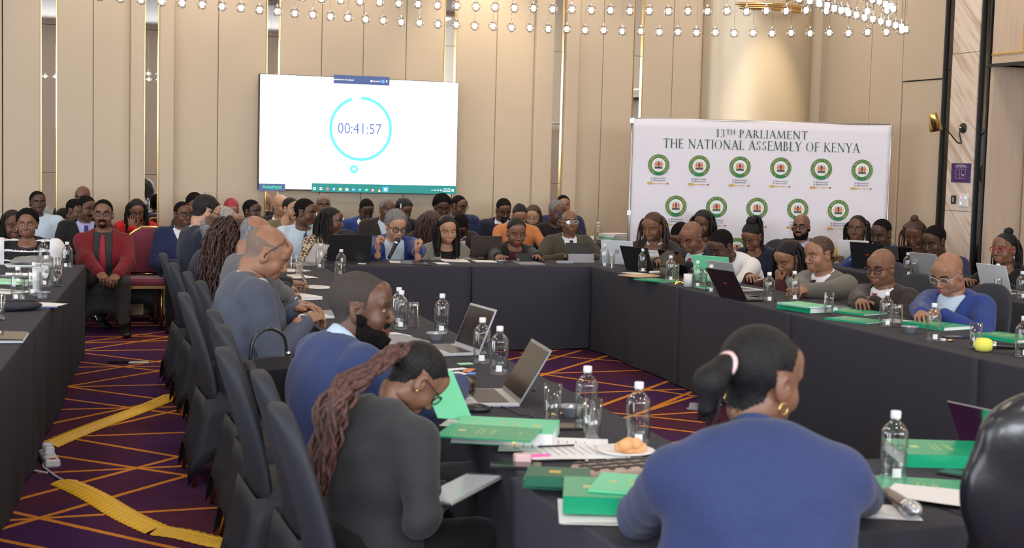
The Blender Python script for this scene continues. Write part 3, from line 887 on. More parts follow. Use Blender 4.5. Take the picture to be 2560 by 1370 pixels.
# ------------------------------------------------------------------ cloth-covered tables
def table(cs, label, seed=0, group='black-draped conference tables', h=.75, tuck=None, wav=.006):
    """cs: four corners counter-clockwise seen from above"""
    cs = [Vector((*c, 0)) for c in cs]; mid = sum(cs, Vector()) / 4
    r = random.Random(seed)
    root = empty('conference_table', (mid.x, mid.y, 0), label=label, cat='table', group=group)
    P_ = []  # perimeter points with their outward direction
    for i in range(4):
        a, b = cs[i], cs[(i + 1) % 4]; n = max(4, int((b - a).length / .07))
        t_ = (b - a).normalized(); o1 = Vector((t_.y, -t_.x, 0))
        pa_, nb_ = cs[i - 1], cs[(i + 2) % 4]
        tp = (a - pa_).normalized(); o0 = (o1 + Vector((tp.y, -tp.x, 0))).normalized()
        for k in range(n):
            P_.append((a.lerp(b, k / n) - mid, min(k, n - k) / n, o0 if k == 0 else o1))
    N = len(P_); rows = [(-.006, 0), (-.001, -.003), (0, -.010), (0, -.05), (-.004, -.2), (-.006, -.4), (-.006, -.6), (-.004, -h + .012)]
    vs = []; ph = r.uniform(0, 6); per = 0
    prev = None
    cum = []
    for p, t, _ in P_:
        per += (p - prev).length if prev is not None else 0; prev = p; cum.append(per)
    for ri, (o, z) in enumerate(rows):
        g = max(0, (-z - .05) / (h - .05))
        for (p, t, d), s_ in zip(P_, cum):
            w = wav * g * (math.sin(s_ * 5.1 + ph) + .6 * math.sin(s_ * 11.3 + 2 * ph) - 1.6)
            off = o + w * min(1, t * 6)
            vs.append((p.x + d.x * off, p.y + d.y * off, h + z))
    fs = [(j * N + (i + 1) % N, j * N + i, (j + 1) * N + i, (j + 1) * N + (i + 1) % N) for j in range(len(rows) - 1) for i in range(N)]
    mesh_obj('tablecloth', vs, fs + [tuple(range(N))], 'black_cloth', root, [True] * len(fs) + [False])
    t = MB(); ins = [(c - mid) * .97 for c in cs]
    t.prism([(p.x, p.y) for p in ins], h - .035, h - .008); t.build('tabletop', 'panel_wood', root)
    for c in ins:
        q = c * .86; MB().tube([(q.x, q.y, 0), (q.x, q.y, h - .03)], .016, 8).build('leg', 'silver', root)
    return root


def inner_r(y): return 4.83 + (y - 11.7) * .060 if y > 5.7 else 4.47
def outer_l(y): return 1.36 + (y - 3.0) * .034
def inner_l(y): return 2.03 + (y - 4.0) * .050
RW = .70
ys = [11.69, 9.64, 7.82, 5.8, 3.82]
table([(1.66, 11.7), (3.725, 11.7), (3.725, 12.46), (1.66, 12.46)], 'black-draped head table section under the speaker with the microphone', 1)
table([(3.735, 11.7), (5.56, 11.7), (5.56, 12.46), (3.735, 12.46)], 'black-draped head table section in front of the man in the olive suit', 2)
rl = ['black-draped right-hand table section nearest the head table', 'black-draped right-hand table section below the open dark laptop',
      'black-draped right-hand table section with the row of green books', 'black-draped right-hand table section at the right picture edge']
for i in range(4):
    y1, y0 = ys[i] - .006, ys[i + 1] + .006
    table([(inner_r(y0), y0), (inner_r(y0) + RW, y0), (inner_r(y1) + RW, y1), (inner_r(y1), y1)], rl[i], 10 + i, wav=.012)
ll = ['black-draped left-hand table section nearest the head table', 'black-draped left-hand table section by the man in the grey checked suit',
      'black-draped left-hand table section by the bearded man', 'black-draped left-hand table section with the nearest open laptop']
for i in range(4):
    y1, y0 = ys[i] - .006, ys[i + 1] + .006
    table([(outer_l(y0), y0), (inner_l(y0), y0), (inner_l(y1), y1), (outer_l(y1), y1)], ll[i], 20 + i)
table([(1.34, 3.02), (2.36, 3.02), (2.36, 3.80), (1.34, 3.80)], 'black-draped near table section with the plate and green books', 31)
table([(2.37, 3.02), (4.45, 3.02), (4.45, 3.80), (2.37, 3.80)], 'black-draped near table section with the dark-tipped microphone', 32)
yl = [11.82, 9.5, 7.6, 5.7, 3.8]
lo = lambda y: .485 - (11.4 - y) * .103
oo = ['black-draped far-left table end beside the man in the red cardigan', 'black-draped far-left table section with the bottles', 'black-draped far-left table section with the closed laptop', 'black-draped far-left table section at the lower left edge']
for i in range(4):
    y1, y0 = yl[i] - .006, yl[i + 1] + .006
    table([(lo(y0) - .8, y0), (lo(y0), y0), (lo(y1), y1), (lo(y1) - .8, y1)], oo[i], 40 + i, wav=.010)
ro = lambda y: 6.78 + (y - 8.43) * .15
yr = [12.1, 10.2, 8.6, 6.9]
orr = ['black-draped outer right table section with the white-backed laptop', 'black-draped outer right table section in front of the man with the striped tie', 'black-draped outer right table section with the two bottles at the right edge']
for i in range(3):
    y1, y0 = yr[i] - .006, yr[i + 1] + .006
    table([(ro(y0), y0), (ro(y0) + .55, y0), (ro(y1) + .55, y1), (ro(y1), y1)], orr[i], 50 + i)
sp_ = PY(1522, 605, 14.35)
table([(sp_.x - .35, 14.1), (sp_.x + .3, 14.1), (sp_.x + .3, 14.75), (sp_.x - .35, 14.75)], 'small black-draped side table at the left edge of the banner', 60, h=sp_.z)
SIDE_Z = sp_.z

# ------------------------------------------------------------------ chairs in stretch covers
def make_cover_chair():
    root = empty('covered_chair', (0, 0, 0))
    # chair faces +y; back at -y
    vs = []; fs = []; prof = []
    hb = [(.36, .212, -.212), (.46, .208, -.208), (.60, .200, -.238), (.75, .190, -.282), (.86, .167, -.318), (.925, .122, -.338), (.955, .055, -.346)]
    n = 20
    for z, w, y in hb:
        for i in range(n):
            a = 2 * math.pi * i / n; c_, s_ = math.cos(a), math.sin(a)
            vs.append((w * (abs(c_) ** .6) * (1 if c_ >= 0 else -1), y + .030 * (abs(s_) ** .8) * (1 if s_ >= 0 else -1) + .012 * (c_ * c_), z))
    for j in range(len(hb) - 1):
        for i in range(n): fs.append((j * n + i, j * n + (i + 1) % n, (j + 1) * n + (i + 1) % n, (j + 1) * n + i))
    fs.append(tuple((len(hb) - 1) * n + i for i in range(n))); fs.append(tuple(range(n))[::-1])
    o = mesh_obj('backrest', vs, fs, 'chair_cloth', root, True)
    ss = o.modifiers.new('s', 'SUBSURF'); ss.levels = 1; ss.render_levels = 1
    s_ = MB(); s_.box((0, .0, .435), (.43, .44, .07), bev=.03); s_.build('seat', 'chair_cloth', root)
    # stretched skirt with arched openings between the feet
    vs = []; fs = []; side = []
    cor = [(-.225, .215), (.225, .215), (.225, -.25), (-.225, -.25)]
    m_ = 10; per = []
    for i in range(4):
        a, b = cor[i], cor[(i + 1) % 4]
        for k in range(m_): per.append((lerp(a[0], b[0], k / m_), lerp(a[1], b[1], k / m_), k / m_))
    rows = [0, .25, .5, .75, 1]
    for r_ in rows:
        for x, y, t in per:
            arch = math.sin(math.pi * t) ** .7 * .17 if 0 < t < 1 else 0
            zb = .012 + arch; z = lerp(.44, zb, r_)
            fl = (1.0 + .06 * r_) * (1 - .05 * math.sin(math.pi * t) * math.sin(math.pi * min(1, r_ * 1.0)))
            vs.append((x * fl, y * fl - (.07 * r_ if y < 0 else 0), z))
    N = len(per)
    for j in range(4):
        for i in range(N): fs.append((j * N + i, (j + 1) * N + i, (j + 1) * N + (i + 1) % N, j * N + (i + 1) % N))
    o = mesh_obj('skirt', vs, fs, 'chair_cloth', root, True)
    so = o.modifiers.new('s', 'SOLIDIFY'); so.thickness = .004
    for x, y in cor: MB().tube([(x * 1.0, y * 1.0 - (.06 if y < 0 else 0), .0), (x * .95, y * .95, .42)], .012, 6).build('leg', 'brass', root)
    return root


CH0 = [None]
def chair(x, y, face, label, group='black stretch-covered chairs', z=0):
    """face: direction the sitter looks, radians from +x"""
    if CH0[0] is None: CH0[0] = make_cover_chair(); o = CH0[0]
    else: o = copy_tree(CH0[0])
    o.location = (x, y, z); o.rotation_euler = (0, 0, face - math.pi / 2)
    return tag(o, label, 'chair', group)


def banquet_chair(x, y, face, label):
    root = empty('banquet_chair', (x, y, 0), face - math.pi / 2, label=label, cat='chair', group='gold-framed burgundy banquet chairs')
    mat('burgundy', (.20, .02, .05), .75, sheen=.4, bump=.2, bscale=200)
    out = [(-.20, .50), (-.215, .62), (-.215, .80), (-.17, .88), (-.07, .945), (.07, .945), (.17, .88), (.215, .80), (.215, .62), (.20, .50)]
    b = MB(); inn = [(p[0] * .93, .52 + (p[1] - .50) * .93) for p in out]
    b.prism(inn, -.035, .03, plane='xz'); b.T = Matrix.Identity(4)
    v = [(p[0], p[1] - .20 - (p[2] - .5) * .10, p[2]) for p in b.v]; b.v = v
    b.build('back_cushion', 'burgundy', root)
    f = MB(); f.tube([(p[0], -.20 - (p[1] - .5) * .10, p[1]) for p in out], .013, 8); f.tube([(-.20, -.2, .50), (.2, -.2, .50)], .013, 8)
    f.build('back_frame', 'gold', root)
    s_ = MB(); s_.box((0, 0, .45), (.43, .43, .07), bev=.025); s_.build('seat', 'burgundy', root)
    g = MB(); g.box((0, 0, .405), (.43, .43, .025)); g.build('seat_frame', 'gold', root)
    for sx in (-1, 1):
        MB().tube([(sx * .20, .20, 0), (sx * .20, .20, .41)], .013, 8).build('leg', 'gold', root)
        MB().tube([(sx * .20, -.24, 0), (sx * .205, -.20, .42), (sx * .20, -.2, .51)], .013, 8).build('leg', 'gold', root)
    return root


# ------------------------------------------------------------------ cable covers, power strip on the carpet
mat('yellow_rubber', (.85, .48, .02), .5, bump=.5, bscale=120)
mat('cable_white', (.65, .64, .66), .5)


def cable_cover(pts, label, wid=.13):
    root = empty('cable_cover', (pts[0][0], pts[0][1], 0), label=label, cat='cable cover', group='yellow cable covers on the carpet')
    b = MB(); P_ = [Vector((*p, 0)) for p in pts]; d = (P_[-1] - P_[0]).normalized(); nrm = Vector((-d.y, d.x, 0)); L_ = (P_[-1] - P_[0]).length
    prof = [(-.5, .002), (-.42, .008), (-.2, .016), (-.1, .018), (-.04, .014), (.04, .014), (.1, .018), (.2, .016), (.42, .008), (.5, .002)]
    n = max(20, int(L_ / .022)); vs = []
    for i in range(n + 1):
        c = d * (L_ * i / n) + nrm * .012 * math.sin(i * 3.1 / n * 2); tooth = .05 * (i % 2)
        for a, z in prof: vs.append(tuple(c + nrm * wid * (a + math.copysign(tooth, a) * (abs(a) > .4)) + Vector((0, 0, z + .003 * (i % 2) * (abs(a) < .45)))))
    w_ = len(prof)
    b.add(vs, [(j * w_ + i + 1, j * w_ + i, (j + 1) * w_ + i, (j + 1) * w_ + i + 1) for j in range(n) for i in range(w_ - 1)], 0, False)
    o = b.build('ramp', 'yellow_rubber', root); o.modifiers.new('s', 'SOLIDIFY').thickness = -.002
    return root


g0 = PZ
c1 = [PZ(116, 1118, 0), PZ(430, 992, 0)]
c2 = [PZ(158, 1208, 0), PZ(400, 1330, 0)]
c3 = [PZ(400, 1330, 0), PZ(600, 1366, 0)]
cable_cover([(p.x, p.y) for p in c1], 'yellow cable cover running back from the power strip towards the chairs')
cable_cover([(p.x, p.y) for p in c2], 'yellow cable cover in front of the white power strip')
cable_cover([(p.x, p.y) for p in c3], 'short yellow cable cover at the bottom beside the nearest chairs')
pa, pb_ = PZ(108, 1132, 0), PZ(140, 1180, 0)
ang = math.atan2(pb_.y - pa.y, pb_.x - pa.x)
ps = empty('power_strip', (*(pa + pb_).xy / 2, 0), ang, label='white power strip between the two long yellow cable covers', cat='power strip')
MB().box((0, 0, .021), (.30, .075, .042), bev=.008).build('housing', 'white_plastic', ps)
for i in range(3): MB().lathe([(.022, .0425), (.019, .0435), (.0, .0435)], c=(-.09 + i * .085, 0, 0), n=16).build('socket', 'paper', ps)
MB().box((.125, 0, .044), (.02, .03, .005)).build('switch', 'emblem_red', ps)
for i, dx in enumerate((-.09, -.005)): MB().box((dx, 0, .065), (.05, .05, .045), bev=.008).build('plug', 'white_plastic', ps)
def cable(name, uv, label, col='cable_white', r=.006, z=.008):
    p = [PZ(u, v, 0) + Vector((0, 0, z)) for u, v in uv]
    return MB().tube(catmull(p, n=8), r, 6).build(name, col, label=label, cat='cable')
cable('power_cable', [(430, 992), (455, 985), (482, 979)], 'white cable leaving the yellow cover under the chairs')
cable('power_cable', [(163, 1207), (140, 1195), (120, 1180), (108, 1170), (112, 1158), (122, 1160)], 'white cable looping from the power strip into the nearer yellow cover')
cable('power_cable', [(85, 1180), (100, 1183), (118, 1186)], 'short white cable running under the far-left table')
for u, v, lb in ((533, 907, 'dark metal floor plate on the carpet, left of the pair'), (615 - 268, 907, 'pale metal floor plate on the carpet, right of the pair')):
    pass
for u, lb, m_ in ((297, 'dark floor socket plate on the carpet, left of the pair', 'smoked_mirror'), (346, 'pale floor socket plate on the carpet, right of the pair', 'silver')):
    p = PZ(u, 907, 0); MB().box((0, 0, .004), (.16, .09, .008), bev=.002).build('floor_socket', m_, loc=p, label=lb, cat='floor socket')
# ------------------------------------------------------------------ smooth solids (signed distances -> mesh)
class Field:
    """smooth union of round cones and ellipsoids, turned into one closed mesh"""
    def __init__(s): s.ops = []

    def cap(s, a, b, ra, rb, k=.02, op='u', sq=None):
        a, b = np.array(a, float), np.array(b, float); r = max(ra, rb)
        s.ops.append(('cap', op, k, np.minimum(a, b) - r, np.maximum(a, b) + r, (a, b, ra, rb))); return s

    def ell(s, c, r, R=None, k=.02, op='u'):
        c, r = np.array(c, float), np.array(r, float); m = r.max()
        if R is None: lo, hi = c - r, c + r
        else:
            R = np.array(R, float); e = np.sqrt(((R * r[:, None]) ** 2).sum(0)); lo, hi = c - e, c + e
        s.ops.append(('ell', op, k, lo, hi, (c, r, R))); return s

    def fn(s, f, lo, hi, k=.004, op='s'):
        s.ops.append(('fn', op, k, np.array(lo, float), np.array(hi, float), f)); return s

    def mesh(s, h, noise=None, lo=None, hi=None):
        us = [o for o in s.ops if o[1] == 'u']
        if lo is None: lo = np.min([o[3] for o in us], 0) - 2.5 * h
        if hi is None: hi = np.max([o[4] for o in us], 0) + 2.5 * h
        lo, hi = np.array(lo, float), np.array(hi, float)
        n = np.ceil((hi - lo) / h).astype(int) + 1
        D = np.full(n, .2, np.float32)
        ax = [(lo[i] + h * np.arange(n[i])).astype(np.float32) for i in range(3)]
        for kind, op, k, a, b, par in s.ops:
            mg = k + 2.5 * h
            i0 = np.clip(np.floor((a - mg - lo) / h).astype(int), 0, n); i1 = np.clip(np.ceil((b + mg - lo) / h).astype(int) + 1, 0, n)
            if (i1 <= i0).any(): continue
            sl = tuple(slice(i0[j], i1[j]) for j in range(3))
            X = ax[0][sl[0]][:, None, None]; Y = ax[1][sl[1]][None, :, None]; Z = ax[2][sl[2]][None, None, :]
            if kind == 'cap':
                pa, pb, ra, rb = par; ba = pb - pa; L2 = max(1e-9, float(ba @ ba))
                t = np.clip(((X - pa[0]) * ba[0] + (Y - pa[1]) * ba[1] + (Z - pa[2]) * ba[2]) / L2, 0, 1)
                d = np.sqrt((X - pa[0] - t * ba[0]) ** 2 + (Y - pa[1] - t * ba[1]) ** 2 + (Z - pa[2] - t * ba[2]) ** 2) - (ra + (rb - ra) * t)
            elif kind == 'ell':
                c, r, R = par; x, y, z = X - c[0], Y - c[1], Z - c[2]
                if R is not None: x, y, z = (R[0, 0] * x + R[0, 1] * y + R[0, 2] * z, R[1, 0] * x + R[1, 1] * y + R[1, 2] * z, R[2, 0] * x + R[2, 1] * y + R[2, 2] * z)
                k0 = np.sqrt((x / r[0]) ** 2 + (y / r[1]) ** 2 + (z / r[2]) ** 2)
                k1 = np.sqrt((x / r[0] ** 2) ** 2 + (y / r[1] ** 2) ** 2 + (z / r[2] ** 2) ** 2) + 1e-9
                d = k0 * (k0 - 1) / k1
            else: d = par(X, Y, Z)
            e = D[sl]
            if op == 'u':
                q = np.maximum(k - np.abs(e - d), 0) / k; D[sl] = np.minimum(e, d) - q * q * k * .25
            elif op == 's':
                d = -d; q = np.maximum(k - np.abs(e - d), 0) / k; D[sl] = np.maximum(e, d) + q * q * k * .25
            elif op == 'i':
                q = np.maximum(k - np.abs(e - d), 0) / k; D[sl] = np.maximum(e, d) + q * q * k * .25
        if noise is not None:
            D += noise(ax[0][:, None, None], ax[1][None, :, None], ax[2][None, None, :])
        D[0], D[-1], D[:, 0], D[:, -1], D[:, :, 0], D[:, :, -1] = (.2,) * 6
        return surf_nets(D, lo, h)


def surf_nets(D, lo, h):
    sg = D < 0; nx, ny, nz = D.shape
    cs = np.zeros((nx - 1, ny - 1, nz - 1), np.int8)
    for i in (0, 1):
        for j in (0, 1):
            for k in (0, 1): cs += sg[i:nx - 1 + i, j:ny - 1 + j, k:nz - 1 + k]
    act = np.argwhere((cs > 0) & (cs < 8))
    if not len(act): return np.zeros((0, 3)), np.zeros((0, 4), int)
    idx = np.full(cs.shape, -1, np.int32); idx[act[:, 0], act[:, 1], act[:, 2]] = np.arange(len(act))
    acc = np.zeros((len(act), 3)); cnt = np.zeros(len(act))
    cn = [(i, j, k) for i in (0, 1) for j in (0, 1) for k in (0, 1)]
    val = {c: D[act[:, 0] + c[0], act[:, 1] + c[1], act[:, 2] + c[2]] for c in cn}
    for c in cn:
        for a in range(3):
            if c[a]: continue
            e = list(c); e[a] = 1; e = tuple(e)
            v0, v1 = val[c], val[e]; m_ = (v0 < 0) != (v1 < 0)
            t = np.where(m_, v0 / np.where(m_, v0 - v1, 1), 0)
            p = np.array(c, float)[None].repeat(len(act), 0); p[:, a] += t
            acc += p * m_[:, None]; cnt += m_
    V = lo + h * (act + acc / cnt[:, None])
    Fs = []
    for a in range(3):
        b, c = (a + 1) % 3, (a + 2) % 3
        s0 = [slice(None)] * 3; s1 = [slice(None)] * 3; s0[a] = slice(0, -1); s1[a] = slice(1, None)
        A, B = sg[tuple(s0)], sg[tuple(s1)]
        e = np.argwhere(A != B)
        ok = (e[:, b] > 0) & (e[:, c] > 0) & (e[:, b] < D.shape[b] - 1) & (e[:, c] < D.shape[c] - 1)
        e = e[ok]
        if not len(e): continue
        ins = A[e[:, 0], e[:, 1], e[:, 2]]
        def g(db, dc):
            q = e.copy(); q[:, b] += db; q[:, c] += dc; return idx[q[:, 0], q[:, 1], q[:, 2]]
        q = np.stack([g(-1, -1), g(0, -1), g(0, 0), g(-1, 0)], 1)
        q[~ins] = q[~ins][:, ::-1]
        Fs.append(q)
    return V, np.concatenate(Fs)


def vnormals(V, Fq):
    n = np.zeros_like(V); a = V[Fq[:, 2]] - V[Fq[:, 0]]; b = V[Fq[:, 3]] - V[Fq[:, 1]]
    fn = np.cross(a, b)
    for i in range(4): np.add.at(n, Fq[:, i], fn)
    return n / (np.linalg.norm(n, axis=1, keepdims=True) + 1e-12)


def submesh(V, Fq, fmask):
    f = Fq[fmask]; u, inv = np.unique(f.ravel(), return_inverse=True)
    return V[u], inv.reshape(f.shape), u


def smooth_mesh(V, Fq, it=2, lam=.5):
    e = np.concatenate([Fq[:, [0, 1]], Fq[:, [1, 2]], Fq[:, [2, 3]], Fq[:, [3, 0]]])
    for _ in range(it):
        s = np.zeros_like(V); c = np.zeros(len(V))
        np.add.at(s, e[:, 0], V[e[:, 1]]); np.add.at(s, e[:, 1], V[e[:, 0]]); np.add.at(c, e[:, 0], 1); np.add.at(c, e[:, 1], 1)
        V = V + lam * (s / np.maximum(c, 1)[:, None] - V)
    return V


def merge(parts):
    vs, fs, ms, o = [], [], [], 0
    for V, Fq, m_ in parts:
        vs.append(V); fs.append(Fq + o); ms.append(m_ if isinstance(m_, np.ndarray) else np.full(len(Fq), m_)); o += len(V)
    return np.concatenate(vs), np.concatenate(fs), np.concatenate(ms)
# ------------------------------------------------------------------ heads
SKIN = {'dark': (.078, .037, .024), 'deep': (.130, .060, .036), 'brown': (.205, .096, .056), 'mid': (.31, .150, .088), 'tan': (.46, .250, .155), 'fair': (.52, .30, .20)}
for k_, c_ in SKIN.items():
    mat('skin_' + k_, c_, .42, spec=.45, var=.10, vscale=14, bump=.12, bscale=350)
    mat('lips_' + k_, (min(1, c_[0] * 1.05 + .018), c_[1] * .72 + .004, c_[2] * .78 + .006), .45)
mat('lips_red', (.30, .02, .035), .35)
mat('eye_white', (.42, .38, .35), .25); mat('iris', (.015, .008, .006), .12)
mat('hair_black', (.010, .009, .010), .5, spec=.25, bump=.9, bscale=420, var=.5, vscale=60, stretch=(1, 1, 1))
mat('hair_soft', (.012, .010, .010), .9, spec=.06, bump=1, bscale=500, var=.3, vscale=90)
mat('hair_stubble', (.045, .034, .030), .7, bump=.8, bscale=600, var=.25, vscale=200)
mat('hair_brown', (.055, .022, .016), .5, bump=.9, bscale=300, var=.6, vscale=50)
mat('hair_auburn', (.085, .033, .026), .55, bump=.9, bscale=300, var=.7, vscale=60)
mat('hair_red', (.30, .02, .03), .5, bump=.9, bscale=300, var=.5, vscale=60)
mat('hair_grey', (.17, .165, .165), .6, bump=1, bscale=380, var=.5, vscale=70)
mat('stubble_grey', (.20, .135, .10), .6, bump=.6, bscale=500, var=.25, vscale=150)
mat('hair_palegrey', (.36, .33, .31), .6, bump=1, bscale=380, var=.4, vscale=70)


def head_template(sex='m', full=0):
    f = Field(); m_ = sex == 'm'
    f.ell((0, -.014, .030), (.0745, .095, .084))
    f.ell((0, .026, -.018), (.0605 + .004 * full, .058, .078), k=.03)
    f.ell((0, .022, -.066), ((.050 if m_ else .045) + .008 * full, .050, .045), k=.03)
    f.ell((0, .066, -.099), (.021 if m_ else .016, .016, .015), k=.025)
    for s in (-1, 1):
        f.ell((s * .037, .057, -.036), (.024 + .003 * full, .022, .024), k=.025)
        f.ell((s * .046, -.004, -.070), (.013 + .006 * full, .024, .024), k=.03)
        f.cap((s * .012, .083, .020), (s * .044, .070, .020), .010 if m_ else .007, .008, k=.016)
    f.ell((0, .070, .052), (.048, .022, .034), k=.03)
    f.cap((0, .084, .014), (0, .105, -.030), .007, .0115, k=.012)
    for s in (-1, 1): f.ell((s * .0135, .096, -.036), (.0095, .010, .0085), k=.007)
    f.ell((0, .080, -.070), (.026, .013, .022), k=.015)
    for s in (-1, 1):
        R_ = Matrix.Rotation(s * .28, 3, 'Z') @ Matrix.Rotation(-.2, 3, 'X')
        f.ell((s * .0765, -.008, -.014), (.008, .020, .032), R=np.array(R_), k=.006)
        f.ell((s * .0725, -.002, -.022), (.010, .014, .020), k=.008)
    lw = .022
    f.cap((-lw, .082, -.0665), (0, .0925, -.064), .0038, .0062, k=.004); f.cap((lw, .082, -.0665), (0, .0925, -.064), .0038, .0062, k=.004)
    f.cap((-lw * .8, .082, -.0755), (0, .0915, -.0775), .0042, .0070, k=.004); f.cap((lw * .8, .082, -.0755), (0, .0915, -.0775), .0042, .0070, k=.004)
    for s in (-1, 1):
        f.ell((s * .033, .100, .001), (.018, .022, .0125), k=.014, op='s')
        f.ell((s * .0810, -.001, -.010), (.005, .009, .015), k=.005, op='s')
    for s in (-1, 1): f.ell((s * .0315, .0700, .000), (.0135, .0135, .0125), k=.004)
    nr = .054 if m_ else .043
    f.cap((0, -.022, -.055), (0, -.034, -.185), nr + .004 * full, nr + .006 + .004 * full, k=.03)
    f.cap((-.055, -.045, -.205), (.055, -.045, -.205), .042, .042, k=.05)
    f.ell((0, -.015, -.245), (.115 if m_ else .095, .062, .055), k=.04)
    V, Q = f.mesh(.0029)
    V = smooth_mesh(V, Q, 1, .35)
    N = vnormals(V, Q)
    c = V[Q].mean(1); mi = np.zeros(len(Q), int)
    x, y, z = np.abs(c[:, 0]), c[:, 1], c[:, 2]
    lip = (x < .0235) & (y > .079) & (z < -.059 - x * .12) & (z > -.0865 + x * .28) & (z < -.0605 + .2 * np.abs(x - .008))
    mi[lip] = 1
    ex = x - .0315
    eye = (np.abs(ex) < .0135) & (y > .072) & (np.abs(z + .0003) < .0047 * np.sqrt(np.clip(1 - (ex / .014) ** 2, 0, 1)))
    mi[eye] = 2
    mi[eye & (np.hypot(ex, z) < .0058)] = 3
    brow = (y > .055) & (x > .012) & (x < .052) & (np.abs(z - (.0225 + .004 * np.sin((x - .012) / .040 * 3.1))) < (.0036 if m_ else .0025))
    mi[brow] = 4
    # a closed or lowered eye: only the lash line stays dark
    mi_down = mi.copy(); mi_down[eye] = 0; mi_down[(mi == 2) | (mi == 3)] = 0
    lash = (np.abs(ex) < .0140) & (y > .068) & (np.abs(z + .0060 - .004 * (ex / .014) ** 2) < .0017); mi_down[lash] = 4
    return dict(V=V, Q=Q, N=N, mi=mi, mid=mi_down)


HT = {k: head_template(*k) for k in (('m', 0), ('m', 1), ('f', 0), ('f', 1))}


def sstep(x): x = np.clip(x, 0, 1); return x * x * (3 - 2 * x)


def hairline(y, style):
    ys_ = {'short': ([-.13, -.06, -.034, -.016, -.004, .022, .030, .046, .066, .078, .12], [-.080, -.070, -.050, .010, .014, -.016, .038, .062, .078, .088, .096]),
           'recede': ([-.13, -.06, -.034, -.016, -.004, .022, .030, .040, .050, .060, .12], [-.080, -.070, -.050, .010, .014, -.012, .045, .072, .10, .13, .13]),
           'woman': ([-.13, -.06, -.034, -.016, -.004, .018, .030, .050, .070, .080, .12], [-.090, -.082, -.055, .014, .018, .020, .042, .062, .080, .092, .100])}[style]
    return np.interp(y, *ys_)


def hair_patch(T, t0, style='short', noise=0, ntype=0, ring=False):
    V, N = T['V'], T['N']; x, y, z = V.T
    g = z - hairline(y, style) + .0035 * np.sin(x * 310 + y * 120) * np.sin(z * 270 + y * 200) + .002 * np.sin(x * 610 - z * 480)
    ear = (np.abs(x) > .0715) & (y > -.034) & (y < .024) & (z < .024)
    t = t0 * (.30 * sstep(g / .006) + .70 * sstep(g / .040)) - .0016
    if ring: t = np.where((z > .045) & (y > -.085), -.0015, t) if ring == 1 else t
    t[ear] = -.0015
    t[z < -.10] = -.0015
    if noise:
        n = np.sin(V @ np.array([210, 95, 160.])) * np.sin(V @ np.array([-120, 230, 60.])) * np.sin(V @ np.array([70, -90, 240.]) + 1)
        t = np.where(t > 0, t * (1 + noise * n), t)
    vm = t > -.0014; fm = vm[T['Q']].any(1)
    Vn = V + N * t[:, None]
    a, b, _ = submesh(Vn, T['Q'], fm)
    return a, b


def beard_patch(T, t0=.006, low=-.052, mous=True):
    V, N = T['V'], T['N']; x, y, z = np.abs(V[:, 0]), V[:, 1], V[:, 2]
    top = np.interp(y, [-.02, .01, .03, .05, .075, .10], [-.02, -.012, -.045, -.058, -.064, -.074])
    m_ = sstep((top - z) / .010) * sstep((z + .128) / .01) * sstep((y + .004) / .012)
    if mous:
        mm = (x < .028) & (y > .07) & (z < -.045) & (z > -.062); m_ = np.maximum(m_, mm * .5)
    lips = (x < .024) & (y > .077) & (z < -.057) & (z > -.086); m_[lips] = 0
    if mous: m_[(x < .026) & (y > .08) & (z < -.047) & (z > -.057)] = .5
    t = m_ * (t0 + .001) - .001
    fm = (t > 0)[T['Q']].any(1); a, b, _ = submesh(V + N * t[:, None], T['Q'], fm); return a, b


def mous_patch(T, t0=.004, goatee=False):
    V, N = T['V'], T['N']; x, y, z = np.abs(V[:, 0]), V[:, 1], V[:, 2]
    m_ = ((x < .027) & (y > .075) & (z < -.046) & (z > -.0605 - .2 * x)).astype(float)
    if goatee: m_[(x < .022) & (y > .055) & (z < -.088) & (z > -.118)] = 1; m_[(x > .022) & (x < .030) & (y > .062) & (z < -.05) & (z > -.115)] = .7
    t = m_ * (t0 + .001) - .001
    fm = (t > 0)[T['Q']].any(1); a, b, _ = submesh(V + N * t[:, None], T['Q'], fm); return a, b


# ------------------------------------------------------------------ hands
def hand_template(pose):
    f = Field()
    f.cap((0, -.055, 0), (0, .012, 0), .026, .025, k=.01)
    f.ell((0, .046, 0), (.041, .052, .0155), k=.018)
    f.ell((.022, .030, -.006), (.020, .030, .015), k=.015)
    curl = {'rest': (18, 30, 20), 'open': (4, 10, 8), 'fist': (62, 88, 55), 'grip': (50, 68, 45), 'type': (28, 42, 20), 'laced': (38, 50, 25)}[pose]
    spread = {'open': .20, 'rest': .08, 'type': .10}.get(pose, .02)
    for i, (bx, by, ln, r) in enumerate(((.030, .084, .070, .0088), (.010, .090, .079, .0090), (-.011, .087, .074, .0086), (-.030, .078, .058, .0076))):
        p = np.array((bx, by - .012, 0.)); a = 0; ax = (1.3 - i) * spread
        for sg, fr_ in zip(curl, (.44, .31, .25)):
            a += math.radians(sg * (1 + .06 * (i - 1.5)))
            q = p + ln * fr_ * 1.08 * np.array((math.sin(ax) * math.cos(a), math.cos(ax) * math.cos(a), -math.sin(a)))
            f.cap(p, q, r, r * .93, k=.005); p = q; r *= .93
    if pose in ('fist', 'grip', 'laced'): th = [(.030, .018, -.008), (.046, .048, -.026), (.034, .074, -.042), (.014, .082, -.046)]
    else: th = [(.030, .015, -.004), (.055, .042, -.010), (.066, .072, -.014), (.066, .094, -.018)]
    rs = (.0125, .0108, .0095, .0082)
    for i in range(3): f.cap(th[i], th[i + 1], rs[i], rs[i + 1], k=.007)
    V, Q = f.mesh(.0036)
    return smooth_mesh(V, Q, 1, .3), Q


HAND = {}
def hand(pose):
    if pose not in HAND: HAND[pose] = hand_template(pose)
    return HAND[pose]


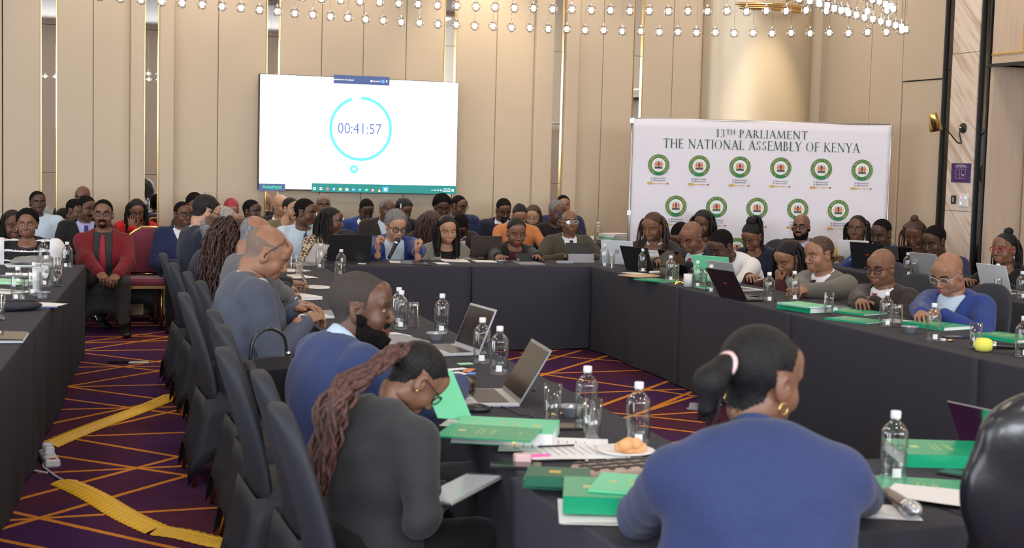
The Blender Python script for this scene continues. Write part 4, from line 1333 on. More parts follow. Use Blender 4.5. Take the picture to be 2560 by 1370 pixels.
# ------------------------------------------------------------------ a seated person
def Rz(a): return np.array(Matrix.Rotation(a, 3, 'Z'))
def Rx(a): return np.array(Matrix.Rotation(a, 3, 'X'))
def Ry(a): return np.array(Matrix.Rotation(a, 3, 'Y'))
def nrm(v): v = np.array(v, float); return v / (np.linalg.norm(v) + 1e-9)


def frame(yaw, pitch=0, roll=0):
    """columns: right, forward, up. yaw = facing angle from +x; pitch>0 looks / leans down"""
    return Rz(math.radians(yaw - 90)) @ Rx(-math.radians(pitch)) @ Ry(math.radians(roll))


def ik(sh, wr, l1, l2, pole):
    d = wr - sh; D_ = np.linalg.norm(d); mx = (l1 + l2) * .995
    if D_ > mx: wr = sh + d * mx / D_; d = wr - sh; D_ = mx
    a = (l1 * l1 - l2 * l2 + D_ * D_) / (2 * D_); h = math.sqrt(max(0, l1 * l1 - a * a)); u = d / D_
    pl = pole - u * (pole @ u); pl = nrm(pl)
    return sh + u * a + pl * h, wr


def wr_noise(amp, seed, fw_=None):
    r = np.random.RandomState(seed); ks = r.normal(size=(7, 3)); ks /= np.linalg.norm(ks, axis=1)[:, None]; ks *= np.array([9, 11, 24, 31, 42, 55, 20.])[:, None]; ph = r.uniform(0, 6, 7)
    def f(X, Y, Z):
        u = np.sin(ks[0, 0] * X + ks[0, 1] * Y + ks[0, 2] * Z + ph[0]); v = np.sin(ks[1, 0] * X + ks[1, 1] * Y + ks[1, 2] * Z + ph[1])
        w = [np.sin(ks[i, 0] * X + ks[i, 1] * Y + ks[i, 2] * Z + ph[i] + 2.2 * u - 1.7 * v) for i in range(2, 7)]
        return (amp * (w[0] * u + .9 * (1 - np.abs(w[1])) * v + .5 * w[2] * w[4] + .35 * w[3] * v)).astype(np.float32)
    return f


LEG = {}
def legs_mesh(kf, wide):
    key = (kf, wide)
    if key not in LEG:
        f = Field()
        f.ell((0, .0, .01), (.165, .14, .11))
        for s in (-1, 1):
            f.cap((s * .085, .02, .0), (s * wide, kf, -.005), .092, .070, k=.04)
            f.cap((s * wide, kf, -.010), (s * (wide + .01), kf - .03, -.40), .068, .050, k=.02)
        V, Q = f.mesh(.014, wr_noise(.0035, 5)); LEG[key] = (smooth_mesh(V, Q, 1), Q)
    return LEG[key]


NP = [0]
PEOPLE = {}


def person(key, u, v, plane, px, yaw, head, lean, sex='m', skin='deep', hair=('short', 'hair_soft'), wear=None, arms=None,
           label='', full=0, eyes='open', glasses=None, beard=None, lips=None, earring=None, vox=.0125, side=0, legs=True,
           hipz=.50, kf=.34, wide=.12, pants='cloth_black', shoes=True, sc=None, group=None, chairlabel=None, chair_kind='cover', seatz=.47, bodysc=None, necklace=None, wrinkle=.003, hwide=1.0, neck=.142):
    """plane = ('x'|'y', value): where along the pixel's sight line the eyes are"""
    H = np.array(PX(u, v, plane[1]) if plane[0] == 'x' else PY(u, v, plane[1]))
    dep = depth(H); s = sc or float(np.clip(px * dep / F / .245, .94, 1.16))
    NP[0] += 1; seed = NP[0]
    hy, hp, hr = head
    Rh = frame(hy, hp, hr); Rt = frame(yaw, lean, side)
    Rm = frame((hy + yaw * 2) / 3 if abs(hy - yaw) < 180 else yaw, (hp * .45 + lean * .55), hr * .4 + side * .6)
    T = HT[(sex, full)]
    pnb = np.array((0, -.032, -neck))
    N = H + s * (Rm @ pnb)
    hs = np.array((hwide, 1, 1))
    V = None; w = sstep((-T['V'][:, 2] - .075) / .085)[:, None]; TV = T['V'].copy(); TV[:, 2] = np.where(TV[:, 2] < -.09, -.09 + (TV[:, 2] + .09) * (neck - .09) / .085, TV[:, 2])
    V = TV * hs
    Vh = H + s * (V @ Rh.T); Vt = N + s * ((V - pnb) @ Rt.T)
    Vb = Vh * (1 - w) + Vt * w
    bs = bodysc or max(s, 1.05)
    def TT(x, y, z): return N + bs * (Rt @ np.array((x, y, z), float))
    Lw = (N[2] - hipz) / max(.3, Rt[2, 2]); L = Lw / bs
    q = float(np.clip(L / .47, .62, 1.1))
    hip = N - Rt[:, 2] * Lw
    wear = dict(wear or {}); kind = wear.get('kind', 'suit')
    m_ = sex == 'm'; sw = (.188 if m_ else .160) + wear.get('broad', 0); belly = wear.get('belly', 0.0)
    sdz = wear.get('drop', 0)
    shl = {1: TT(sw, -.012, -.050 - sdz), -1: TT(-sw, -.012, -.050 - sdz)}
    # arms
    base = np.array((hip[0], hip[1], 0.))
    fwd = Rt[:, 1].copy(); fh = nrm((fwd[0], fwd[1], 0)); rh = np.array((fh[1], -fh[0], 0))
    arms = dict(arms or {})
    AR = {}
    for sd in (1, -1):
        a = arms.get('R' if sd == 1 else 'L', arms.get('both', ('lap',)))
        pose = 'rest'; pole = np.array((0, 0, -1.)) + rh * sd * .8 - fh * .35; show = True; pn = None
        if a[0] == 'lap': wr = hip + fh * .30 * bs + rh * sd * .07 + np.array((0, 0, .13)); show = len(a) > 1
        elif a[0] == 'table':   # ('table', forward, sideways, z)
            wr = N + fh * a[1] + rh * sd * a[2]; wr[2] = a[3] if len(a) > 3 else .80
            pole = np.array((0, 0, -.7)) + rh * sd * 1.0 - fh * .2
        elif a[0] == 'pix':     # ('pix', u, v, z) wrist where the sight line meets height z
            wr = np.array(PZ(a[1], a[2], a[3]))
        elif a[0] == 'at': wr = N + fh * a[1] + rh * sd * a[2] + np.array((0, 0, a[3]))
        elif a[0] == 'eld':     # elbow and wrist at given distances from the camera
            dn0 = depth(N)
            def at_(uu, vv, dd):
                r0 = ray(uu, vv); return np.array(Vector((0, 0, CAMH)) + r0 * ((dn0 + dd) / r0.dot(fw)))
            AR[sd] = (at_(a[1], a[2], a[3]), at_(a[5], a[6], a[7]), a[4], True, a[8] if len(a) > 8 else None); continue
        elif a[0] == 'elb':     # ('elb', u, v, z, pose, forward, side) elbow given, wrist relative to it
            ee = np.array(PZ(a[1], a[2], a[3])); wr = ee + fh * a[5] - rh * sd * a[6]
            AR[sd] = (ee, wr, a[4], True, None); continue
        elif a[0] == 'down': wr = shl[sd] + np.array((0, 0, -.47)) * bs + fh * .10 + rh * sd * .05; show = False
        if len(a) > 4: pose = a[4]
        if len(a) > 5 and a[5] is not None: pole = rh * sd * a[5][1] + fh * a[5][0] + np.array((0, 0, a[5][2]))
        if len(a) > 6: pn = a[6]
        el, wr = ik(shl[sd], wr, .285 * bs, .255 * bs, pole)
        AR[sd] = (el, wr, pose, show, pn)
    parts = [(Vb, T['Q'], T['mid' if eyes == 'down' else 'mi'])]
    # hidden core of the body, so that head and hands belong to one figure
    f = Field()
    f.cap(TT(0, -.02, -.05), TT(0, -.01, -L + .10), .07 * bs, .09 * bs, k=.05)
    f.cap(TT(-sw * .8, -.012, -.07), TT(sw * .8, -.012, -.07), .035, .035, k=.03)
    for sd in (1, -1):
        el, wr, pose, show, _ = AR[sd]
        f.cap(TT(sd * sw * .8, -.012, -.07), el, .036, .030, k=.02); f.cap(el, wr, .030, .024, k=.01)
        k0 = hip + fh * kf * bs * .95 + rh * sd * wide * bs; k0[2] = hipz - .01
        an = hip + fh * (kf - .04) * bs + rh * sd * (wide + .01) * bs; an[2] = .10
        if legs: f.cap(hip + rh * sd * .07, k0, .05, .042, k=.03); f.cap(k0, an, .04, .030, k=.01)
    Vc, Qc = f.mesh(.02); parts.append((Vc, Qc, 0))
    for sd in (1, -1):
        el, wr, pose, show, pn = AR[sd]
        if not show: continue
        hv, hq = hand(pose); y_ = nrm(wr - el)
        if pose in ('rest', 'type', 'open') and arms.get('R' if sd == 1 else 'L', arms.get('both', ('lap',)))[0] in ('table', 'pix', 'elb'): y_ = nrm((y_[0], y_[1], y_[2] * .25))
        if pn is not None and len(pn) > 3: y_ = nrm(pn[3:6]); 
        palm = np.array(pn[:3], float) if pn is not None else np.array((0, 0, -1.)) - rh * sd * .25
        z_ = -nrm(palm - y_ * (palm @ y_)); x_ = np.cross(y_, z_)
        R_ = np.stack([x_, y_, z_], 1); hh = hv.copy() * bs * (.98 if m_ else .88)
        # thumb points to the inside: +x for the left hand, mirrored for the right
        if sd == 1: hh[:, 0] *= -1; hq = hq[:, ::-1]
        parts.append((wr + hh @ R_.T, hq, 0))
    Va, Qa, ma = merge(parts)
    sk = 'skin_' + skin
    hcol = hair[1] if hair[1] != 'hair_palegrey' else 'hair_grey'
    root = mesh_obj('person', Va - base, Qa, [sk, lips or 'lips_' + skin, 'eye_white', 'iris', hcol], None, True, ma, loc=base)
    tag(root, label, 'person', group)
    def child(name, V_, Q_, m, sm=True, mi=None, parent=None, **k): return mesh_obj(name, V_ - base, Q_, m, parent or root, sm, mi, **k)
    PEOPLE[key] = dict(H=H, N=N, hip=hip, Rt=Rt, Rh=Rh, s=s, AR=AR, root=root, fh=fh, rh=rh, base=base)
    def hw(P_): return H + s * ((np.asarray(P_, float).reshape(-1, 3) * hs) @ Rh.T)
    def mbchild(mb, name, m, xf, parent=None, **k):
        return mesh_obj(name, xf(np.array(mb.v)) - base, mb.f, m, parent or root, mb.sm, mb.mi, **k)
    # ---- hair
    hk, hm = hair[0], hair[1]
    HP = {'short': (.0055, 'short', .15), 'crop': (.0032, 'short', .05), 'thick': (.017, 'short', .25), 'medium': (.011, 'short', .2), 'recede': (.0045, 'recede', .1),
          'fringe': (.0030, 'recede', .05), 'afro': (.030, 'woman', .18), 'curlyshort': (.020, 'woman', .35), 'sleek': (.006, 'woman', .04), 'rows': (.006, 'woman', .35), 'full': (.014, 'woman', .12)}
    base_style = {'bald': None, 'bun': 'sleek', 'pony': 'sleek', 'highpony': 'rows', 'long': 'sleek', 'bob': 'full', 'curlylong': 'full', 'braids': 'rows', 'locs': 'rows', 'braidpony': 'rows', 'wavy': 'full', 'shoulder': 'full', 'topbraids': 'rows'}.get(hk, hk)
    if base_style:
        t0, st, nz = HP[base_style]
        hv, hq = hair_patch(T, t0, st, nz, ring=1 if base_style == 'fringe' else False)
        # crown of thick hair reads taller
        child('hair', hw(hv), hq, hm)
    dn_ = Rh.T @ np.array((0, 0, -1.))       # world down seen from the head
    r_ = random.Random(seed * 7 + 1)
    def strands(name, anchors, length, rad, wave=0, out=.5, n=9, jit=.01, m=hm, dn=None, hug=None, taper=.5):
        mb = MB(); D_ = nrm(dn if dn is not None else dn_)
        for ac in anchors:
            ac = np.array(ac, float); o = nrm(ac - np.array((0, -.01, .0))); Ls = length * r_.uniform(.85, 1.1); ph = r_.uniform(0, 6); pts = []; p = ac.copy()
            j1 = np.array([r_.uniform(-jit, jit) for _ in range(3)])
            for i in range(n + 1):
                t = i / n; dr = nrm(o * out * max(0, 1 - 2.2 * t) + D_ * (.35 + 1.6 * t) + j1 * 6 * t)
                if i: p = p + dr * Ls / n
                # stay outside the head and neck
                qn = p / np.array((.083, .104, .100)); l_ = np.linalg.norm(qn - np.array((0, -.1, .25)))
                if l_ < 1.0: p = (np.array((0, -.1, .25)) + (qn - np.array((0, -.1, .25))) / l_) * np.array((.083, .104, .100))
                wv = np.array((math.sin(t * wave + ph), math.cos(t * wave * 1.1 + ph), math.sin(t * wave * .9 + 2 * ph))) * (.008 if wave else 0) * min(1, t * 3)
                pts.append(tuple(p + wv))
            mb.tube(pts, [rad * (1 - taper * (i / n) ** 2) for i in range(n + 1)], 5)
        return mbchild(mb, name, hm if m is None else m, hw)
    def scalp(n, y0=-.09, y1=.03, zmin=-.03, seedk=0):
        out_ = []
        for i in range(n):
            a = lerp(math.radians(200), math.radians(-20), i / max(1, n - 1)) if seedk == 0 else math.radians(r_.uniform(-25, 205)); zz = r_.uniform(zmin, .075)
            rr = math.sqrt(max(.05, 1 - ((zz - .03) / .088) ** 2)); y = -.014 - .096 * rr * math.sin(a); x = .079 * rr * math.cos(a)
            if y > y1: continue
            out_.append((x, y, zz))
        return out_
    if hk in ('long', 'shoulder'):
        f = Field(); Ls = .34 if hk == 'long' else .22
        for sx in (-1, 1):
            for yo, ra in ((.012, .020), (-.03, .028), (-.065, .030)):
                a0_ = np.array((sx * (.062 if yo > -.05 else .03), yo, .02)); f.cap(a0_, a0_ + dn_ * .16 + np.array((sx * .018, 0, 0)), ra * .8, ra, k=.02)
                f.cap(a0_ + dn_ * .16 + np.array((sx * .018, 0, 0)), a0_ + dn_ * Ls + np.array((sx * .02, .0, 0)), ra, ra * .8, k=.02)
        f.ell((0, .045, -.03), (.062, .075, .085), k=.01, op='s')
        f.ell((0, .0, -.14), (.05, .05, .09), k=.01, op='s')
        hv, hq = f.mesh(.006, wr_noise(.0015, seed)); child('hair', hw(hv), hq, hm)
        strands('hair', scalp(34, zmin=-.0, seedk=1), Ls, .0055, out=.3)
    elif hk in ('bob', 'wavy'):
        strands('hair', scalp(90, y1=.052, zmin=-.02, seedk=1), .20 if hk == 'bob' else .24, .0075, wave=5 if hk == 'wavy' else 3, out=.55, jit=.012)
    elif hk == 'curlylong':
        strands('hair', scalp(300, y1=.05, zmin=-.03, seedk=1), .46, .0048, wave=34, out=1.1, n=30, jit=.05, taper=.3)
    elif hk in ('braids', 'locs'):
        strands('braids', scalp(70, y1=.04, zmin=-.02, seedk=1), .24 if hk == 'braids' else .30, .0058, wave=2, out=.5, jit=.010)
    elif hk == 'topbraids':
        mb = MB(); mb.ell((0, -.04, .125), (.035, .035, .03)); mbchild(mb, 'bun', hm, hw)
        strands('braids', scalp(40, y1=-.0, zmin=-.0, seedk=1), .26, .0058, wave=2, out=.5, jit=.010)
    elif hk == 'highpony':
        f = Field(); f.ell((0, -.055, .115), (.045, .045, .036)); hv, hq = f.mesh(.006, wr_noise(.002, 3)); child('bun', hw(hv), hq, hm)
        strands('ponytail', [(r_.uniform(-.03, .03), -.085 + r_.uniform(-.02, .0), .105) for _ in range(34)], .30, .0055, wave=4, out=.8, jit=.02)
    elif hk == 'pony':      # low smooth ponytail
        f = Field(); f.ell((0, -.112, .010), (.026, .026, .024)); f.cap((0, -.125, .006), np.array((0, -.155, -.03)), .026, .034, k=.02); f.cap((0, -.155, -.03), np.array((0, -.150, -.085)), .034, .020, k=.02)
        hv, hq = f.mesh(.0045, wr_noise(.0012, 9)); child('ponytail', hw(hv), hq, hm)
        strands('ponytail', [(r_.uniform(-.02, .02), -.135, r_.uniform(-.02, .02)) for _ in range(26)], .12, .004, wave=3, out=.9, jit=.02)
        mb = MB(); mb.tube([(0 + .026 * math.cos(a), -.118 + .004 * math.sin(a), .012 + .026 * math.sin(a)) for a in [k * math.pi / 8 for k in range(16)]], .007, 6, closed=True)
        mbchild(mb, 'hair_tie', mat('pink_satin', (.75, .50, .48), .4), hw)
    elif hk == 'bun':
        mb = MB(); mb.ell((0, -.105, .045), (.035, .03, .035)); mbchild(mb, 'bun', hm, hw)
    elif hk == 'braidpony':   # thick wavy twist lying down the back
        f = Field(); f.ell((0, -.10, .02), (.04, .03, .035)); hv, hq = f.mesh(.005); child('bun', hw(hv), hq, 'hair_auburn')
        mb = MB(); P0 = H + s * (Rh @ np.array((0, -.105, .02)))
        for i in range(64):
            j = r_.uniform(-1, 1); j2 = r_.uniform(0, 1); ph = r_.uniform(0, 6); pts = []
            P1 = TT(-.02 + j * .05, -.15 - .035 * j2, .03); P2 = TT(-.03 + j * .055, -.165 - .03 * j2, -.14); P3 = TT(-.05 + j * .03, -.150 - .03 * j2, -.30 - .06 * r_.random())
            cc = catmull([tuple(P0 + np.array((r_.uniform(-.02, .02), r_.uniform(-.02, .02), r_.uniform(-.02, .02)))), tuple(P1), tuple(P2), tuple(P3)], n=9)
            for k_2, p_ in enumerate(cc): pts.append((p_.x + .009 * math.sin(k_2 * .95 + ph), p_.y + .009 * math.cos(k_2 * 1.1 + ph), p_.z + .006 * math.sin(k_2 * 1.3 + ph)))
            mb.tube(pts, [.0085 * (1 - .5 * (k_2 / len(pts)) ** 3) for k_2 in range(len(pts))], 5)
        mbchild(mb, 'braids', 'hair_auburn', lambda P_: P_)
    if wear.get('flower'):
        mb = MB()
        for i in range(6):
            a = i * math.pi / 3; mb.ell((.070 + .004, .02 + .018 * math.cos(a), .06 + .018 * math.sin(a)), (.005, .012, .012), 8, 6)
        mbchild(mb, 'hair_flower', 'white', hw)
    if beard:
        bv, bq = (beard_patch(T, beard[1]) if beard[0] == 'full' else mous_patch(T, beard[1], beard[0] == 'goatee'))
        if len(bq): child('beard' if beard[0] != 'moustache' else 'moustache', hw(bv), bq, beard[2] if len(beard) > 2 else hm)
    # ---- glasses
    if glasses:
        gm, up_ = glasses[0], (glasses[1] if len(glasses) > 1 else 0)
        def gx(P_):
            P_ = np.asarray(P_, float).reshape(-1, 3)
            if up_:
                a = up_; c_, s_ = math.cos(a), math.sin(a); y0, z0 = 0., .0
                P_ = np.stack([P_[:, 0], y0 + (P_[:, 1] - y0) * c_ - (P_[:, 2] - z0) * s_, z0 + (P_[:, 1] - y0) * s_ + (P_[:, 2] - z0) * c_], 1)
            return hw(P_)
        thick = .0022 if len(glasses) < 3 else glasses[2]
        mb = MB(); lens = MB()
        for sx in (-1, 1):
            lp_ = []
            for i in range(20):
                a = 2 * math.pi * i / 20; c_, s_ = math.cos(a), math.sin(a)
                lx = .0245 * (abs(c_) ** .75) * (1 if c_ >= 0 else -1); lz = .0175 * (abs(s_) ** .8) * (1 if s_ >= 0 else -1)
                lp_.append((sx * .0335 + lx, .0985 - .10 * abs(sx * .0335 + lx) ** 1.1, .000 + lz))
            mb.tube(lp_, thick, 6, closed=True); lens.add(lp_, [tuple(range(20))])
            mb.tube([(sx * .058, .092, .006), (sx * .074, .070, .006), (sx * .0795, .0, .006), (sx * .078, -.022, -.008)], thick * .9, 6)
        mb.tube([(-.010, .0985, .003), (0, .101, .006), (.010, .0985, .003)], thick, 6)
        go = mbchild(mb, 'glasses', gm, gx); lo_ = mesh_obj('lens', gx(np.array(lens.v)) - base, lens.f, 'lens_glass', go)
    if earring:
        for sx in (-1, 1):
            mb = MB()
            if earring[0] == 'hoop': mb.tube([(sx * .082, -.002 + .013 * math.cos(a), -.058 + .013 * math.sin(a)) for a in [k * math.pi / 8 for k in range(16)]], .002, 5, closed=True)
            elif earring[0] == 'drop': mb.ell((sx * .082, 0, -.060), (.004, .008, .014), 8, 6)
            else: mb.ell((sx * .084, 0, -.043), (.0055,) * 3, 8, 6)
            mbchild(mb, 'earring', earring[1], hw)
    # ---- clothes
    col = wear.get('col', 'cloth_navy'); under = wear.get('under', 'cloth_white')
    def torso(f, dr, full_=True):
        cr = (.190, .132) if m_ else (.160, .114)
        cr = (cr[0] + wear.get('broad', 0) * .8, cr[1] + belly * .3)
        f.ell(TT(0, .0, -.185 * q), np.array((cr[0] + dr, cr[1] + dr, .185 * q + .02)) * bs, R=Rt.T, k=.04)
        f.ell(TT(0, .012 + belly * .5, -L + .20 * q), np.array(((.170 if m_ else .145) + belly + dr, (.132 if m_ else .112) + belly + dr, .20 * q)) * bs, R=Rt.T, k=.05)
        f.ell(TT(0, .02, -L + .03), np.array(((.182 if m_ else .178) + belly * .6 + dr, .125 + dr, .12)) * bs, R=Rt.T, k=.05)
        for sd in (1, -1):
            f.cap(TT(sd * .03, -.030, -.030), TT(sd * (sw - .040), -.018, -.052 - sdz), (.048 + dr) * bs, (.052 + dr) * bs, k=.03)
            if not m_: f.ell(TT(sd * .065, .070, -.215 * q), np.array((.062 + dr,) * 3) * bs, k=.04)
        f.ell(TT(0, -.048, -.13), np.array((.165 + dr, .072 + dr, .14)) * bs, R=Rt.T, k=.08)
    def local(X, Y, Z):
        x, y, z = (X - N[0]) / bs, (Y - N[1]) / bs, (Z - N[2]) / bs
        return (Rt[0, 0] * x + Rt[1, 0] * y + Rt[2, 0] * z, Rt[0, 1] * x + Rt[1, 1] * y + Rt[2, 1] * z, Rt[0, 2] * x + Rt[1, 2] * y + Rt[2, 2] * z)
    vz = wear.get('vz', -.27 * q if kind == 'suit' else -.2 * q); vw = wear.get('vw', .078); vtop = -.01; vb = wear.get('vb', 0.0)
    def wv_(z): return vb + (vw - vb) * np.clip((z - vz) / (vtop - vz), 0, 1.25)
    fo = Field(); dr = 0.0 if kind in ('shirt', 'top') else .008
    torso(fo, dr)
    sr = wear.get('sleeve', 1.0)
    if wear.get('puff'):
        for sd in (1, -1): fo.ell(TT(sd * (sw + .01), -.005, -.07), np.array((.085, .085, .09)) * bs, k=.02)
    nu = nrm(H + s * (Rh @ np.array((0, -.02, -.09))) - N)
    nkr = (.058 if m_ else .050) * s
    fo.cap(N - nu * .01, N + nu * .20, nkr + (.004 if kind != 'top' else .010), nkr + .02, k=.008, op='s')
    hasv = kind in ('suit', 'cardigan', 'blazer', 'openshirt')
    if hasv:
        def wedge(X, Y, Z):
            x, y, z = local(X, Y, Z); return np.maximum(np.abs(x) - wv_(z), np.maximum(.015 - y, vz - z)) * bs
        fo.fn(wedge, *(lambda c: (c - .5, c + .5))(np.array(TT(0, 0, -.15))), k=.006)
    elif kind == 'top' and wear.get('scoop', .06):
        sc2 = wear.get('scoop', .06)
        fo.ell(TT(0, .06, -.01), np.array((.075, .09, sc2)) * bs, R=Rt.T, k=.01, op='s')
    for sd in (1, -1):
        el, wr, pose, show, _ = AR[sd]; ar = (.064 if m_ else .053) + dr
        fo.cap(TT(sd * (sw - .01), -.012, -.058 - sdz), el, ar * bs * sr, (ar - .012) * bs * sr, k=.035)
        e2 = el + (wr - el) * (wear.get('slen', .93))
        fo.cap(el, e2, (ar - .012) * bs * sr, (.038 + dr * .6) * bs * (sr if sr < 1.1 else 1.0), k=.012)
    nz1 = wr_noise(wrinkle, seed)
    def nz2(X, Y, Z):
        d = nz1(X, Y, Z)
        if hasv and wear.get('lapel', kind in ('suit', 'blazer')):
            x, y, z = local(X, Y, Z); ww = wv_(z); lw_ = .052 * np.clip((z - vz) / .05, 0, 1) * np.where(z > -.06, 1, 1)
            m1 = np.clip((np.abs(x) - ww) / .010, 0, 1) * np.clip((ww + lw_ - np.abs(x)) / .010, 0, 1) * ((y > .0) & (y < .19 + belly)) * np.clip((z - vz) / .02, 0, 1) * np.clip((.01 - z) / .02, 0, 1)
            d = d - .0075 * m1
        return d
    jv, jq = fo.mesh(vox, nz2)
    cname = {'suit': 'jacket', 'blazer': 'jacket', 'cardigan': 'cardigan', 'shirt': 'shirt', 'top': 'top', 'openshirt': 'jacket'}[kind]
    if wear.get('stripes'):
        c = jv[jq].mean(1); zz = ((c - N) @ Rt[:, 2]) / bs; ph = (zz / .075) % 1; mi_ = (ph < .16).astype(int)
        xx = np.abs((c - N) @ Rt[:, 0]) / bs; mi_[xx > sw - .02] = 1
        child(cname, jv, jq, [col, 'cloth_white'], mi=mi_)
    else: child(cname, jv, jq, col)
    bvh = None
    if hasv:
        fi = Field(); torso(fi, -.014); fi.cap(N - nu * .02, N + nu * .012, nkr + .006, nkr + .004, k=.012)
        fi.cap(N + nu * .0, N + nu * .20, nkr + .001, nkr + .02, k=.004, op='s')
        if not wear.get('collar', True):
            sc2 = wear.get('scoop', .05)
            fi.ell(TT(0, .07, -.0), np.array((.07, .09, sc2)) * bs, R=Rt.T, k=.01, op='s')
        iv, iq = fi.mesh(vox, wr_noise(.0006, seed + 50)); child('shirt' if wear.get('collar', True) else 'top', iv, iq, under)
        bvh = BVHTree.FromPolygons([tuple(p) for p in iv], [tuple(int(t) for t in f_) for f_ in iq])
    else:
        bvh = BVHTree.FromPolygons([tuple(p) for p in jv], [tuple(int(t) for t in f_) for f_ in jq])
    collar = wear.get('collar', kind in ('suit', 'shirt', 'cardigan', 'openshirt'))
    if collar:
        cm = wear.get('collarcol', under if hasv else col)
        Rn = np.stack([Rt[:, 0], nrm(Rt[:, 1] - nu * (Rt[:, 1] @ nu)), nu], 1)
        rows = []; nn = 40; gap = math.radians(wear.get('gap', 10))
        for i in range(nn + 1):
            th = gap + (2 * math.pi - 2 * gap) * i / nn; fx, fy = math.sin(th), math.cos(th)
            fr_ = math.exp(-((min(th, 2 * math.pi - th)) / .75) ** 2); t_ = .022 * fy
            R0 = nkr + .004
            for (rr, zz) in ((R0 + .004, -.022 - .012 * fr_), (R0 + .000, .014 - t_ * .5), (R0 + .002, .019 - t_ * .5), (R0 + .010 + .004 * fr_, .012 - t_ * .5 - .01 * fr_), (R0 + .015 + .012 * fr_, -.012 - .036 * fr_)):
                rows.append(N + Rn @ (np.array((fx * rr, fy * rr + .002, zz * s))))
        qd = [(i * 5 + j, i * 5 + j + 1, (i + 1) * 5 + j + 1, (i + 1) * 5 + j) for i in range(nn) for j in range(4)]
        o = child('collar', np.array(rows), np.array(qd), cm); so = o.modifiers.new('s', 'SOLIDIFY'); so.thickness = .002
    tie = wear.get('tie')
    if tie:
        rows = []; zs = np.linspace(-.018, wear.get('tieend', vz if hasv else -.42 * q) - .02, 16)
        dirv = -Rt[:, 1]; last = None
        for i, z in enumerate(zs):
            wd_ = .017 if i == 0 else (.013 if i == 1 else lerp(.016, .036, min(1, (i - 1) / 12)))
            for xx in (-wd_, 0, wd_):
                o_ = TT(xx, .45, z); h_ = bvh.ray_cast(Vector(o_), Vector(dirv))
                if h_[0] is not None: p = np.array(h_[0]); last = (p - N) @ Rt[:, 1]
                else: p = TT(xx, (last or .08) / bs, z)
                off = .020 if i == 0 else (.012 if i == 1 else .006)
                rows.append(p + Rt[:, 1] * (off + (.003 if xx == 0 else 0)))
        qd = [(i * 3 + j, (i + 1) * 3 + j, (i + 1) * 3 + j + 1, i * 3 + j + 1) for i in range(15) for j in range(2)]
        o = child('tie', np.array(rows), np.array(qd), tie); o.modifiers.new('s', 'SOLIDIFY').thickness = .004
    if wear.get('cuff', kind == 'suit'):
        for sd in (1, -1):
            el, wr, pose, show, _ = AR[sd]
            if not show: continue
            d_ = nrm(wr - el); f = MB(); rr = .037 * bs
            ro_ = Vector(d_).to_track_quat('Z', 'Y').to_matrix().to_4x4()
            f.lathe([(rr, -.03), (rr + .001, .012), (rr - .004, .012), (rr - .005, -.02)], c=Vector(wr - d_ * .016), n=18, rot=ro_, cap=False)
            mbchild(f, 'shirt_cuff', under, lambda P_: P_)
    if necklace:
        pts = []
        for i in range(25):
            a = math.radians(-115 + 230 * i / 24); x_ = .062 * math.sin(a); z_ = -.012 - necklace[1] * max(0, math.cos(a))
            o_ = TT(x_, .5, z_); h_ = bvh.ray_cast(Vector(o_), Vector(-Rt[:, 1])); y_ = .055 * math.cos(a)
            p = TT(x_, y_ + .02, z_)
            if h_[0] is not None and ((np.array(h_[0]) - N) @ Rt[:, 1]) / bs > y_: p = np.array(h_[0]) + Rt[:, 1] * .004
            pts.append(tuple(p))
        f = MB(); f.tube(pts, .0025, 5); mbchild(f, 'necklace', necklace[0], lambda P_: P_)
    # ---- legs and shoes
    if legs:
        lv, lq = legs_mesh(kf, wide); Rf = frame(yaw)
        hp_ = hip.copy(); hp_[2] = hipz
        P_ = lv.copy(); P_[:, 2] *= (hipz - .10) / .455 if False else 1
        zsc = (hipz - .085) / .45
        P_[:, 2] = np.where(P_[:, 2] < -.05, P_[:, 2] * zsc, P_[:, 2])
        child('trousers' if m_ or not wear.get('skirt') else 'skirt', hp_ + bs * (P_ @ Rf.T) * np.array((1, 1, 1 / bs)), lq, pants)
        if shoes:
            for sd in (1, -1):
                f = Field(); ax_ = (wide + .012) * sd * (1 + .0)
                f.cap((ax_, kf - .06, .055), (ax_ + sd * .02, kf + .08, .035), .040, .034, k=.03); f.ell((ax_ + sd * .025, kf + .125, .03), (.040, .06, .026), k=.03)
                f.fn(lambda X, Y, Z: Z + 0 * X + 0 * Y - .004, (-1, -1, -.1), (1, 1, .3), k=.003)
                sv, sq = f.mesh(.0085)
                sv = hip * np.array((1, 1, 0)) + bs * (sv @ Rf.T) * np.array((1, 1, 1 / bs))
                child('shoe', sv, sq, 'shoe_leather')
    if chairlabel:
        back = .0
        cp = hip - fh * .02 * bs; cp[1] = min(cp[1], 14.50)
        if chair_kind == 'cover': chair(cp[0], cp[1], math.radians(yaw), chairlabel)
        elif chair_kind == 'banquet': banquet_chair(cp[0], cp[1], math.radians(yaw), chairlabel)
    return root


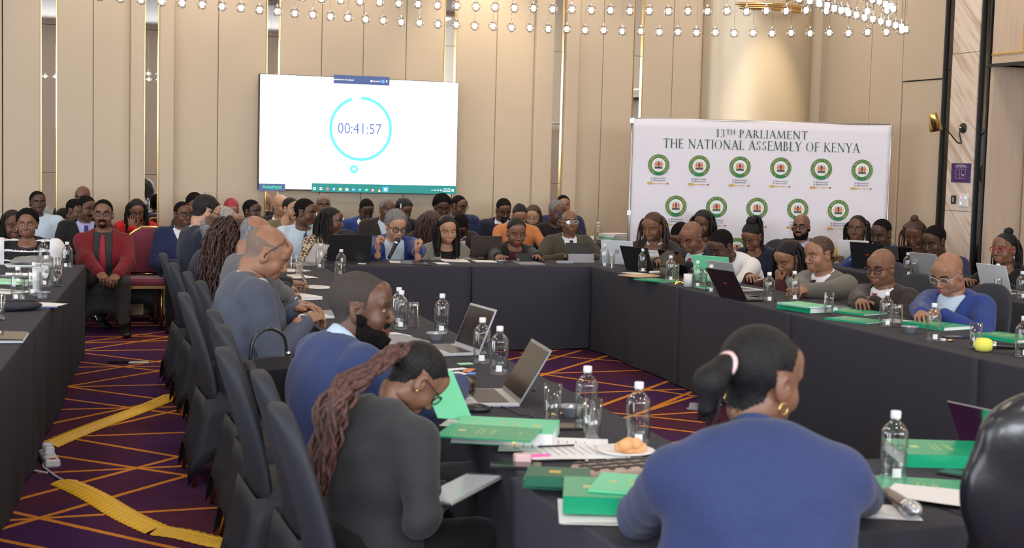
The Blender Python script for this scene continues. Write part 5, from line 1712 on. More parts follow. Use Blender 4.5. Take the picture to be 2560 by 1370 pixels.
for n_, c_ in dict(black=(.010, .010, .011), charcoal=(.030, .030, .032), navy=(.014, .022, .075), darknavy=(.010, .013, .030), blue=(.020, .045, .20), white=(.80, .80, .84), paleblue=(.50, .62, .74),
                   grey=(.115, .118, .128), bluegrey=(.070, .080, .115), lightgrey=(.23, .23, .20), olive=(.070, .060, .042), oliveshirt=(.16, .135, .07), red=(.48, .012, .015), cardigan=(.17, .006, .014), brown=(.075, .035, .02),
                   darkbrown=(.030, .022, .020), orange=(.60, .22, .08), plum=(.06, .015, .02), lilac=(.45, .45, .75), darkgrey=(.035, .036, .040), leopard=(.55, .36, .10), plaid=(.45, .38, .28),
                   tie_red=(.30, .01, .02), tie_pink=(.42, .03, .06), tie_dark=(.01, .01, .012), tie_purple=(.05, .02, .10), tie_blue=(.04, .05, .20), tie_stripe=(.3, .03, .05), greysuit=(.15, .14, .125), beige=(.55, .42, .30), midnavy=(.030, .045, .13)).items():
    mat(('' if n_.startswith('tie') else 'cloth_') + n_, c_, .8 if not n_.startswith('tie') else .5, spec=.25, sheen=.12, bump=.35, bscale=260, var=.10, vscale=120)
mat('shoe_leather', (.012, .010, .009), .22)
mat('cloth_trouser', (.040, .038, .036), .8)


def pattern_mat(name, kind, c1, c2, sc=30):
    m = mat(name, c1, .8); nt = m.node_tree; b = nt.nodes['Principled BSDF']; L = nt.links
    tc = nt.nodes.new('ShaderNodeTexCoord'); mp = nt.nodes.new('ShaderNodeMapping'); L.new(tc.outputs['Object'], mp.inputs[0])
    mp.inputs['Scale'].default_value = (sc, sc, sc)
    if kind == 'check':
        mp.inputs['Rotation'].default_value = (.3, .9, .2)
        t = nt.nodes.new('ShaderNodeTexChecker'); t.inputs['Scale'].default_value = 1.0
        t.inputs[1].default_value = (*c1, 1); t.inputs[2].default_value = (*c2, 1); L.new(mp.outputs[0], t.inputs[0]); L.new(t.outputs['Color'], b.inputs['Base Color'])
    elif kind == 'spots':
        t = nt.nodes.new('ShaderNodeTexVoronoi'); L.new(mp.outputs[0], t.inputs['Vector']); r = nt.nodes.new('ShaderNodeValToRGB'); r.color_ramp.interpolation = 'CONSTANT'
        r.color_ramp.elements[0].color = (*c2, 1); r.color_ramp.elements[1].color = (*c1, 1); r.color_ramp.elements[1].position = .28
        L.new(t.outputs['Distance'], r.inputs[0]); L.new(r.outputs[0], b.inputs['Base Color'])
    elif kind == 'stripe':
        mp.inputs['Rotation'].default_value = (0, .7, .4)
        t = nt.nodes.new('ShaderNodeTexWave'); t.inputs['Scale'].default_value = 1.0; L.new(mp.outputs[0], t.inputs['Vector']); r = nt.nodes.new('ShaderNodeValToRGB'); r.color_ramp.interpolation = 'CONSTANT'
        r.color_ramp.elements[0].color = (*c2, 1); r.color_ramp.elements[1].color = (*c1, 1); r.color_ramp.elements[1].position = .5
        L.new(t.outputs['Color'], r.inputs[0]); L.new(r.outputs[0], b.inputs['Base Color'])
    return m


pattern_mat('houndstooth', 'check', (.55, .48, .36), (.09, .055, .03), 34)
pattern_mat('leopard_scarf', 'spots', (.62, .40, .12), (.03, .02, .01), 38)
pattern_mat('striped_tie', 'stripe', (.35, .05, .05), (.10, .10, .16), 24)
pattern_mat('pink_tie_dots', 'spots', (.36, .02, .05), (.10, .02, .03), 90)
# ------------------------------------------------------------------ everybody in the room
GA = 'people seated along the back wall'; GH = 'people at the head table'; GL = 'people at the left-hand table'; GR = 'people at the right-hand table'; GO = 'people behind the right-hand table'; GF = 'people behind the far-left table'
TB = ('table', .34, .16, .80)
def tbl(f=.34, s=.16, z=.80, pose='rest'): return ('table', f, s, z, pose)

# foreground
person('navyback', 1902, 945, ('y', 2.78), 215, 74, (18, 12, 0), 16, 'f', 'brown', ('pony', 'hair_black'), dict(kind='blazer', col='cloth_midnavy', under='cloth_midnavy', drop=.03, collar=True, collarcol='cloth_midnavy', vz=-.25, broad=.022, belly=.045),
       dict(L=('elb', 1600, 1290, .80, 'rest', .20, .16), R=('elb', 2150, 1245, .79, 'rest', .16, .18)), 'woman in a plain navy jacket seen from behind, low ponytail with a pink tie', vox=.008, sc=1.0, bodysc=1.1, neck=.135, earring=('hoop', 'gold'), kf=.36,
       group=None, pants='cloth_black', chairlabel=None, wrinkle=.0045)
person('braidwoman', 1040, 945, ('x', 1.17), 185, 20, (8, 50, 0), 14, 'f', 'brown', ('braidpony', 'hair_black'), dict(kind='blazer', col='cloth_darkgrey', under='cloth_black', vz=-.3, broad=.03, belly=.03),
       dict(R=('eld', 1052, 1300, -.25, 'rest', 1100, 1235, .12), L=('at', .36, .03, -.24, 'rest')), 'woman in a dark grey suit bowed over a tablet, long auburn braids down her back', vox=.008, eyes='down', earring=('stud', 'gold'), kf=.34, neck=.135,
       glasses=('black_plastic',), group=GL, hipz=.48, wrinkle=.0045)
person('beardman', 903, 768, ('x', 1.22), 190, 14, (-20, 4, 0), 10, 'm', 'deep', ('crop', 'hair_stubble'), dict(kind='suit', col='cloth_midnavy', under='cloth_paleblue', vz=-.25),
       dict(both=tbl(.42, .12, .80)), 'man with a full black beard and cropped hair in a blue suit', vox=.009, beard=('full', .019, 'hair_soft'), kf=.34, neck=.120, group=GL, wrinkle=.004)
person('greysuit', 668, 632, ('y', 7.25), 142, 4, (-8, 30, 0), 6, 'm', 'mid', ('fringe', 'stubble_grey'), dict(kind='suit', col='cloth_bluegrey', under='cloth_white', vz=-.25, belly=.02, broad=.01),
       dict(R=('pix', 765, 800, .83, 'type', (-.6, .5, -.8)), L=('pix', 748, 772, .86, 'rest')), 'bald man in a grey-blue checked suit, hands joined over the table', vox=.009, eyes='down', glasses=('hair_brown', 1.05), full=1, kf=.34, neck=.130, group=GL, wrinkle=.004)
person('greysuit2', 640, 590, ('y', 8.0), 100, 4, (0, 25, 0), -4, 'm', 'mid', ('fringe', 'hair_grey'), dict(kind='suit', col='cloth_grey', under='cloth_white'),
       dict(R=('pix', 735, 745, .82, 'rest'), L=tbl()), 'man in a plain grey suit almost hidden behind the man in the checked suit', eyes='down', kf=.36, group=GL)
person('curly', 608, 600, ('y', 8.65), 105, 4, (8, 22, 0), -4, 'f', 'mid', ('curlylong', 'hair_brown'), dict(kind='blazer', col='cloth_black', under='cloth_black', vz=-.2),
       dict(R=('pix', 722, 722, .82, 'type'), L=('pix', 745, 712, .82, 'type')), 'woman with very long dark curly hair, hands on a tablet', eyes='down', kf=.36, group=GL)
person('baldnavy', 541, 582, ('y', 9.35), 95, 6, (2, 8, 0), -6, 'm', 'dark', ('fringe', 'hair_grey'), dict(kind='suit', col='cloth_darknavy', under='cloth_white'),
       dict(R=('pix', 715, 692, .82, 'rest'), L=tbl()), 'bald man in a dark navy suit with dark-framed glasses, seen from behind in profile', glasses=('black_plastic',), kf=.36, group=GL)
person('baldbrown', 594, 576, ('y', 10.0), 80, 4, (0, 20, 0), 0, 'm', 'brown', ('bald', 'hair_soft'), dict(kind='suit', col='cloth_charcoal', under='cloth_white'), dict(both=tbl()), 'bald man mostly hidden behind the bald man with dark-framed glasses', kf=.36, group=GL, eyes='down')
person('palehead', 560, 552, ('y', 10.9), 75, 4, (0, 20, 0), 8, 'm', 'tan', ('short', 'hair_palegrey'), dict(kind='suit', col='cloth_charcoal', under='cloth_white'), dict(both=tbl()), 'light-skinned man mostly hidden behind the man with black swept hair', kf=.36, group=GL, glasses=('silver',))
person('navyhair', 515, 528, ('y', 10.3), 82, 10, (12, 24, 0), -4, 'm', 'tan', ('medium', 'hair_black'), dict(kind='suit', col='cloth_darknavy', under='cloth_white'),
       dict(both=tbl(.4)), 'man with thick black hair and glasses in a navy suit bending over the table', glasses=('black_metal',), kf=.36, group=GL, eyes='down')

# head table
person('mic', 990, 563, ('y', 12.62), 76, -93, (-84, 22, 0), 18, 'm', 'tan', ('thick', 'hair_grey'), dict(kind='suit', col='cloth_blue', under='cloth_paleblue', vz=-.42, vw=.085, vb=.045, belly=.02),
       dict(R=('pix', 972, 640, .86, 'grip', (.3, 1.0, -1.), (.5, -.2, .6, -.1, -.25, .9)), L=('pix', 1053, 655, .82, 'fist', (.2, 1., -1.), (.3, -.2, .3, -.15, -.1, 1.))),
       'grey-haired man in a royal blue suit speaking into a microphone', glasses=('black_plastic', 0, .0030), eyes='down', group=GH, vox=.0095)
person('greywoman', 1118, 574, ('y', 12.9), 74, -92, (-92, 14, 4), 12, 'f', 'tan', ('long', 'hair_black'), dict(kind='blazer', col='cloth_lightgrey', under='cloth_black', vz=-.40, vw=.075, vb=.03, collar=False, scoop=.03),
       dict(both=tbl(.28, .12, .72)), 'woman with long straight black hair in a light grey blazer', eyes='down', group=GH, necklace=('silver', .22), vox=.010, earring=('stud', 'silver'))
person('blackwoman', 1291, 580, ('y', 12.75), 78, -92, (-96, 16, 0), 14, 'f', 'brown', ('sleek', 'hair_black'), dict(kind='blazer', col='cloth_black', under='cloth_plum', vz=-.45, vw=.06, vb=.05, collar=False, scoop=.015, lapel=False),
       dict(R=('pix', 1256, 652, .79, 'rest'), L=('pix', 1358, 650, .80, 'open', (.1, 1., -1.))), 'woman with pulled-back hair and red lipstick in a black cardigan over a plum top', eyes='down', lips='lips_red', earring=('hoop', 'silver'), group=GH, vox=.010)
person('olivesuit', 1424, 556, ('y', 13.0), 64, -92, (-96, -4, 3), 6, 'm', 'brown', ('bald', 'hair_soft'), dict(kind='suit', col='cloth_olive', under='cloth_white', tie='tie_dark', vz=-.36, vw=.07),
       dict(both=tbl(.3, .15, .76)), 'bald man with glasses in an olive brown suit and black tie', glasses=('silver',), group=GH, vox=.010)
person('plaid', 828, 552, ('y', 12.85), 72, -70, (-28, 6, 0), 8, 'f', 'deep', ('braids', 'hair_black'), dict(kind='blazer', col='houndstooth', under='cloth_black', vz=-.35, vw=.06, vb=.02, collar=False, scoop=.04),
       dict(both=tbl(.3, .14, .80)), 'woman in a brown and cream checked jacket with tied-back braids, looking right', earring=('stud', 'silver'), group=GH, vox=.010)

# along the wall, behind the head table
person('w_blue', 916, 524, ('y', 14.45), 52, -95, (-88, 30, 0), 12, 'm', 'dark', ('short', 'hair_soft'), dict(kind='suit', col='cloth_blue', under='cloth_white'), None, 'man in a bright blue suit looking down, left of the grey-haired speaker', eyes='down', group=GA, beard=('goatee', .004), chairlabel='covered chair under the man in the bright blue suit')
person('w_darkgrey', 968, 522, ('y', 13.7), 56, -92, (-80, 10, 0), 12, 'm', 'deep', ('recede', 'hair_grey'), dict(kind='suit', col='cloth_darkbrown', under='cloth_paleblue'), None, 'man in a dark suit directly behind the speaker, glasses pushed up on his forehead', glasses=('black_plastic', .45), group=GA)
person('w_flower', 1010, 525, ('y', 14.5), 52, -90, (-75, 25, 0), 14, 'f', 'deep', ('curlyshort', 'hair_black'), dict(kind='top', col='cloth_black', flower=True), None, 'woman with a white flower in her short curly hair', eyes='down', group=GA)
person('w_curlbent', 1078, 560, ('y', 13.4), 66, -60, (-28, 25, 0), 24, 'f', 'brown', ('wavy', 'hair_brown'), dict(kind='top', col='cloth_black', collar=False), dict(both=('table', .35, .1, .75)), 'woman with brown wavy hair bent forward between the speaker and the woman in light grey', eyes='down', group=GA, glasses=('gold',), hipz=.46)
person('w_afro', 1105, 516, ('y', 13.95), 52, -90, (-92, 22, 0), 12, 'm', 'dark', ('afro', 'hair_soft'), dict(kind='shirt', col='cloth_charcoal'), None, 'person with a full black afro below the right corner of the screen', eyes='down', group=GA)
person('w_specs', 1148, 514, ('y', 14.5), 52, -95, (-60, 14, 0), 12, 'm', 'deep', ('crop', 'hair_soft'), dict(kind='suit', col='cloth_navy', under='cloth_white'), None, 'man with dark-rimmed glasses and shaved hair below the right corner of the screen', glasses=('black_plastic',), group=GA)
person('w_whitecollar', 1152, 566, ('y', 13.6), 62, -80, (-115, 55, 0), 30, 'm', 'dark', ('short', 'hair_soft'), dict(kind='suit', col='cloth_charcoal', under='cloth_white'), dict(both=('table', .35, .1, .70)), 'man in a white shirt and dark jacket bowed low behind the woman in light grey', eyes='down', group=GA, hipz=.46)
person('w_redtie', 1259, 524, ('y', 14.45), 58, -95, (-92, 26, 0), 12, 'm', 'deep', ('short', 'hair_soft'), dict(kind='suit', col='cloth_darknavy', under='cloth_white', tie='tie_red'), None, 'man in a black suit and red tie looking down near the back wall', eyes='down', group=GA, beard=('goatee', .004), chairlabel='covered chair under the man with the red tie at the back wall')
person('w_orange', 1299, 538, ('y', 13.45), 58, -92, (-100, 30, 0), 16, 'f', 'mid', ('bun', 'hair_black'), dict(kind='top', col='cloth_orange', broad=.03), dict(both=('table', .35, .1, .75)), 'woman in an orange top hidden behind the woman with red lipstick', eyes='down', group=GA, hipz=.46)
person('w_greyblazer', 1333, 541, ('y', 14.0), 56, -95, (-118, 16, 0), 12, 'f', 'tan', ('shoulder', 'hair_brown'), dict(kind='blazer', col='cloth_darkgrey', under='cloth_paleblue', vw=.06), None, 'woman with brown hair, glasses and a grey jacket behind the head table', glasses=('silver',), group=GA, eyes='down')
person('w_dark', 1393, 530, ('y', 13.65), 64, -95, (-78, 14, 0), 12, 'm', 'deep', ('recede', 'hair_grey'), dict(kind='shirt', col='cloth_black', broad=.03, belly=.03, collar=True), dict(both=('table', .35, .1, .72)), 'man with glasses in a black coat behind the man in the olive suit', glasses=('print_blue',), group=GA, hipz=.46, beard=('goatee', .003))
person('w_behind', 1408, 513, ('y', 14.5), 52, -95, (-100, 5, 0), 8, 'm', 'mid', ('short', 'hair_soft'), dict(kind='suit', col='cloth_navy'), None, 'man in a blue jacket mostly hidden behind the man in the black coat', group=GA)

# along the wall, left part
person('w_navy', 457, 535, ('y', 13.75), 66, -88, (-70, 4, 0), 4, 'm', 'deep', ('crop', 'hair_soft'), dict(kind='suit', col='cloth_navy', under='cloth_white', belly=.03, tie='tie_dark'),
       dict(R=('lap', 1), L=('lap', 1)), 'man in a navy suit and glasses sitting upright right of the empty burgundy chair', glasses=('black_metal',), group=GA, vox=.011, chairlabel='gold-framed burgundy chair under the man in the navy suit', chair_kind='banquet')
person('w_hid', 487, 512, ('y', 14.5), 55, -90, (-80, 15, 0), 8, 'f', 'brown', ('curlyshort', 'hair_soft'), dict(kind='top', col='cloth_charcoal'), None, 'person with short black hair half hidden behind the man with thick black hair', group=GA, eyes='down')
person('w_hid2', 520, 508, ('y', 14.5), 55, -90, (-85, 15, 0), 8, 'm', 'tan', ('short', 'hair_palegrey'), dict(kind='suit', col='cloth_charcoal'), None, 'man with pale grey hair half hidden behind the man with thick black hair', group=GA)
person('w_redbraids', 578, 524, ('y', 14.2), 58, -95, (-88, 32, 0), 18, 'f', 'mid', ('rows', 'hair_red'), dict(kind='top', col='cloth_darknavy'), None, 'woman with red braided hair looking down near the wall', eyes='down', group=GA)
person('w_white', 630, 528, ('y', 14.1), 60, -92, (-52, 6, 0), 6, 'm', 'dark', ('short', 'hair_soft'), dict(kind='shirt', col='cloth_white'), None, 'man in a white shirt with cropped hair looking right, left of the screen edge', group=GA, vox=.011)
person('w_blackjacket', 703, 514, ('y', 14.5), 58, -92, (-60, 4, 0), 6, 'm', 'tan', ('bald', 'hair_soft'), dict(kind='suit', col='cloth_black', under='cloth_white', tie='tie_blue', lapel=False), None, 'bald man with glasses in a black jacket and blue tie below the screen', glasses=('black_plastic',), group=GA, beard=('goatee', .003, 'hair_grey'))
person('w_oliveshirt', 728, 522, ('y', 13.95), 60, -95, (-62, 6, 0), 10, 'm', 'tan', ('short', 'hair_black'), dict(kind='shirt', col='cloth_oliveshirt'), dict(L=('at', .15, -.06, -.04, 'fist', (.2, 1, -1), (0, 1, .2, 0, 0, 1))), 'man with a moustache in an olive shirt, hand raised to his chin', group=GA, beard=('moustache', .005), glasses=('silver',))
person('w_paleblue', 764, 530, ('y', 13.4), 70, -85, (-40, 8, 0), 8, 'm', 'deep', ('short', 'hair_soft'), dict(kind='shirt', col='cloth_paleblue', tie='tie_blue'), dict(both=tbl(.3, .12, .7)), 'man in a pale blue shirt and dark tie behind the woman in the checked jacket', group=GA, vox=.011, hipz=.47)
person('w_white2', 808, 512, ('y', 14.55), 54, -92, (-95, 6, 0), 6, 'm', 'deep', ('bald', 'hair_soft'), dict(kind='shirt', col='cloth_white'), None, 'bald man in a white shirt half hidden behind the woman in the checked jacket', group=GA)
person('w_redjacket', 342, 527, ('y', 14.55), 58, -92, (-88, 18, 0), 10, 'f', 'brown', ('wavy', 'hair_black'), dict(kind='blazer', col='cloth_red', under='cloth_black', vz=-.3, collar=False, scoop=.04),
       dict(L=('at', .14, -.05, -.045, 'rest', (.2, 1, -1), (0, 1, .2, 0, 0, 1)), R=('lap', 1)), 'woman in a bright red jacket resting her chin on her hand', glasses=('black_plastic',), eyes='down', group=GA, vox=.011, chairlabel='covered chair under the woman in the red jacket')
person('w_lightblue', 94, 506, ('y', 14.4), 56, -92, (-78, 2, 0), 4, 'm', 'dark', ('short', 'hair_soft'), dict(kind='shirt', col='cloth_paleblue'), None, 'young man in a light blue shirt by the wall at far left', group=GF, vox=.011)
person('w_top', 206, 493, ('y', 14.6), 54, -92, (-110, 8, 0), 4, 'm', 'deep', ('bald', 'hair_soft'), dict(kind='suit', col='cloth_black'), None, 'bald man at the wall whose head shows above the man in the black suit', group=GF)
person('w_collar', 188, 526, ('y', 14.5), 60, -70, (-40, 16, 0), 10, 'm', 'deep', ('crop', 'hair_soft'), dict(kind='suit', col='cloth_darkbrown', under='cloth_white'), None, 'man in a dark jacket half hidden left of the man in the black suit', group=GF, eyes='down')
person('w_black', 217, 520, ('y', 14.05), 64, -88, (-60, 12, 0), 8, 'm', 'deep', ('short', 'hair_soft'), dict(kind='suit', col='cloth_black', under='cloth_lilac', tie='tie_blue'), None, 'man in a black suit and lilac shirt behind the man in the red cardigan', group=GF, vox=.011, beard=('moustache', .004))
person('w_longhair', 32, 562, ('y', 12.95), 78, -90, (-75, 8, 0), 8, 'f', 'deep', ('long', 'hair_black'), dict(kind='top', col='cloth_olive'), dict(both=('table', .3, .1, .7)), 'woman with very long black hair half hidden behind the woman in the striped top', group=GF, eyes='down')
person('striped', 68, 560, ('y', 12.3), 74, -98, (-96, 2, 0), 4, 'f', 'brown', ('curlyshort', 'hair_soft'), dict(kind='top', col='cloth_black', stripes=True, puff=True, scoop=.05, broad=.03, belly=.03), None,
       'woman in a black and white striped top with puffed white sleeves', necklace=('silver', .03), earring=('stud', 'white'), group=GF, vox=.0095)
person('redman', 258, 534, ('y', 13.55), 74, -96, (-98, 2, 0), 2, 'm', 'brown', ('short', 'hair_soft'), dict(kind='cardigan', col='cloth_cardigan', under='cloth_darkgrey', vz=-.60, vw=.075, vb=.085, tie='pink_tie_dots', tieend=-.37, belly=.045, cuff=False, lapel=False, broad=-.005, drop=.025),
       dict(R=('pix', 252, 688, .56, 'laced', (-.3, 1.2, -.5)), L=('pix', 292, 688, .56, 'laced', (-.3, 1.2, -.5))), 'man in a red cardigan and pink tie sitting with folded hands at the table end', glasses=('black_metal', 0, .0015), beard=('goatee', .0022),
       group=GF, neck=.155, vox=.0085, kf=.36, wide=.17, pants='cloth_trouser', chairlabel='black stretch-covered chair under the man in the red cardigan')

# right-hand table
person('browncut', 1632, 567, ('y', 12.15), 80, -125, (-142, 16, 0), 10, 'f', 'brown', ('locs', 'hair_brown'), dict(kind='blazer', col='cloth_darkgrey', under='cloth_white', vz=-.28, vw=.08, collar=True, gap=40), dict(both=tbl(.30, .14, .80)),
       'woman with reddish brown locks in a grey jacket and open white collar', eyes='down', group=GR, vox=.010, necklace=('silver', .05))
person('lanyard', 1703, 590, ('x', 6.25), 75, 190, (200, 50, 0), 28, 'm', 'deep', ('crop', 'hair_soft'), dict(kind='suit', col='cloth_darkgrey', under='cloth_black'), dict(both=('table', .3, .1, .72)), 'man in a grey jacket bowed behind the bald man in the navy suit', eyes='down', group=GO)
person('hidwoman', 1757, 560, ('x', 6.62), 72, 215, (225, 12, 0), 8, 'f', 'deep', ('bob', 'hair_black'), dict(kind='top', col='cloth_black'), None, 'woman with black hair behind the bald man in the navy suit, face mostly hidden', group=GO)
person('baldnavytie', 1728, 592, ('x', 5.72), 85, 200, (208, 28, 0), 18, 'm', 'brown', ('bald', 'hair_soft'), dict(kind='suit', col='cloth_darknavy', under='cloth_paleblue', tie='tie_red', vz=-.3, belly=.02), dict(both=tbl(.34, .16, .80)),
       'bald man in a navy suit and dark red tie reading his laptop', eyes='down', group=GR, vox=.010, full=1)
person('whiteshirt', 1803, 615, ('x', 5.62), 92, 196, (200, 32, 0), 34, 'm', 'dark', ('short', 'hair_soft'), dict(kind='shirt', col='cloth_white', tie='tie_purple', belly=.015), dict(R=('pix', 1885, 755, .82, 'rest'), L=tbl(.36, .12, .82)),
       'man in a white shirt and purple tie bending over his papers', eyes='down', group=GR, vox=.0095, beard=('goatee', .003))
person('topknot', 1880, 590, ('x', 6.75), 76, 212, (212, 34, 0), 14, 'f', 'brown', ('highpony', 'hair_black'), dict(kind='blazer', col='cloth_darknavy', under='cloth_black', collar=False), None,
       'woman in a navy jacket with black braids piled up, looking down before the banner', eyes='down', group=GO, vox=.011, chairlabel='covered chair under the woman with piled-up braids')
person('beardspecs', 2003, 566, ('x', 7.35), 66, 216, (222, 2, 0), 4, 'm', 'brown', ('bald', 'hair_soft'), dict(kind='openshirt', col='cloth_charcoal', under='cloth_lilac', vw=.07, lapel=False), None, 'bearded man with glasses in an open dark jacket before the banner', glasses=('black_plastic', 0, .003), beard=('full', .006, 'hair_soft'), group=GO, vox=.011)
person('handmouth', 1972, 645, ('x', 5.75), 92, 192, (196, 28, 0), 18, 'f', 'mid', ('braids', 'hair_black'), dict(kind='blazer', col='cloth_plum', under='cloth_white'), dict(L=('at', .17, -.02, -.05, 'fist', (.2, .8, -1), (0, 0, .3, -.2, 0, 1)), R=tbl(.35)),
       'woman with black braids covering her mouth with her hand', eyes='down', group=GR, vox=.011)
person('greytie', 2048, 635, ('x', 5.66), 98, 196, (190, 10, 0), 7, 'm', 'mid', ('crop', 'hair_brown'), dict(kind='suit', col='cloth_greysuit', under='cloth_white', tie='tie_dark', vz=-.34), dict(R=('pix', 2000, 752, .80, 'rest', (-.2, 1.1, -.6)), L=('pix', 1945, 735, .80, 'rest')),
       'man in a light grey suit and patterned tie, arms on the table', group=GR, vox=.0095)
person('specsdark', 2203, 668, ('x', 5.55), 98, 200, (204, 12, 0), 5, 'm', 'brown', ('bald', 'hair_soft'), dict(kind='suit', col='cloth_darkbrown', under='cloth_white', tie='tie_red', vz=-.28, belly=.03), dict(R=('pix', 2150, 765, .80, 'rest', (-.2, 1.2, -.6)), L=tbl(.3, .12)),
       'bald man with tortoiseshell glasses in a dark brown suit and red tie', glasses=('hair_brown', 0, .003), eyes='down', group=GR, vox=.0095, full=1, chairlabel='black stretch-covered chair under the bald man with tortoiseshell glasses')
person('bluejacket', 2370, 683, ('x', 5.50), 108, 200, (200, 26, 0), 10, 'm', 'mid', ('bald', 'hair_soft'), dict(kind='openshirt', col='cloth_blue', under='cloth_paleblue', vz=-.34, vw=.085, vb=.03, lapel=True, belly=.04), dict(R=('pix', 2300, 790, .80, 'rest', (-.2, 1.2, -.6)), L=tbl(.3, .12)),
       'bald man with rimless glasses in a blue jacket over a pale shirt without tie', glasses=('silver',), eyes='down', group=GR, vox=.009, full=1, chairlabel='black stretch-covered chair under the bald man in the blue jacket')
# outer right table
person('scarf', 2143, 572, ('x', 7.95), 76, 216, (222, 0, 0), 6, 'f', 'deep', ('braids', 'hair_black'), dict(kind='top', col='leopard_scarf', scoop=.02), dict(both=tbl(.3, .15, .8)), 'woman with braids and a leopard-print scarf behind the white-backed laptop', group=GO, vox=.011, earring=('stud', 'silver'))
person('bluered', 2203, 583, ('x', 7.78), 80, 210, (208, 18, 0), 10, 'm', 'dark', ('crop', 'hair_soft'), dict(kind='suit', col='cloth_blue', under='cloth_paleblue', tie='tie_red', belly=.02), dict(both=tbl(.3, .15, .8)), 'man in a blue suit and red tie behind the open black laptop', eyes='down', group=GO, vox=.011, beard=('moustache', .002))
person('brownshirt', 2286, 583, ('x', 8.45), 76, 218, (222, 28, 0), 10, 'f', 'deep', ('topbraids', 'hair_brown'), dict(kind='shirt', col='cloth_brown'), None, 'woman in a brown shirt with braids pinned up, looking down by the wall', eyes='down', group=GO, vox=.011, chairlabel='covered chair under the woman in the brown shirt')
person('stripetie', 2336, 602, ('x', 7.75), 82, 200, (200, 20, 0), 12, 'm', 'dark', ('short', 'hair_soft'), dict(kind='suit', col='cloth_navy', under='cloth_white', tie='striped_tie', vz=-.4), dict(both=tbl(.3, .15, .8)), 'man in a navy suit with a striped tie looking down beside the marble pier', eyes='down', group=GO, vox=.011)
person('redspecs', 2512, 622, ('x', 7.55), 84, 196, (196, 2, 0), 6, 'f', 'brown', ('topbraids', 'hair_black'), dict(kind='blazer', col='cloth_black', under='cloth_black', collar=False), dict(both=tbl(.34, .15, .8)), 'woman in black with red-framed glasses and long earrings at the right edge', glasses=('emblem_red', 0, .0028), earring=('drop', 'silver'), group=GO, vox=.010)

# chairs of the left row, backs towards the aisle
for key_, dx, lb in (('navyhair', .0, 'covered chair under the man with thick black hair'), ('baldnavy', .0, 'covered chair under the bald man in the dark navy suit'), ('curly', -.02, 'covered chair behind the long curly hair'),
                     ('greysuit2', .0, 'covered chair under the man in the plain grey suit')):
    h_ = PEOPLE[key_]['hip']; chair(h_[0] + dx + .05, h_[1], 0, lb)
for bx, by, lb in ((.80, 7.32, 'covered chair showing its whole back and skirt, behind the man in the checked suit'), (.84, 6.5, 'covered chair with a black handbag, behind the bearded man'), (.80, 5.9, 'covered chair between the handbag and the bearded man'),
                   (.71, 5.2, 'covered chair under the bearded man'), (.75, 4.62, 'covered chair between the bearded man and the bowed woman'), (.70, 3.98, 'nearest covered chair, under the bowed woman with auburn braids')):
    chair(bx + .345, by, 0, lb)
# ------------------------------------------------------------------ things on the tables
PROTO = {}


def place(key, make, loc, rz, label, cat, group=None, sc=1):
    if key not in PROTO: PROTO[key] = make(); o = PROTO[key]
    else: o = copy_tree(PROTO[key])
    o.location = loc; o.rotation_euler = (0, 0, rz); o.scale = (sc, sc, sc)
    for k_ in ('label', 'category', 'group'):
        if k_ in o: del o[k_]
    return tag(o, label, cat, group)


def mk_bottle(level):
    def f():
        e = empty('water_bottle')
        g = MB(); g.lathe([(.033, .0), (.038, .003), (.0395, .012), (.0395, .140), (.037, .150), (.025, .166), (.0145, .176), (.0135, .188)], n=28, cap=False); g.lathe([(0, .001), (.033, .0)], n=28, cap=False)
        for a in range(6):
            an = a * math.pi / 3; g.tube([(.0397 * math.cos(an), .0397 * math.sin(an), .02), (.0397 * math.cos(an), .0397 * math.sin(an), .137)], .0010, 4)
        g.build('glass_body', 'clear_glass', e)
        w = MB(); w.lathe([(0, .004), (.035, .004), (.0375, .012), (.0375, min(level, .138)), (0, min(level, .138))], n=24, cap=False); w.build('water', 'water', e)
        c = MB(); c.lathe([(.0145, .184), (.0152, .187), (.0152, .203), (.0135, .206), (0, .206)], n=20); c.build('cap', 'white_plastic', e)
        l = MB(); l.T = rotz(-1.9)
        vs = []
        for i in range(7):
            a = -.32 + .64 * i / 6
            for z in (.016, .042): vs.append((.0399 * math.cos(a), .0399 * math.sin(a), z))
        l.add(vs, [(2 * i, 2 * i + 2, 2 * i + 3, 2 * i + 1) for i in range(6)]); l.build('bottle_label', 'paper', e)
        return e
    return f


def bottle(u, v, label, z=.75, level=.12, group='clear glass water bottles', p=None):
    p = p or PZ(u, v, z)
    return place('bottle%d' % int(level * 1000), mk_bottle(level), p, 0, label, 'bottle', group)


def mk_glass(water=0):
    def f():
        e = empty('drinking_glass')
        g = MB(); g.lathe([(0, 0), (.027, 0), (.0285, .004), (.0315, .135), (.0300, .135), (.0272, .012), (0, .010)], n=26, cap=False); g.build('glass_wall', 'clear_glass', e)
        if water: MB().lathe([(0, .011), (.0268, .012), (.0285, water), (0, water)], n=22, cap=False).build('water', 'water', e)
        return e
    return f


def glass(u, v, label, z=.75, water=0, inv=False):
    p = PZ(u, v, z)
    o = place('glass%d' % int(water * 1000), mk_glass(water), p, 0, label, 'drinking glass', 'straight drinking glasses')
    if inv: o.rotation_euler = (math.pi, 0, 0); o.location.z += .135
    return o


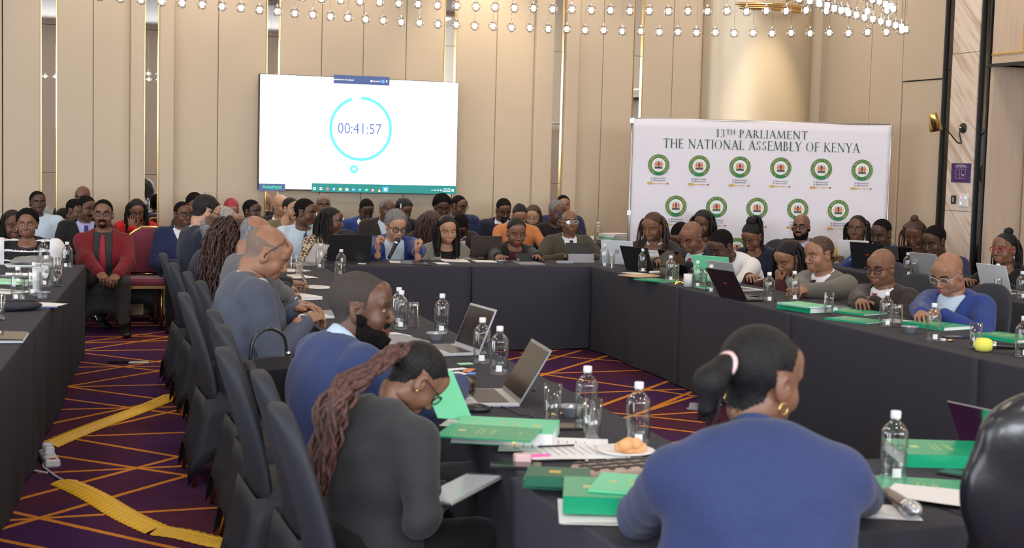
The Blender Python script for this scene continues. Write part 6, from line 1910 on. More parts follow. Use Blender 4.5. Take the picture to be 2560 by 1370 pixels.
def mk_laptop(lid, base, disp, ang, logo=None, w=.33, d=.225):
    def f():
        e = empty('laptop')   # user side is -y, lid hinge at +y
        b = MB(); b.box((0, 0, .009), (w, d, .015), bev=.004); b.build('laptop_base', base, e)
        k = MB(); k.box((0, .025, .0172), (w * .88, d * .48, .0012))
        k.build('keyboard', 'black_plastic', e); MB().box((0, -.068, .0172), (w * .32, d * .26, .001)).build('touchpad', 'silver' if base != 'black_plastic' else 'smoked_mirror', e)
        R_ = Matrix.Rotation(-math.radians(ang - 90), 4, 'X')
        l = MB(); l.T = Matrix.Translation((0, d / 2 - .004, .015)) @ R_
        l.box((0, .003, d * .48), (w, .006, d * .96), bev=.002)
        lo = l.build('laptop_lid', lid, e)
        s_ = MB(); s_.T = l.T; s_.box((0, -.0012, d * .49), (w * .94, .002, d * .84)); s_.build('display', disp, e)
        if logo:
            g = MB(); g.T = l.T
            if logo[0] == 'round': g.lathe([(.022, 0), (.018, 0)], c=(0, .0068, d * .5), n=24, rot=Matrix.Rotation(math.pi / 2, 4, 'X'), cap=False); g.box((0, .0068, d * .5), (.006, .001, .026))
            elif logo[0] == 'squares':
                for dx in (-.010, .010):
                    for dz in (-.010, .010): g.box((dx, .0068, d * .5 + dz), (.017, .001, .017))
            else: g.box((0, .0068, d * .5), (.035, .001, .012))
            g.build('lid_logo', logo[1], e)
        return e
    return f


mat('lid_brown', (.075, .055, .05), .35, metal=.3); mat('dark_screen', (.012, .014, .018), .12); mat('lit_screen', (.05, .05, .05), .2, emit=(.34, .34, .36), estr=.9)
mat('laptop_silver', (.52, .53, .56), .38, metal=.4); mat('laptop_grey', (.30, .31, .33), .4, metal=.4); mat('laptop_pale', (.62, .66, .70), .45)
mat('mid_grey_plastic', (.30, .30, .34), .5)


def laptop(u, v, yaw, label, lid='black_plastic', base='black_plastic', disp='dark_screen', ang=108, logo=None, z=.75, w=.33, d=.225, p=None):
    """yaw: direction (degrees from +x) from the lid towards the user"""
    p = p or PZ(u, v, z)
    o = mk_laptop(lid, base, disp, ang, logo, w, d)(); o.location = p; o.rotation_euler = (0, 0, math.radians(yaw + 90))
    return tag(o, label, 'laptop')


def mat_or(m): return m


def book(u, v, rz, label, w=.21, d=.297, h=.03, cover='green_cover', z=.75, pages='paper', name='book', cat='book', edge=True, print_=None, p=None, group=None):
    p = p or PZ(u, v, z)
    e = empty(name, p, math.radians(rz), label=label, cat=cat, group=group)
    MB().box((0, 0, h / 2), (w - .006, d - .006, h - .003)).build('pages', pages, e)
    c = MB(); c.box((0, 0, h - .001), (w, d, .002)); c.box((0, 0, .001), (w, d, .002)); c.box((-w / 2, 0, h / 2), (.003, d, h)); c.build('cover', cover, e)
    if print_:
        q = MB()
        for (x, y, sx, sy) in print_[1]: q.box((x * w, y * d, h + .0006), (sx * w, sy * d, .0006))
        q.build('cover_print', print_[0], e)
    return e


GP = ('pale_gold', [(0, .30, .12, .08), (0, .12, .45, .012), (0, .07, .35, .012), (0, -.02, .40, .010), (0, -.05, .30, .010), (.0, -.33, .25, .012)])


def sheet(u, v, rz, label, w=.21, d=.297, z=.75, n=1, m='paper', name='paper_sheet', cat='paper', curl=.0, lines=True, lift=0):
    p = PZ(u, v, z + lift); r = random.Random(int(u * 7 + v))
    e = empty(name, p, math.radians(rz), label=label, cat=cat)
    for i in range(n):
        vs = []; a = r.uniform(-.07, .07) * (i > 0); dx, dy = r.uniform(-.01, .01) * i, r.uniform(-.01, .01) * i
        for iy in range(9):
            for ix in range(7):
                x, y = (ix / 6 - .5) * w, (iy / 8 - .5) * d
                zz = .001 + .0012 * i + curl * ((abs(x) / (w / 2)) ** 3) * .5 + .0015 * (1 + math.sin(y * 20 + x * 13 + i)) * (1 if i == n - 1 else .2)
                vs.append((x * math.cos(a) - y * math.sin(a) + dx, x * math.sin(a) + y * math.cos(a) + dy, zz))
        o = mesh_obj('sheet', vs, [(j * 7 + k, j * 7 + k + 1, (j + 1) * 7 + k + 1, (j + 1) * 7 + k) for j in range(8) for k in range(6)], m, e, True)
    if lines and m == 'paper':
        q = MB()
        for i in range(9): q.box((-.005, d * (.38 - i * .085), .0055 + .0012 * n + curl * .05), (w * (.7 - .2 * r.random()), .0022, .0002))
        q.build('print_lines', 'print_grey', e)
    return e


def solid(name, mb, m, loc, rz, label, cat, group=None, scale=None):
    o = mb.build(name, m, loc=loc); o.rotation_euler = (0, 0, rz); return tag(o, label, cat, group)


def bowl(u, v, label, z=.75, hexa=False):
    p = PZ(u, v, z)
    mat('grey_ceramic', (.28, .285, .32), .35)
    n = 6 if hexa else 28
    e = empty('bowl', p, .3, label=label, cat='bowl', group='small grey bowls')
    MB().lathe([(0, 0), (.030, 0), (.036, .03), (.050, .034), (.050, .038), (.033, .036), (.027, .006), (0, .005)], n=n, smooth=not hexa, cap=False).build('bowl_body', 'grey_ceramic', e)
    c = MB(); r = random.Random(int(u))
    for i in range(5): c.ell((r.uniform(-.014, .014), r.uniform(-.014, .014), .016 + .004 * i), (.012, .008, .006), 8, 6, rot=rotz(r.uniform(0, 3)))
    c.build('sweets', 'paper', e)
    return e


def phone(u, v, rz, label, z=.75, m='black_plastic', w=.074, d=.155):
    e = empty('smartphone', PZ(u, v, z), math.radians(rz), label=label, cat='phone')
    MB().box((0, 0, .0045), (w, d, .009), bev=.003).build('phone_body', m, e)
    MB().box((0, 0, .0093), (w * .92, d * .94, .0006)).build('display', 'dark_screen', e)
    return e


def microphone(pt, dirv, label, head='black_plastic', foam=False):
    e = empty('microphone', pt, label=label, cat='microphone')
    R_ = Vector(dirv).to_track_quat('Z', 'Y').to_matrix().to_4x4()
    MB().lathe([(0, -.16), (.014, -.158), (.017, -.10), (.019, .0), (.021, .02)], n=20, rot=R_).build('handle', 'black_plastic' if head != 'bronze' else 'bronze', e)
    MB().lathe([(.0215, .0), (.0225, .012), (.0215, .024)], n=20, rot=R_).build('collar_ring', 'chrome', e)
    if foam: MB().lathe([(0, .02), (.026, .022), (.036, .045), (.037, .075), (.030, .098), (.012, .108), (0, .109)], n=22, rot=R_).build('foam_cover', head, e)
    else: MB().lathe([(.02, .02), (.026, .035), (.0265, .05), (.020, .068), (.0, .074)], n=20, rot=R_).build('grille', 'silver' if head != 'black_plastic' else 'black_metal', e)
    return e


mat('pale_gold', (.55, .62, .25), .5); mat('bronze', (.26, .20, .17), .35, metal=.4); mat('foam_yellow', (.80, .78, .12), .9); mat('pastry', (.78, .42, .18), .7, bump=.5, bscale=80)
mat('cup_brown', (.10, .07, .06), .6); mat('envelope', (.62, .44, .28), .8); mat('sticky_pink', (.9, .15, .4), .5); mat('soft_pink', (.75, .50, .50), .6)
mat('plastic_blue', (.10, .22, .65), .4); mat('tan_leather', (.45, .32, .25), .6); mat('leather_black', (.014, .015, .018), .30, spec=.6, bump=.25, bscale=60, coat=.2)
mat('pale_green', (.40, .75, .50), .6)

# ---- nearest left-hand table (in front of the bowed woman and the bearded man)
bottle(996, 812, 'water bottle right of the bearded man, half hidden by a second bottle', level=.13)
bottle(1002, 822, 'water bottle beside the bearded man, nearer of the pair', level=.13)
glass(976, 805, 'drinking glass half hidden between the bearded man and the pair of bottles')
glass(1034, 818, 'upturned empty glass right of the pair of bottles', inv=True)
bottle(1104, 832, 'water bottle just behind the silver open laptop', level=.125)
bottle(1204, 908, 'water bottle standing between the two open laptops', level=.12)
bottle(1247, 935, 'water bottle half hidden behind the nearest open laptop', level=.12)
laptop(1112, 880, 184, 'silver open laptop, farther of the two open ones beside the bearded man', 'laptop_silver', 'laptop_silver', 'dark_screen', 112)
laptop(1200, 1000, 172, 'grey laptop with lid wide open, nearest on the left-hand table', 'laptop_grey', 'laptop_silver', 'dark_screen', 120, w=.35, d=.24)
bowl(1090, 850, 'small grey bowl behind the silver open laptop')
sheet(985, 838, 20, 'white note sheet below the pair of bottles', .12, .17)
book(985, 850, 12, 'thin grey folder with a note beside the bearded man', .25, .3, .006, 'mid_grey_plastic', name='folder', cat='folder')
book(975, 880, 5, 'closed dark notebook in front of the bearded man', .15, .21, .012, 'black_plastic', name='notebook', cat='notebook')
m0 = MB(); m0.ell((0, 0, .012), (.031, .055, .020), 18, 10); solid('computer_mouse', m0, 'black_plastic', PZ(1190, 1030), 1.2, 'black computer mouse beside the nearest laptop', 'mouse')
cp = [PZ(u, v) + Vector((0, 0, .005)) for u, v in ((1215, 1025), (1240, 1018), (1262, 1022), (1282, 1030), (1300, 1040), (1330, 1042), (1300, 1052), (1270, 1046))]
MB().tube(catmull(cp, n=6), .0025, 5).build('mouse_cable', 'black_plastic', label='thin black mouse cable curling by the nearest laptop', cat='cable')
for i, (u, v, c_, rz_) in enumerate(((1140, 925, 'paper', .3), (1172, 930, 'emblem_orange', 1.0), (1150, 940, 'paper', 1.9), (1163, 918, 'pale_green', .2), (1178, 945, 'plastic_blue', 1.2))):
    solid('snack_wrapper', MB().box((0, 0, .003), (.10 - .012 * i, .035, .004), bev=.001), c_, PZ(u, v) + Vector((0, 0, .0005 + .004 * i)), rz_, ('crumpled white wrapper behind the bowed woman', 'orange wrapper strip by the bowed woman', 'second white wrapper by the bowed woman', 'green wrapper strip by the bowed woman', 'blue and white wrapper by the bowed woman')[i], 'wrapper')
bk = PEOPLE['braidwoman']
gb = PZ(1113, 985, .86); e = empty('green_booklet', gb, math.radians(20), label='pale green sheet held up in front of the bowed woman', cat='booklet')
q = MB(); q.T = Matrix.Rotation(.9, 4, 'X') @ Matrix.Rotation(.3, 4, 'Y'); q.box((0, 0, 0), (.19, .20, .003)); q.build('pages', 'green_light', e)
tb = PZ(1150, 1222, .66); e = empty('tablet', tb, math.radians(-62), label='tablet with a light screen lying on the lap of the bowed woman', cat='tablet'); e.rotation_euler = (math.radians(12), math.radians(-8), math.radians(-62))
MB().box((0, 0, 0), (.175, .25, .008), bev=.003).build('tablet_body', 'silver', e); MB().box((0, 0, .0045), (.150, .215, .0006)).build('display', 'lit_screen', e)
# near corner: books, papers, plate
b = book(1265, 1095, 244, 'thick open green report with white pages at the corner of the near table', .25, .33, .045, 'green_light', print_=GP)
book(1225, 1083, 60, 'green report cover lying folded over the thick report', .22, .30, .004, 'green_cover', z=.797, print_=GP, name='booklet', cat='booklet')
sheet(1220, 1060, 60, 'white sheet sticking out behind the thick green report', .21, .297, lines=False)
sheet(1385, 1118, 70, 'open white pad right of the thick green report', .24, .33, n=3, curl=.01)
sheet(1430, 1130, 86, 'second white sheet under a pen near the plate', .22, .30, n=2, lift=.006)
MB().tube([PZ(1345, 1131) + Vector((0, 0, .018)), PZ(1435, 1127) + Vector((0, 0, .018))], .0032, 6).build('pen', 'black_plastic', label='slim dark pen lying on the white sheets', cat='pen')
MB().tube([PZ(1283, 1122) + Vector((0, 0, .02)), PZ(1300, 1108) + Vector((0, 0, .024))], .0045, 6).build('pencil', 'screen_yellow', label='short yellow pencil tip on the white pad', cat='pencil')
solid('lip_gloss', MB().box((0, 0, .009), (.075, .018, .018), bev=.004), 'sticky_pink', PZ(1345, 1150), -.1, 'small bright pink tube beside the pale pink case', 'tube')
solid('small_case', MB().box((0, 0, .014), (.05, .035, .028), bev=.004), 'soft_pink', PZ(1305, 1157), -.1, 'small pale pink case left of the pink tube', 'case')
phone(1290, 1168, 70, 'dark phone lying flat left of the small green books')
e = empty('plate', PZ(1564, 1138), label='white plate of golden pastries left of the woman in the navy jacket', cat='plate')
MB().lathe([(0, .002), (.055, .002), (.062, .006), (.088, .016), (.092, .018), (.088, .020), (.060, .010), (0, .007)], n=36, cap=False).build('plate_body', 'white', e)
r = random.Random(3); np_ = 0
for i in range(9):
    a = r.uniform(0, 6.28); rr = r.uniform(0, .045); q = MB(); q.ell((0, 0, 0), (.024, .021, .018), 12, 8)
    o = q.build('pastry', 'pastry', loc=Vector(e.location) + Vector((rr * math.cos(a) + .012, rr * math.sin(a), .022 + (.018 if i > 5 else 0)))); tag(o, 'small round golden pastry heaped on the white plate', 'pastry', 'pastries on the white plate')
bottle(1465, 1062, 'tall water bottle behind an empty glass at the near corner', level=.12)
glass(1479, 1100, 'empty glass in front of the tall bottle at the near corner')
glass(1380, 1055, 'empty glass left of the bottles at the near corner', water=0)
bottle(1593, 1112, 'water bottle left of the ponytail woman, half full', level=.095)
bowl(1428, 1040, 'small grey bowl behind the glasses at the near corner')
phone(1398, 1070, 80, 'black phone lying between the glasses at the near corner', w=.10, d=.16)
for i, (u, v) in enumerate(((1385, 1040), (1400, 1046), (1408, 1038), (1335, 978))):
    solid('wrapped_sweet', MB().ell((0, 0, .006), (.016, .007, .006), 8, 6), 'tie_purple' if i % 2 else 'gold', PZ(u, v), i * 1.3, ('gold wrapped sweet in front of the grey bowl', 'purple wrapped sweet beside the gold one', 'second gold wrapped sweet by the grey bowl', 'purple wrapped sweet lying alone near the laptop')[i], 'sweet')
book(1395, 1205, 66, 'small dark green hardback on top of the second hardback', .125, .175, .028, 'dark_green', z=.7765, print_=('emblem_gold', [(0, .05, .25, .18)]))
book(1392, 1212, 64, 'small dark green hardback under the upper one', .13, .18, .026, 'dark_green', pages='envelope')
e = empty('woven_pouch', PZ(1545, 1190), .1, label='brown pouch with crossed black straps behind the green reports', cat='pouch')
MB().box((0, 0, .018), (.26, .12, .035), bev=.01).build('pouch_body', 'tan_leather', e)
q = MB()
for i in range(5): q.box((-.10 + i * .05, 0, .0365), (.014, .12, .003))
for i in range(3): q.box((0, -.04 + i * .04, .038), (.26, .010, .003))
q.build('strap', 'black_plastic', e)
for i in range(3): MB().ell((-.08 + i * .07, .045, .042), (.006, .006, .003), 8, 6).build('stud', 'chrome', e)
book(1560, 1262, 68, 'thick green report under the left elbow of the ponytail woman', .235, .32, .045, 'green_cover', z=.762, print_=GP)
sheet(1560, 1285, 70, 'white sheets under the thick green report', .25, .34, n=3, lines=False, lift=.001)
book(1600, 1215, 58, 'opened green folder cover beside the ponytail woman', .22, .24, .006, 'green_light', z=.808, name='folder', cat='folder', print_=GP)
# near right table
bottle(2232, 1200, 'water bottle on the near table right of the ponytail woman', level=.10)
book(2360, 1150, 70, 'thick green report at the right, under the leather chair back', .25, .32, .04, 'green_cover', print_=GP)
book(2330, 1225, 62, 'thin green booklet under the white sheets at lower right', .24, .30, .008, 'green_cover', print_=GP, name='booklet', cat='booklet')
sheet(2350, 1240, 48, 'white sheet lying over the thin green booklet', .19, .27, n=2, lines=False, lift=.010)
sheet(2205, 1282, 66, 'white card below the dark-tipped microphone', .15, .18, n=2, lines=False)
p0, p1 = PZ(2195, 1215, .772), PZ(2275, 1272, .772)
microphone(p1 - (p1 - p0).normalized() * .03, (p1 - p0), 'bronze microphone with a dark tip lying on the near table', head='bronze')
phone(2415, 1192, 30, 'dark phone at lower right beside the thick green report')
e = empty('tablet', PZ(2480, 1135, .75), math.radians(100), label='tablet standing tilted in a chrome-edged case near the leather chair', cat='tablet')
q = MB(); q.T = Matrix.Rotation(1.1, 4, 'X'); q.box((0, .09, 0), (.25, .18, .008), bev=.003); q.build('tablet_body', 'chrome', e)
q = MB(); q.T = Matrix.Rotation(1.1, 4, 'X'); q.box((0, .09, .0046), (.225, .155, .0008)); q.build('display', 'dark_screen', e)

# ---- middle of the left-hand table
sheet(738, 692, 10, 'white papers in front of the bald man in dark navy', .25, .33, n=3)
sheet(722, 676, 30, 'white papers near the head table corner', .22, .30, n=2)
glass(748, 690, 'empty glass beside the propped tablet')
glass(728, 670, 'glass left of the laptop at the head table corner', inv=True); glass(716, 662, 'glass behind the papers at the head table corner', inv=True)
laptop(752, 664, 195, 'small grey laptop with its screen turned left near the head table corner', 'laptop_grey', 'laptop_grey', 'laptop_silver', 120, w=.28, d=.2)
bottle(801, 672, 'water bottle left of the black laptop at the head table corner', level=.09)
bottle(852, 690, 'water bottle in front of the black laptop, half hidden by the bearded man', level=.09)
glass(846, 700, 'glass in front of the black laptop at the corner', inv=True)
e = empty('tablet', PZ(772, 718), math.radians(80), label='tablet in a tan folding case propped up before the curly-haired woman', cat='tablet')
q = MB(); q.T = Matrix.Rotation(1.05, 4, 'X'); q.box((0, .09, 0), (.25, .18, .010), bev=.003); q.build('tablet_case', 'tan_leather', e)
q = MB(); q.T = Matrix.Rotation(1.05, 4, 'X'); q.box((0, .09, .0056), (.225, .155, .0008)); q.build('display', 'dark_screen', e)
sheet(790, 718, 30, 'white sheet behind the propped tablet', .2, .28)
book(745, 745, 20, 'open notebook with cream pages under the hands of the hidden grey-suited man', .2, .28, .018, 'paper', name='notebook', cat='notebook')
laptop(822, 790, 185, 'pale laptop in front of the man in the checked suit', 'laptop_pale', 'laptop_pale', 'laptop_silver', 175, w=.31, d=.21)
e = empty('handbag', (1.10, 6.50, .60), .4, label='black handbag hanging between the chairs behind the bearded man', cat='bag')
q = MB(); q.box((0, 0, 0), (.30, .14, .26), bev=.05); q.build('bag_body', 'leather_black', e)
MB().tube(catmull([(-.1, 0, .12), (-.08, 0, .22), (0, 0, .26), (.08, 0, .22), (.1, 0, .12)], n=5), .008, 6).build('bag_handle', 'leather_black', e)
MB().ell((.1, -.01, .14), (.012, .012, .012), 8, 6).build('bag_ring', 'chrome', e)

# ---- head table
laptop(868, 655, 84, 'open black laptop seen from behind, left of the speaker', 'black_plastic', 'black_plastic', 'lit_screen', 104, w=.38, d=.25)
sheet(1010, 656, 80, 'white papers under the microphone of the speaker', .3, .25, n=3)
book(1035, 659, 80, 'dark folder lying under the speaker\'s left hand', .3, .22, .01, 'black_plastic', name='folder', cat='folder')
phone(1058, 663, 60, 'phone in front of the speaker\'s left hand')
sheet(905, 660, 75, 'small white card left of the speaker', .1, .07, lines=False)
sheet(1140, 653, 82, 'open notebook in front of the woman in light grey', .3, .22, n=3); sheet(1215, 654, 84, 'white sheets between the two women at the head table', .3, .22, n=3)
sheet(1105, 659, 88, 'cream sheet at the table edge right of the phone', .2, .12, lines=False)
bowl(1252, 661, 'grey bowl in front of the woman with red lipstick')
book(1320, 658, 85, 'grey folder under the propped phone', .35, .22, .008, 'mid_grey_plastic', name='folder', cat='folder')
laptop(1208, 641, 84, 'open brown-grey laptop between the two women at the head table', 'lid_brown', 'black_plastic', 'dark_screen', 100, w=.30, d=.20)
e = empty('smartphone', PZ(1310, 656), .1, label='black phone propped upright in front of the woman with red lipstick', cat='phone')
q = MB(); q.T = Matrix.Rotation(-.15, 4, 'X'); q.box((0, 0, .042), (.165, .012, .08), bev=.003); q.build('phone_body', 'black_plastic', e)
q = MB(); q.T = Matrix.Rotation(-.15, 4, 'X')
for dx, dz in ((-.058, .022), (-.066, .010), (-.050, .010)): q.lathe([(.006, 0), (.004, .001)], c=(dx, -.0068, dz + .01), n=12, rot=Matrix.Rotation(math.pi / 2, 4, 'X'), cap=False)
q.build('camera_lens', 'silver', e)
e = empty('tablet', PZ(1450, 656), math.radians(-2), label='tablet standing in a folding case before the man in the olive suit', cat='tablet')
q = MB(); q.T = Matrix.Rotation(-.35, 4, 'X'); q.box((0, 0, .105), (.25, .010, .165), bev=.003); q.build('tablet_body', 'black_plastic', e)
q = MB(); q.box((0, -.03, .035), (.25, .006, .09), rot=Matrix.Rotation(-.2, 3, 'X')); q.build('tablet_case', 'mid_grey_plastic', e)
solid('spectacle_case', MB().box((0, 0, .014), (.16, .06, .028), bev=.010), 'mid_grey_plastic', PZ(1412, 660), -.05, 'dark blue-grey spectacle case left of the standing tablet', 'case')
mm = PEOPLE['mic']; mp_ = PY(975, 640, 12.42)
mt_ = PY(994, 600, 12.50)
microphone(mt_ - (mt_ - mp_).normalized() * .05, (mt_ - mp_), 'black handheld microphone in the fist of the speaker')
bottle(1510, 668, 'water bottle at the head table corner, left of the upturned glass', level=.10)
glass(1528, 670, 'glass beside the bottle at the head table corner', inv=True)

# ---- right-hand table
laptop(1553, 660, 50, 'pale silver laptop seen from behind in front of the woman with reddish locks', 'laptop_pale', 'laptop_silver', 'lit_screen', 106, ('squares', 'mid_grey_plastic'), w=.30)
laptop(1622, 678, 20, 'open black laptop in front of the bald man in the navy suit', 'black_plastic', 'black_plastic', 'lit_screen', 112, w=.34)
sheet(1588, 684, 40, 'folded white sheet beside the black laptop', .14, .2, lines=False)
solid('envelope', MB().box((0, 0, .003), (.33, .23, .006), bev=.002), 'envelope', PZ(1605, 690), .3, 'brown envelope at the edge of the right-hand table', 'envelope')
solid('remote_control', MB().box((0, 0, .012), (.14, .05, .02), bev=.008), 'white_plastic', PZ(1642, 686) + Vector((0, 0, .006)), .2, 'white remote lying on the brown envelope', 'remote')
book(1642, 702, 24, 'thin green booklet at the table edge near the envelope', .22, .30, .008, 'green_cover', print_=GP, name='booklet', cat='booklet')
bottle(1606, 682, 'water bottle in front of the open black laptop', level=.10); glass(1620, 680, 'glass beside the bottle in front of the black laptop', inv=True)
e = empty('paper_cup', PZ(1658, 694), label='brown lidded paper cup left of a water bottle', cat='cup'); MB().lathe([(.026, 0), (.034, .09)], n=20).build('cup_body', 'cup_brown', e); MB().lathe([(.036, .09), (.035, .10), (.03, .106), (0, .106)], n=20).build('cup_lid', 'black_plastic', e)
bottle(1675, 704, 'water bottle right of the brown paper cup', level=.10); glass(1688, 702, 'glass right of the bottle by the paper cup', inv=True)
laptop(1718, 690, 12, 'dark green-lit laptop with a round logo before the bald man in navy', 'smoked_mirror', 'black_plastic', 'lit_screen', 112, ('round', 'silver'))
MB().tube(catmull([PZ(u, v) + Vector((0, 0, .006)) for u, v in ((1695, 700), (1688, 712), (1700, 706), (1716, 712), (1708, 702))], n=6), .003, 5).build('charging_cable', 'screen_yellow', label='pale yellow cable curled beside the white cup', cat='cable')
e = empty('white_cup', PZ(1720, 716), label='plain white cup among the bottles on the right-hand table', cat='cup'); MB().lathe([(0, 0), (.033, 0), (.036, .095), (.033, .095), (.030, .006), (0, .005)], n=24, cap=False).build('cup_body', 'white', e)
bottle(1742, 720, 'water bottle just right of the white cup', level=.10); glass(1757, 718, 'glass behind the bottle right of the white cup')
bottle(1776, 733, 'water bottle left of an upturned glass, before the green folder', level=.09); glass(1788, 734, 'upturned glass before the green folder', inv=True); glass(1822, 742, 'glass with a little water beside the wide-open black laptop', water=.05)
e = empty('green_folder', PZ(1785, 706, .75), math.radians(-58), label='light green folder held upright by the man in the white shirt', cat='folder')
q = MB(); q.T = Matrix.Rotation(.35, 4, 'X'); q.box((0, 0, .115), (.33, .006, .22)); q.build('folder_cover', 'green_light', e)
sheet(1790, 722, 30, 'pale green sheet below the upright green folder', .2, .28, m='green_light', lines=False)
laptop(1848, 725, 8, 'silver laptop mostly hidden behind the wide-open black laptop', 'laptop_silver', 'laptop_silver', 'lit_screen', 112)
laptop(1868, 748, 6, 'wide-open black laptop with its lid leaning towards the room', 'black_plastic', 'black_plastic', 'dark_screen', 122, ('bar', 'emblem_red'), w=.34, d=.24)
bottle(1921, 756, 'water bottle right of the wide-open black laptop', level=.10); bottle(1984, 752, 'water bottle in front of the man in the light grey suit', level=.10)
book(2018, 776, 12, 'thick green spiral report at the table edge', .24, .31, .035, 'green_cover', print_=GP)
e = book(2010, 764, 14, 'spiral-bound green booklet on top of the thick report', .2, .28, .012, 'green_light', z=.786, print_=GP, name='booklet', cat='booklet')
for i in range(26): MB().tube([(-.10 + .007 * math.cos(a), -.13 + i * .0104, .006 + .009 * math.sin(a)) for a in [k * math.pi / 4 for k in range(8)]], .0010, 4, closed=True).build('spiral_ring', 'white', e)
glass(2071, 785, 'glass with some water right of the spiral-bound booklet', water=.035)
e = empty('tablet', PZ(2080, 768), .5, label='slim tablet lying before the man with tortoiseshell glasses', cat='tablet'); MB().box((0, 0, .005), (.18, .25, .008), bev=.003).build('tablet_body', 'silver', e); MB().box((0, 0, .0095), (.16, .22, .0006)).build('display', 'dark_screen', e)
book(2140, 782, 20, 'green booklet under the hand of the man with tortoiseshell glasses', .24, .31, .012, 'green_cover', print_=GP, name='booklet', cat='booklet')
book(2140, 802, 24, 'thin green booklet at the edge left of the bottle', .22, .30, .010, 'green_cover', print_=GP, name='booklet', cat='booklet')
bottle(2214, 817, 'water bottle left of an upturned glass at the right table', level=.11); glass(2243, 818, 'upturned glass left of the grey bowl at the right table', inv=True); bowl(2274, 832, 'grey bowl with sweets before the man in the blue jacket')
sheet(2262, 806, 30, 'white papers under the hand of the man in the blue jacket', .21, .297, n=3)
book(2340, 818, 14, 'thick green report before the man in the blue jacket', .24, .32, .022, 'green_cover', print_=GP)
bottle(2332, 853, 'water bottle in front of the man in the blue jacket, reflecting green', level=.05)
solid('bottle_cap', MB().lathe([(.015, 0), (.015, .012), (0, .013)], n=16), 'white_plastic', PZ(2358, 852), 0, 'loose white bottle cap on the right-hand table', 'bottle cap')
phone(2395, 845, 80, 'black phone behind the tall glass at the right'); solid('key_bunch', MB().ell((0, 0, .006), (.03, .015, .006), 8, 6), 'brass', PZ(2376, 853), .4, 'small brass keys beside the loose bottle cap', 'keys')
glass(2438, 872, 'empty tall glass left of the yellow microphone')
p0, p1 = PZ(2560, 868, .787), PZ(2460, 862, .787)
microphone(p1 - (p1 - p0).normalized() * .06, (p1 - p0), 'handheld microphone with a yellow foam cover lying at the right', head='foam_yellow', foam=True)
book(2520, 848, 12, 'green booklet stack behind the yellow-capped microphone', .24, .32, .02, 'green_cover', print_=GP)
bottle(2556, 893, 'water bottle cut by the right picture edge', level=.07)

# ---- outer right table
laptop(2142, 655, 40, 'white-backed laptop with a sticker before the leopard scarf', 'white', 'silver', 'lit_screen', 104, ('bar', 'emblem_red'), w=.32)
laptop(2190, 672, 24, 'open black laptop before the man in the blue suit and red tie', 'black_plastic', 'black_plastic', 'lit_screen', 104, ('bar', 'emblem_red'), w=.36, d=.25)
laptop(2265, 676, 20, 'dark laptop partly hidden behind the bald man with tortoiseshell glasses', 'smoked_mirror', 'black_plastic', 'lit_screen', 104)
bottle(2268, 690, 'water bottle left of a glass on the outer right table', level=.10); glass(2284, 692, 'empty glass beside the bottle on the outer right table', inv=True)
laptop(2345, 694, 8, 'grey laptop in front of the man with the striped tie', 'laptop_silver', 'laptop_silver', 'lit_screen', 112)
sheet(2312, 690, 20, 'white papers beside the grey laptop on the outer right table', .2, .28, n=3); book(2310, 702, 20, 'green-edged booklet at the edge of the outer right table', .2, .28, .01, 'paper', name='booklet', cat='booklet')
laptop(2520, 732, 2, 'pale silver laptop seen from behind before the woman in red-framed glasses', 'laptop_pale', 'laptop_silver', 'lit_screen', 108, w=.34)
bottle(2469, 725, 'water bottle left of the other near the pale laptop', level=.09); bottle(2492, 724, 'water bottle behind the upturned glass near the pale laptop', level=.09); glass(2494, 738, 'upturned glass in front of the pale laptop', inv=True)
bowl(2500, 745, 'grey bowl in front of the pale laptop'); bottle(2553, 748, 'water bottle cut by the right edge on the outer table', level=.09)

# ---- side table by the banner
q = SIDE_Z
bottle(1494, 601, 'bottle on the small side table left of the banner', z=q, level=.05)
e = empty('white_cup', PY(1477, 600, 14.3), label='white cup on a saucer on the small side table', cat='cup'); e.location.z = q
MB().lathe([(0, .004), (.05, .006), (.06, .010), (.05, .004), (0, .002)], n=24, cap=False).build('saucer', 'white', e); MB().lathe([(0, .008), (.025, .008), (.038, .065), (.035, .065), (.022, .012), (0, .012)], n=24, cap=False).build('cup_body', 'white', e)
for i in range(5):
    b0 = PY(1540, 600, 14.35); book(0, 0, 5 + i * 5, ('bottom', 'second lowest', 'middle', 'second highest', 'topmost')[i] + ' paper-filled folder in the stack on the side table', .30, .24, .018, ('plastic_blue', 'paper', 'green_light', 'paper', 'paper')[i], p=Vector((b0.x, b0.y, q + i * .019)), name='folder', cat='folder')

# ---- far-left table
bottle(45, 752, 'water bottle beside the black pouch on the far-left table', level=.07); bottle(86, 738, 'water bottle left of the white thermos', level=.09)
bottle(116, 716, 'full bottle right of the white thermos', level=.15); bottle(168, 671, 'water bottle at the far end of the far-left table', level=.06); bottle(108, 664, 'water bottle behind the white thermos', level=.12)
glass(143, 716, 'glass with water at the edge of the far-left table', water=.07); glass(-2, 800, 'glass cut by the left picture edge'); glass(140, 690, 'glass behind the water glass on the far-left table')
e = empty('thermos_cup', PZ(93, 730), label='tall white tumbler among the bottles on the far-left table', cat='cup'); MB().lathe([(.027, 0), (.031, .14), (.031, .15)], n=22).build('cup_body', 'white', e); MB().lathe([(.032, .15), (.032, .158), (0, .16)], n=22).build('cup_lid', 'white_plastic', e)
bowl(107, 745, 'grey six-sided bowl on the far-left table', hexa=True)
sheet(92, 762, 70, 'clear blue-edged document sleeve on the far-left table', .21, .30, m='paper', lines=False); solid('sleeve_edge', MB().box((0, 0, .004), (.20, .010, .004)), 'plastic_blue', PZ(98, 770), -.05, 'blue slide binder at the edge of the document sleeve', 'binder')
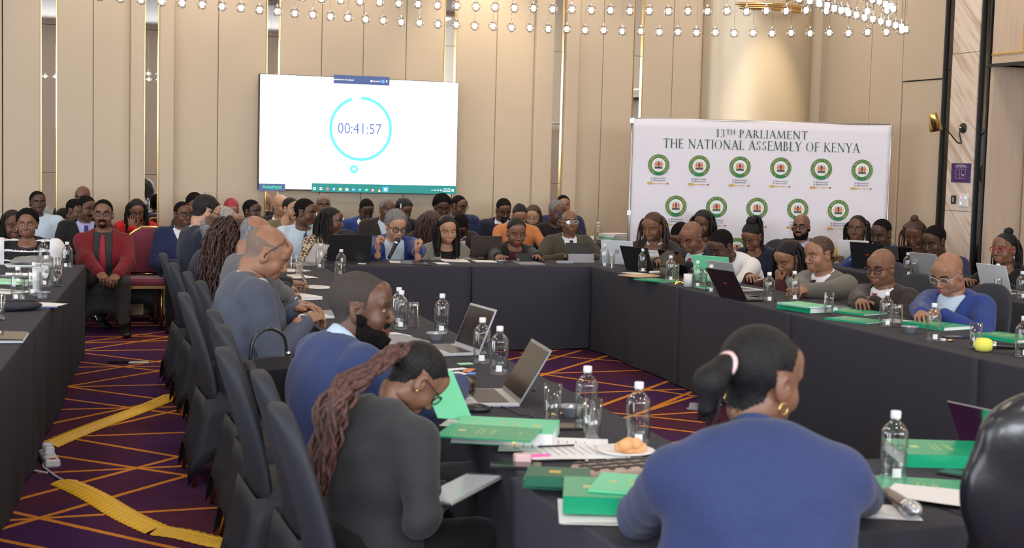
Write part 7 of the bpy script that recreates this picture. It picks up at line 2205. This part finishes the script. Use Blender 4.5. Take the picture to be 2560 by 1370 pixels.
e = empty('black_pouch', PZ(33, 776), .2, label='black zipped pouch lying on the far-left table', cat='pouch'); f = Field(); f.ell((0, 0, .028), (.16, .09, .030)); pv, pq = f.mesh(.008, wr_noise(.004, 4)); mesh_obj('pouch_body', pv, pq, 'black_cloth', e, True)
MB().tube([(-.13, -.03, .052), (.0, -.04, .06), (.12, -.02, .052)], .003, 5).build('zip', 'black_metal', e)
laptop(8, 850, 175, 'closed dark laptop at the left picture edge', 'smoked_mirror', 'silver', 'dark_screen', 2, w=.3, d=.21)
e = empty('folded_scarf', PZ(75, 668), .1, label='folded grey-green checked scarf in a pale tray on the far-left table', cat='scarf'); f = Field(); f.ell((0, 0, .045), (.16, .09, .035)); f.cap((-.1, .03, .05), (.12, -.02, .06), .03, .03); pv, pq = f.mesh(.008, wr_noise(.008, 8)); mesh_obj('cloth_folds', pv, pq, pattern_mat('checked_scarf', 'check', (.16, .20, .19), (.30, .28, .26), 60), e, True)
q = MB(); q.box((0, 0, .012), (.36, .2, .022), bev=.01); q.build('tray', 'laptop_pale', e)
book(18, 712, 60, 'open green-edged report at the left picture edge', .25, .32, .03, 'pale_green'); sheet(15, 730, 40, 'loose white sheets under the open report at far left', .22, .30, n=3); sheet(62, 696, 80, 'curled white papers beside the tumbler', .2, .28, n=3, curl=.05)
phone(22, 716, 60, 'dark phone lying on the open report at far left', z=.782)
solid('tablet', MB().box((0, 0, .05), (.12, .012, .10), rot=Matrix.Rotation(.4, 3, 'X'), bev=.003), 'white_plastic', PZ(105, 690), .5, 'white tablet leaning between the bottles on the far-left table', 'tablet')
# ---- on the carpet inside the ring of tables
e = empty('bowl', PZ(1735, 1022, 0), .3, label='grey bowl standing on the carpet inside the ring of tables', cat='bowl')
MB().lathe([(.052, 0), (.050, .004), (.036, .008), (.032, .04), (0, .04)], n=26, cap=False).build('bowl_body', 'grey_ceramic', e)
for i in range(7):
    solid('wrapped_sweet', MB().ell((0, 0, .008), (.018, .009, .008), 8, 6), ('gold', 'tie_purple', 'green_light', 'paper')[i % 4], PZ(1752 + i * 8, 1012 + (i * 5) % 9, 0), i, 'small wrapped sweet scattered on the carpet by the bowl', 'sweet', 'sweets scattered on the carpet')

# ---- black leather armchair at the lower right corner
ac = PZ(2500, 1240, .9)
root = empty('leather_armchair', (2.23, 2.58, 0), math.radians(168), label='black leather swivel armchair cut by the lower right corner', cat='chair')
f = Field(); f.ell((0, 0, .62), (.27, .075, .30), k=.06); f.ell((0, .03, .95), (.25, .085, .20), k=.06); f.ell((0, .045, 1.08), (.215, .075, .11), k=.05)
v_, q_ = f.mesh(.014, wr_noise(.003, 31)); mesh_obj('backrest', v_, q_, 'leather_black', root, True)
f = Field(); f.ell((0, -.30, .46), (.27, .27, .08)); v_, q_ = f.mesh(.014); mesh_obj('seat', v_, q_, 'leather_black', root, True)
for sx in (-1, 1): MB().tube(catmull([(sx * .29, -.02, .50), (sx * .31, -.10, .66), (sx * .31, -.36, .66), (sx * .29, -.42, .46)], n=5), .022, 8).build('armrest', 'leather_black', root)
MB().tube([(0, -.28, .05), (0, -.28, .42)], .03, 12).build('gas_post', 'chrome', root)
q = MB()
for i in range(5): a = i * 2 * math.pi / 5; q.tube([(0, -.28, .10), (.28 * math.cos(a), -.28 + .28 * math.sin(a), .05)], .018, 6)
q.build('star_base', 'chrome', root)
for i in range(5): a = i * 2 * math.pi / 5; MB().ell((.28 * math.cos(a), -.28 + .28 * math.sin(a), .027), (.027, .02, .027), 10, 8).build('castor', 'black_plastic', root)
q = MB()
for sx in (-.09, .09): q.tube([(sx, .078, .45), (sx, .088, .62), (sx * .95, .112, .85), (sx * .9, .118, 1.0)], .0025, 5)
q.build('seam', 'black_plastic', root)

# ---- further chairs
banquet_chair(1.20, 13.78, math.radians(-92), 'empty gold-framed burgundy banquet chair in front of the woman in red')
chair(6.15, 10.75, math.radians(190), 'covered chair behind the man in the white shirt'); chair(6.2, 9.5, math.radians(190), 'covered chair behind the man in the light grey suit')
chair(3.55, 13.3, math.radians(-92), 'covered chair under the grey-haired speaker'); chair(3.05, 13.45, math.radians(-92), 'covered chair behind the black laptop left of the speaker')
chair(4.75, 13.35, math.radians(-92), 'covered chair between the two women at the head table')
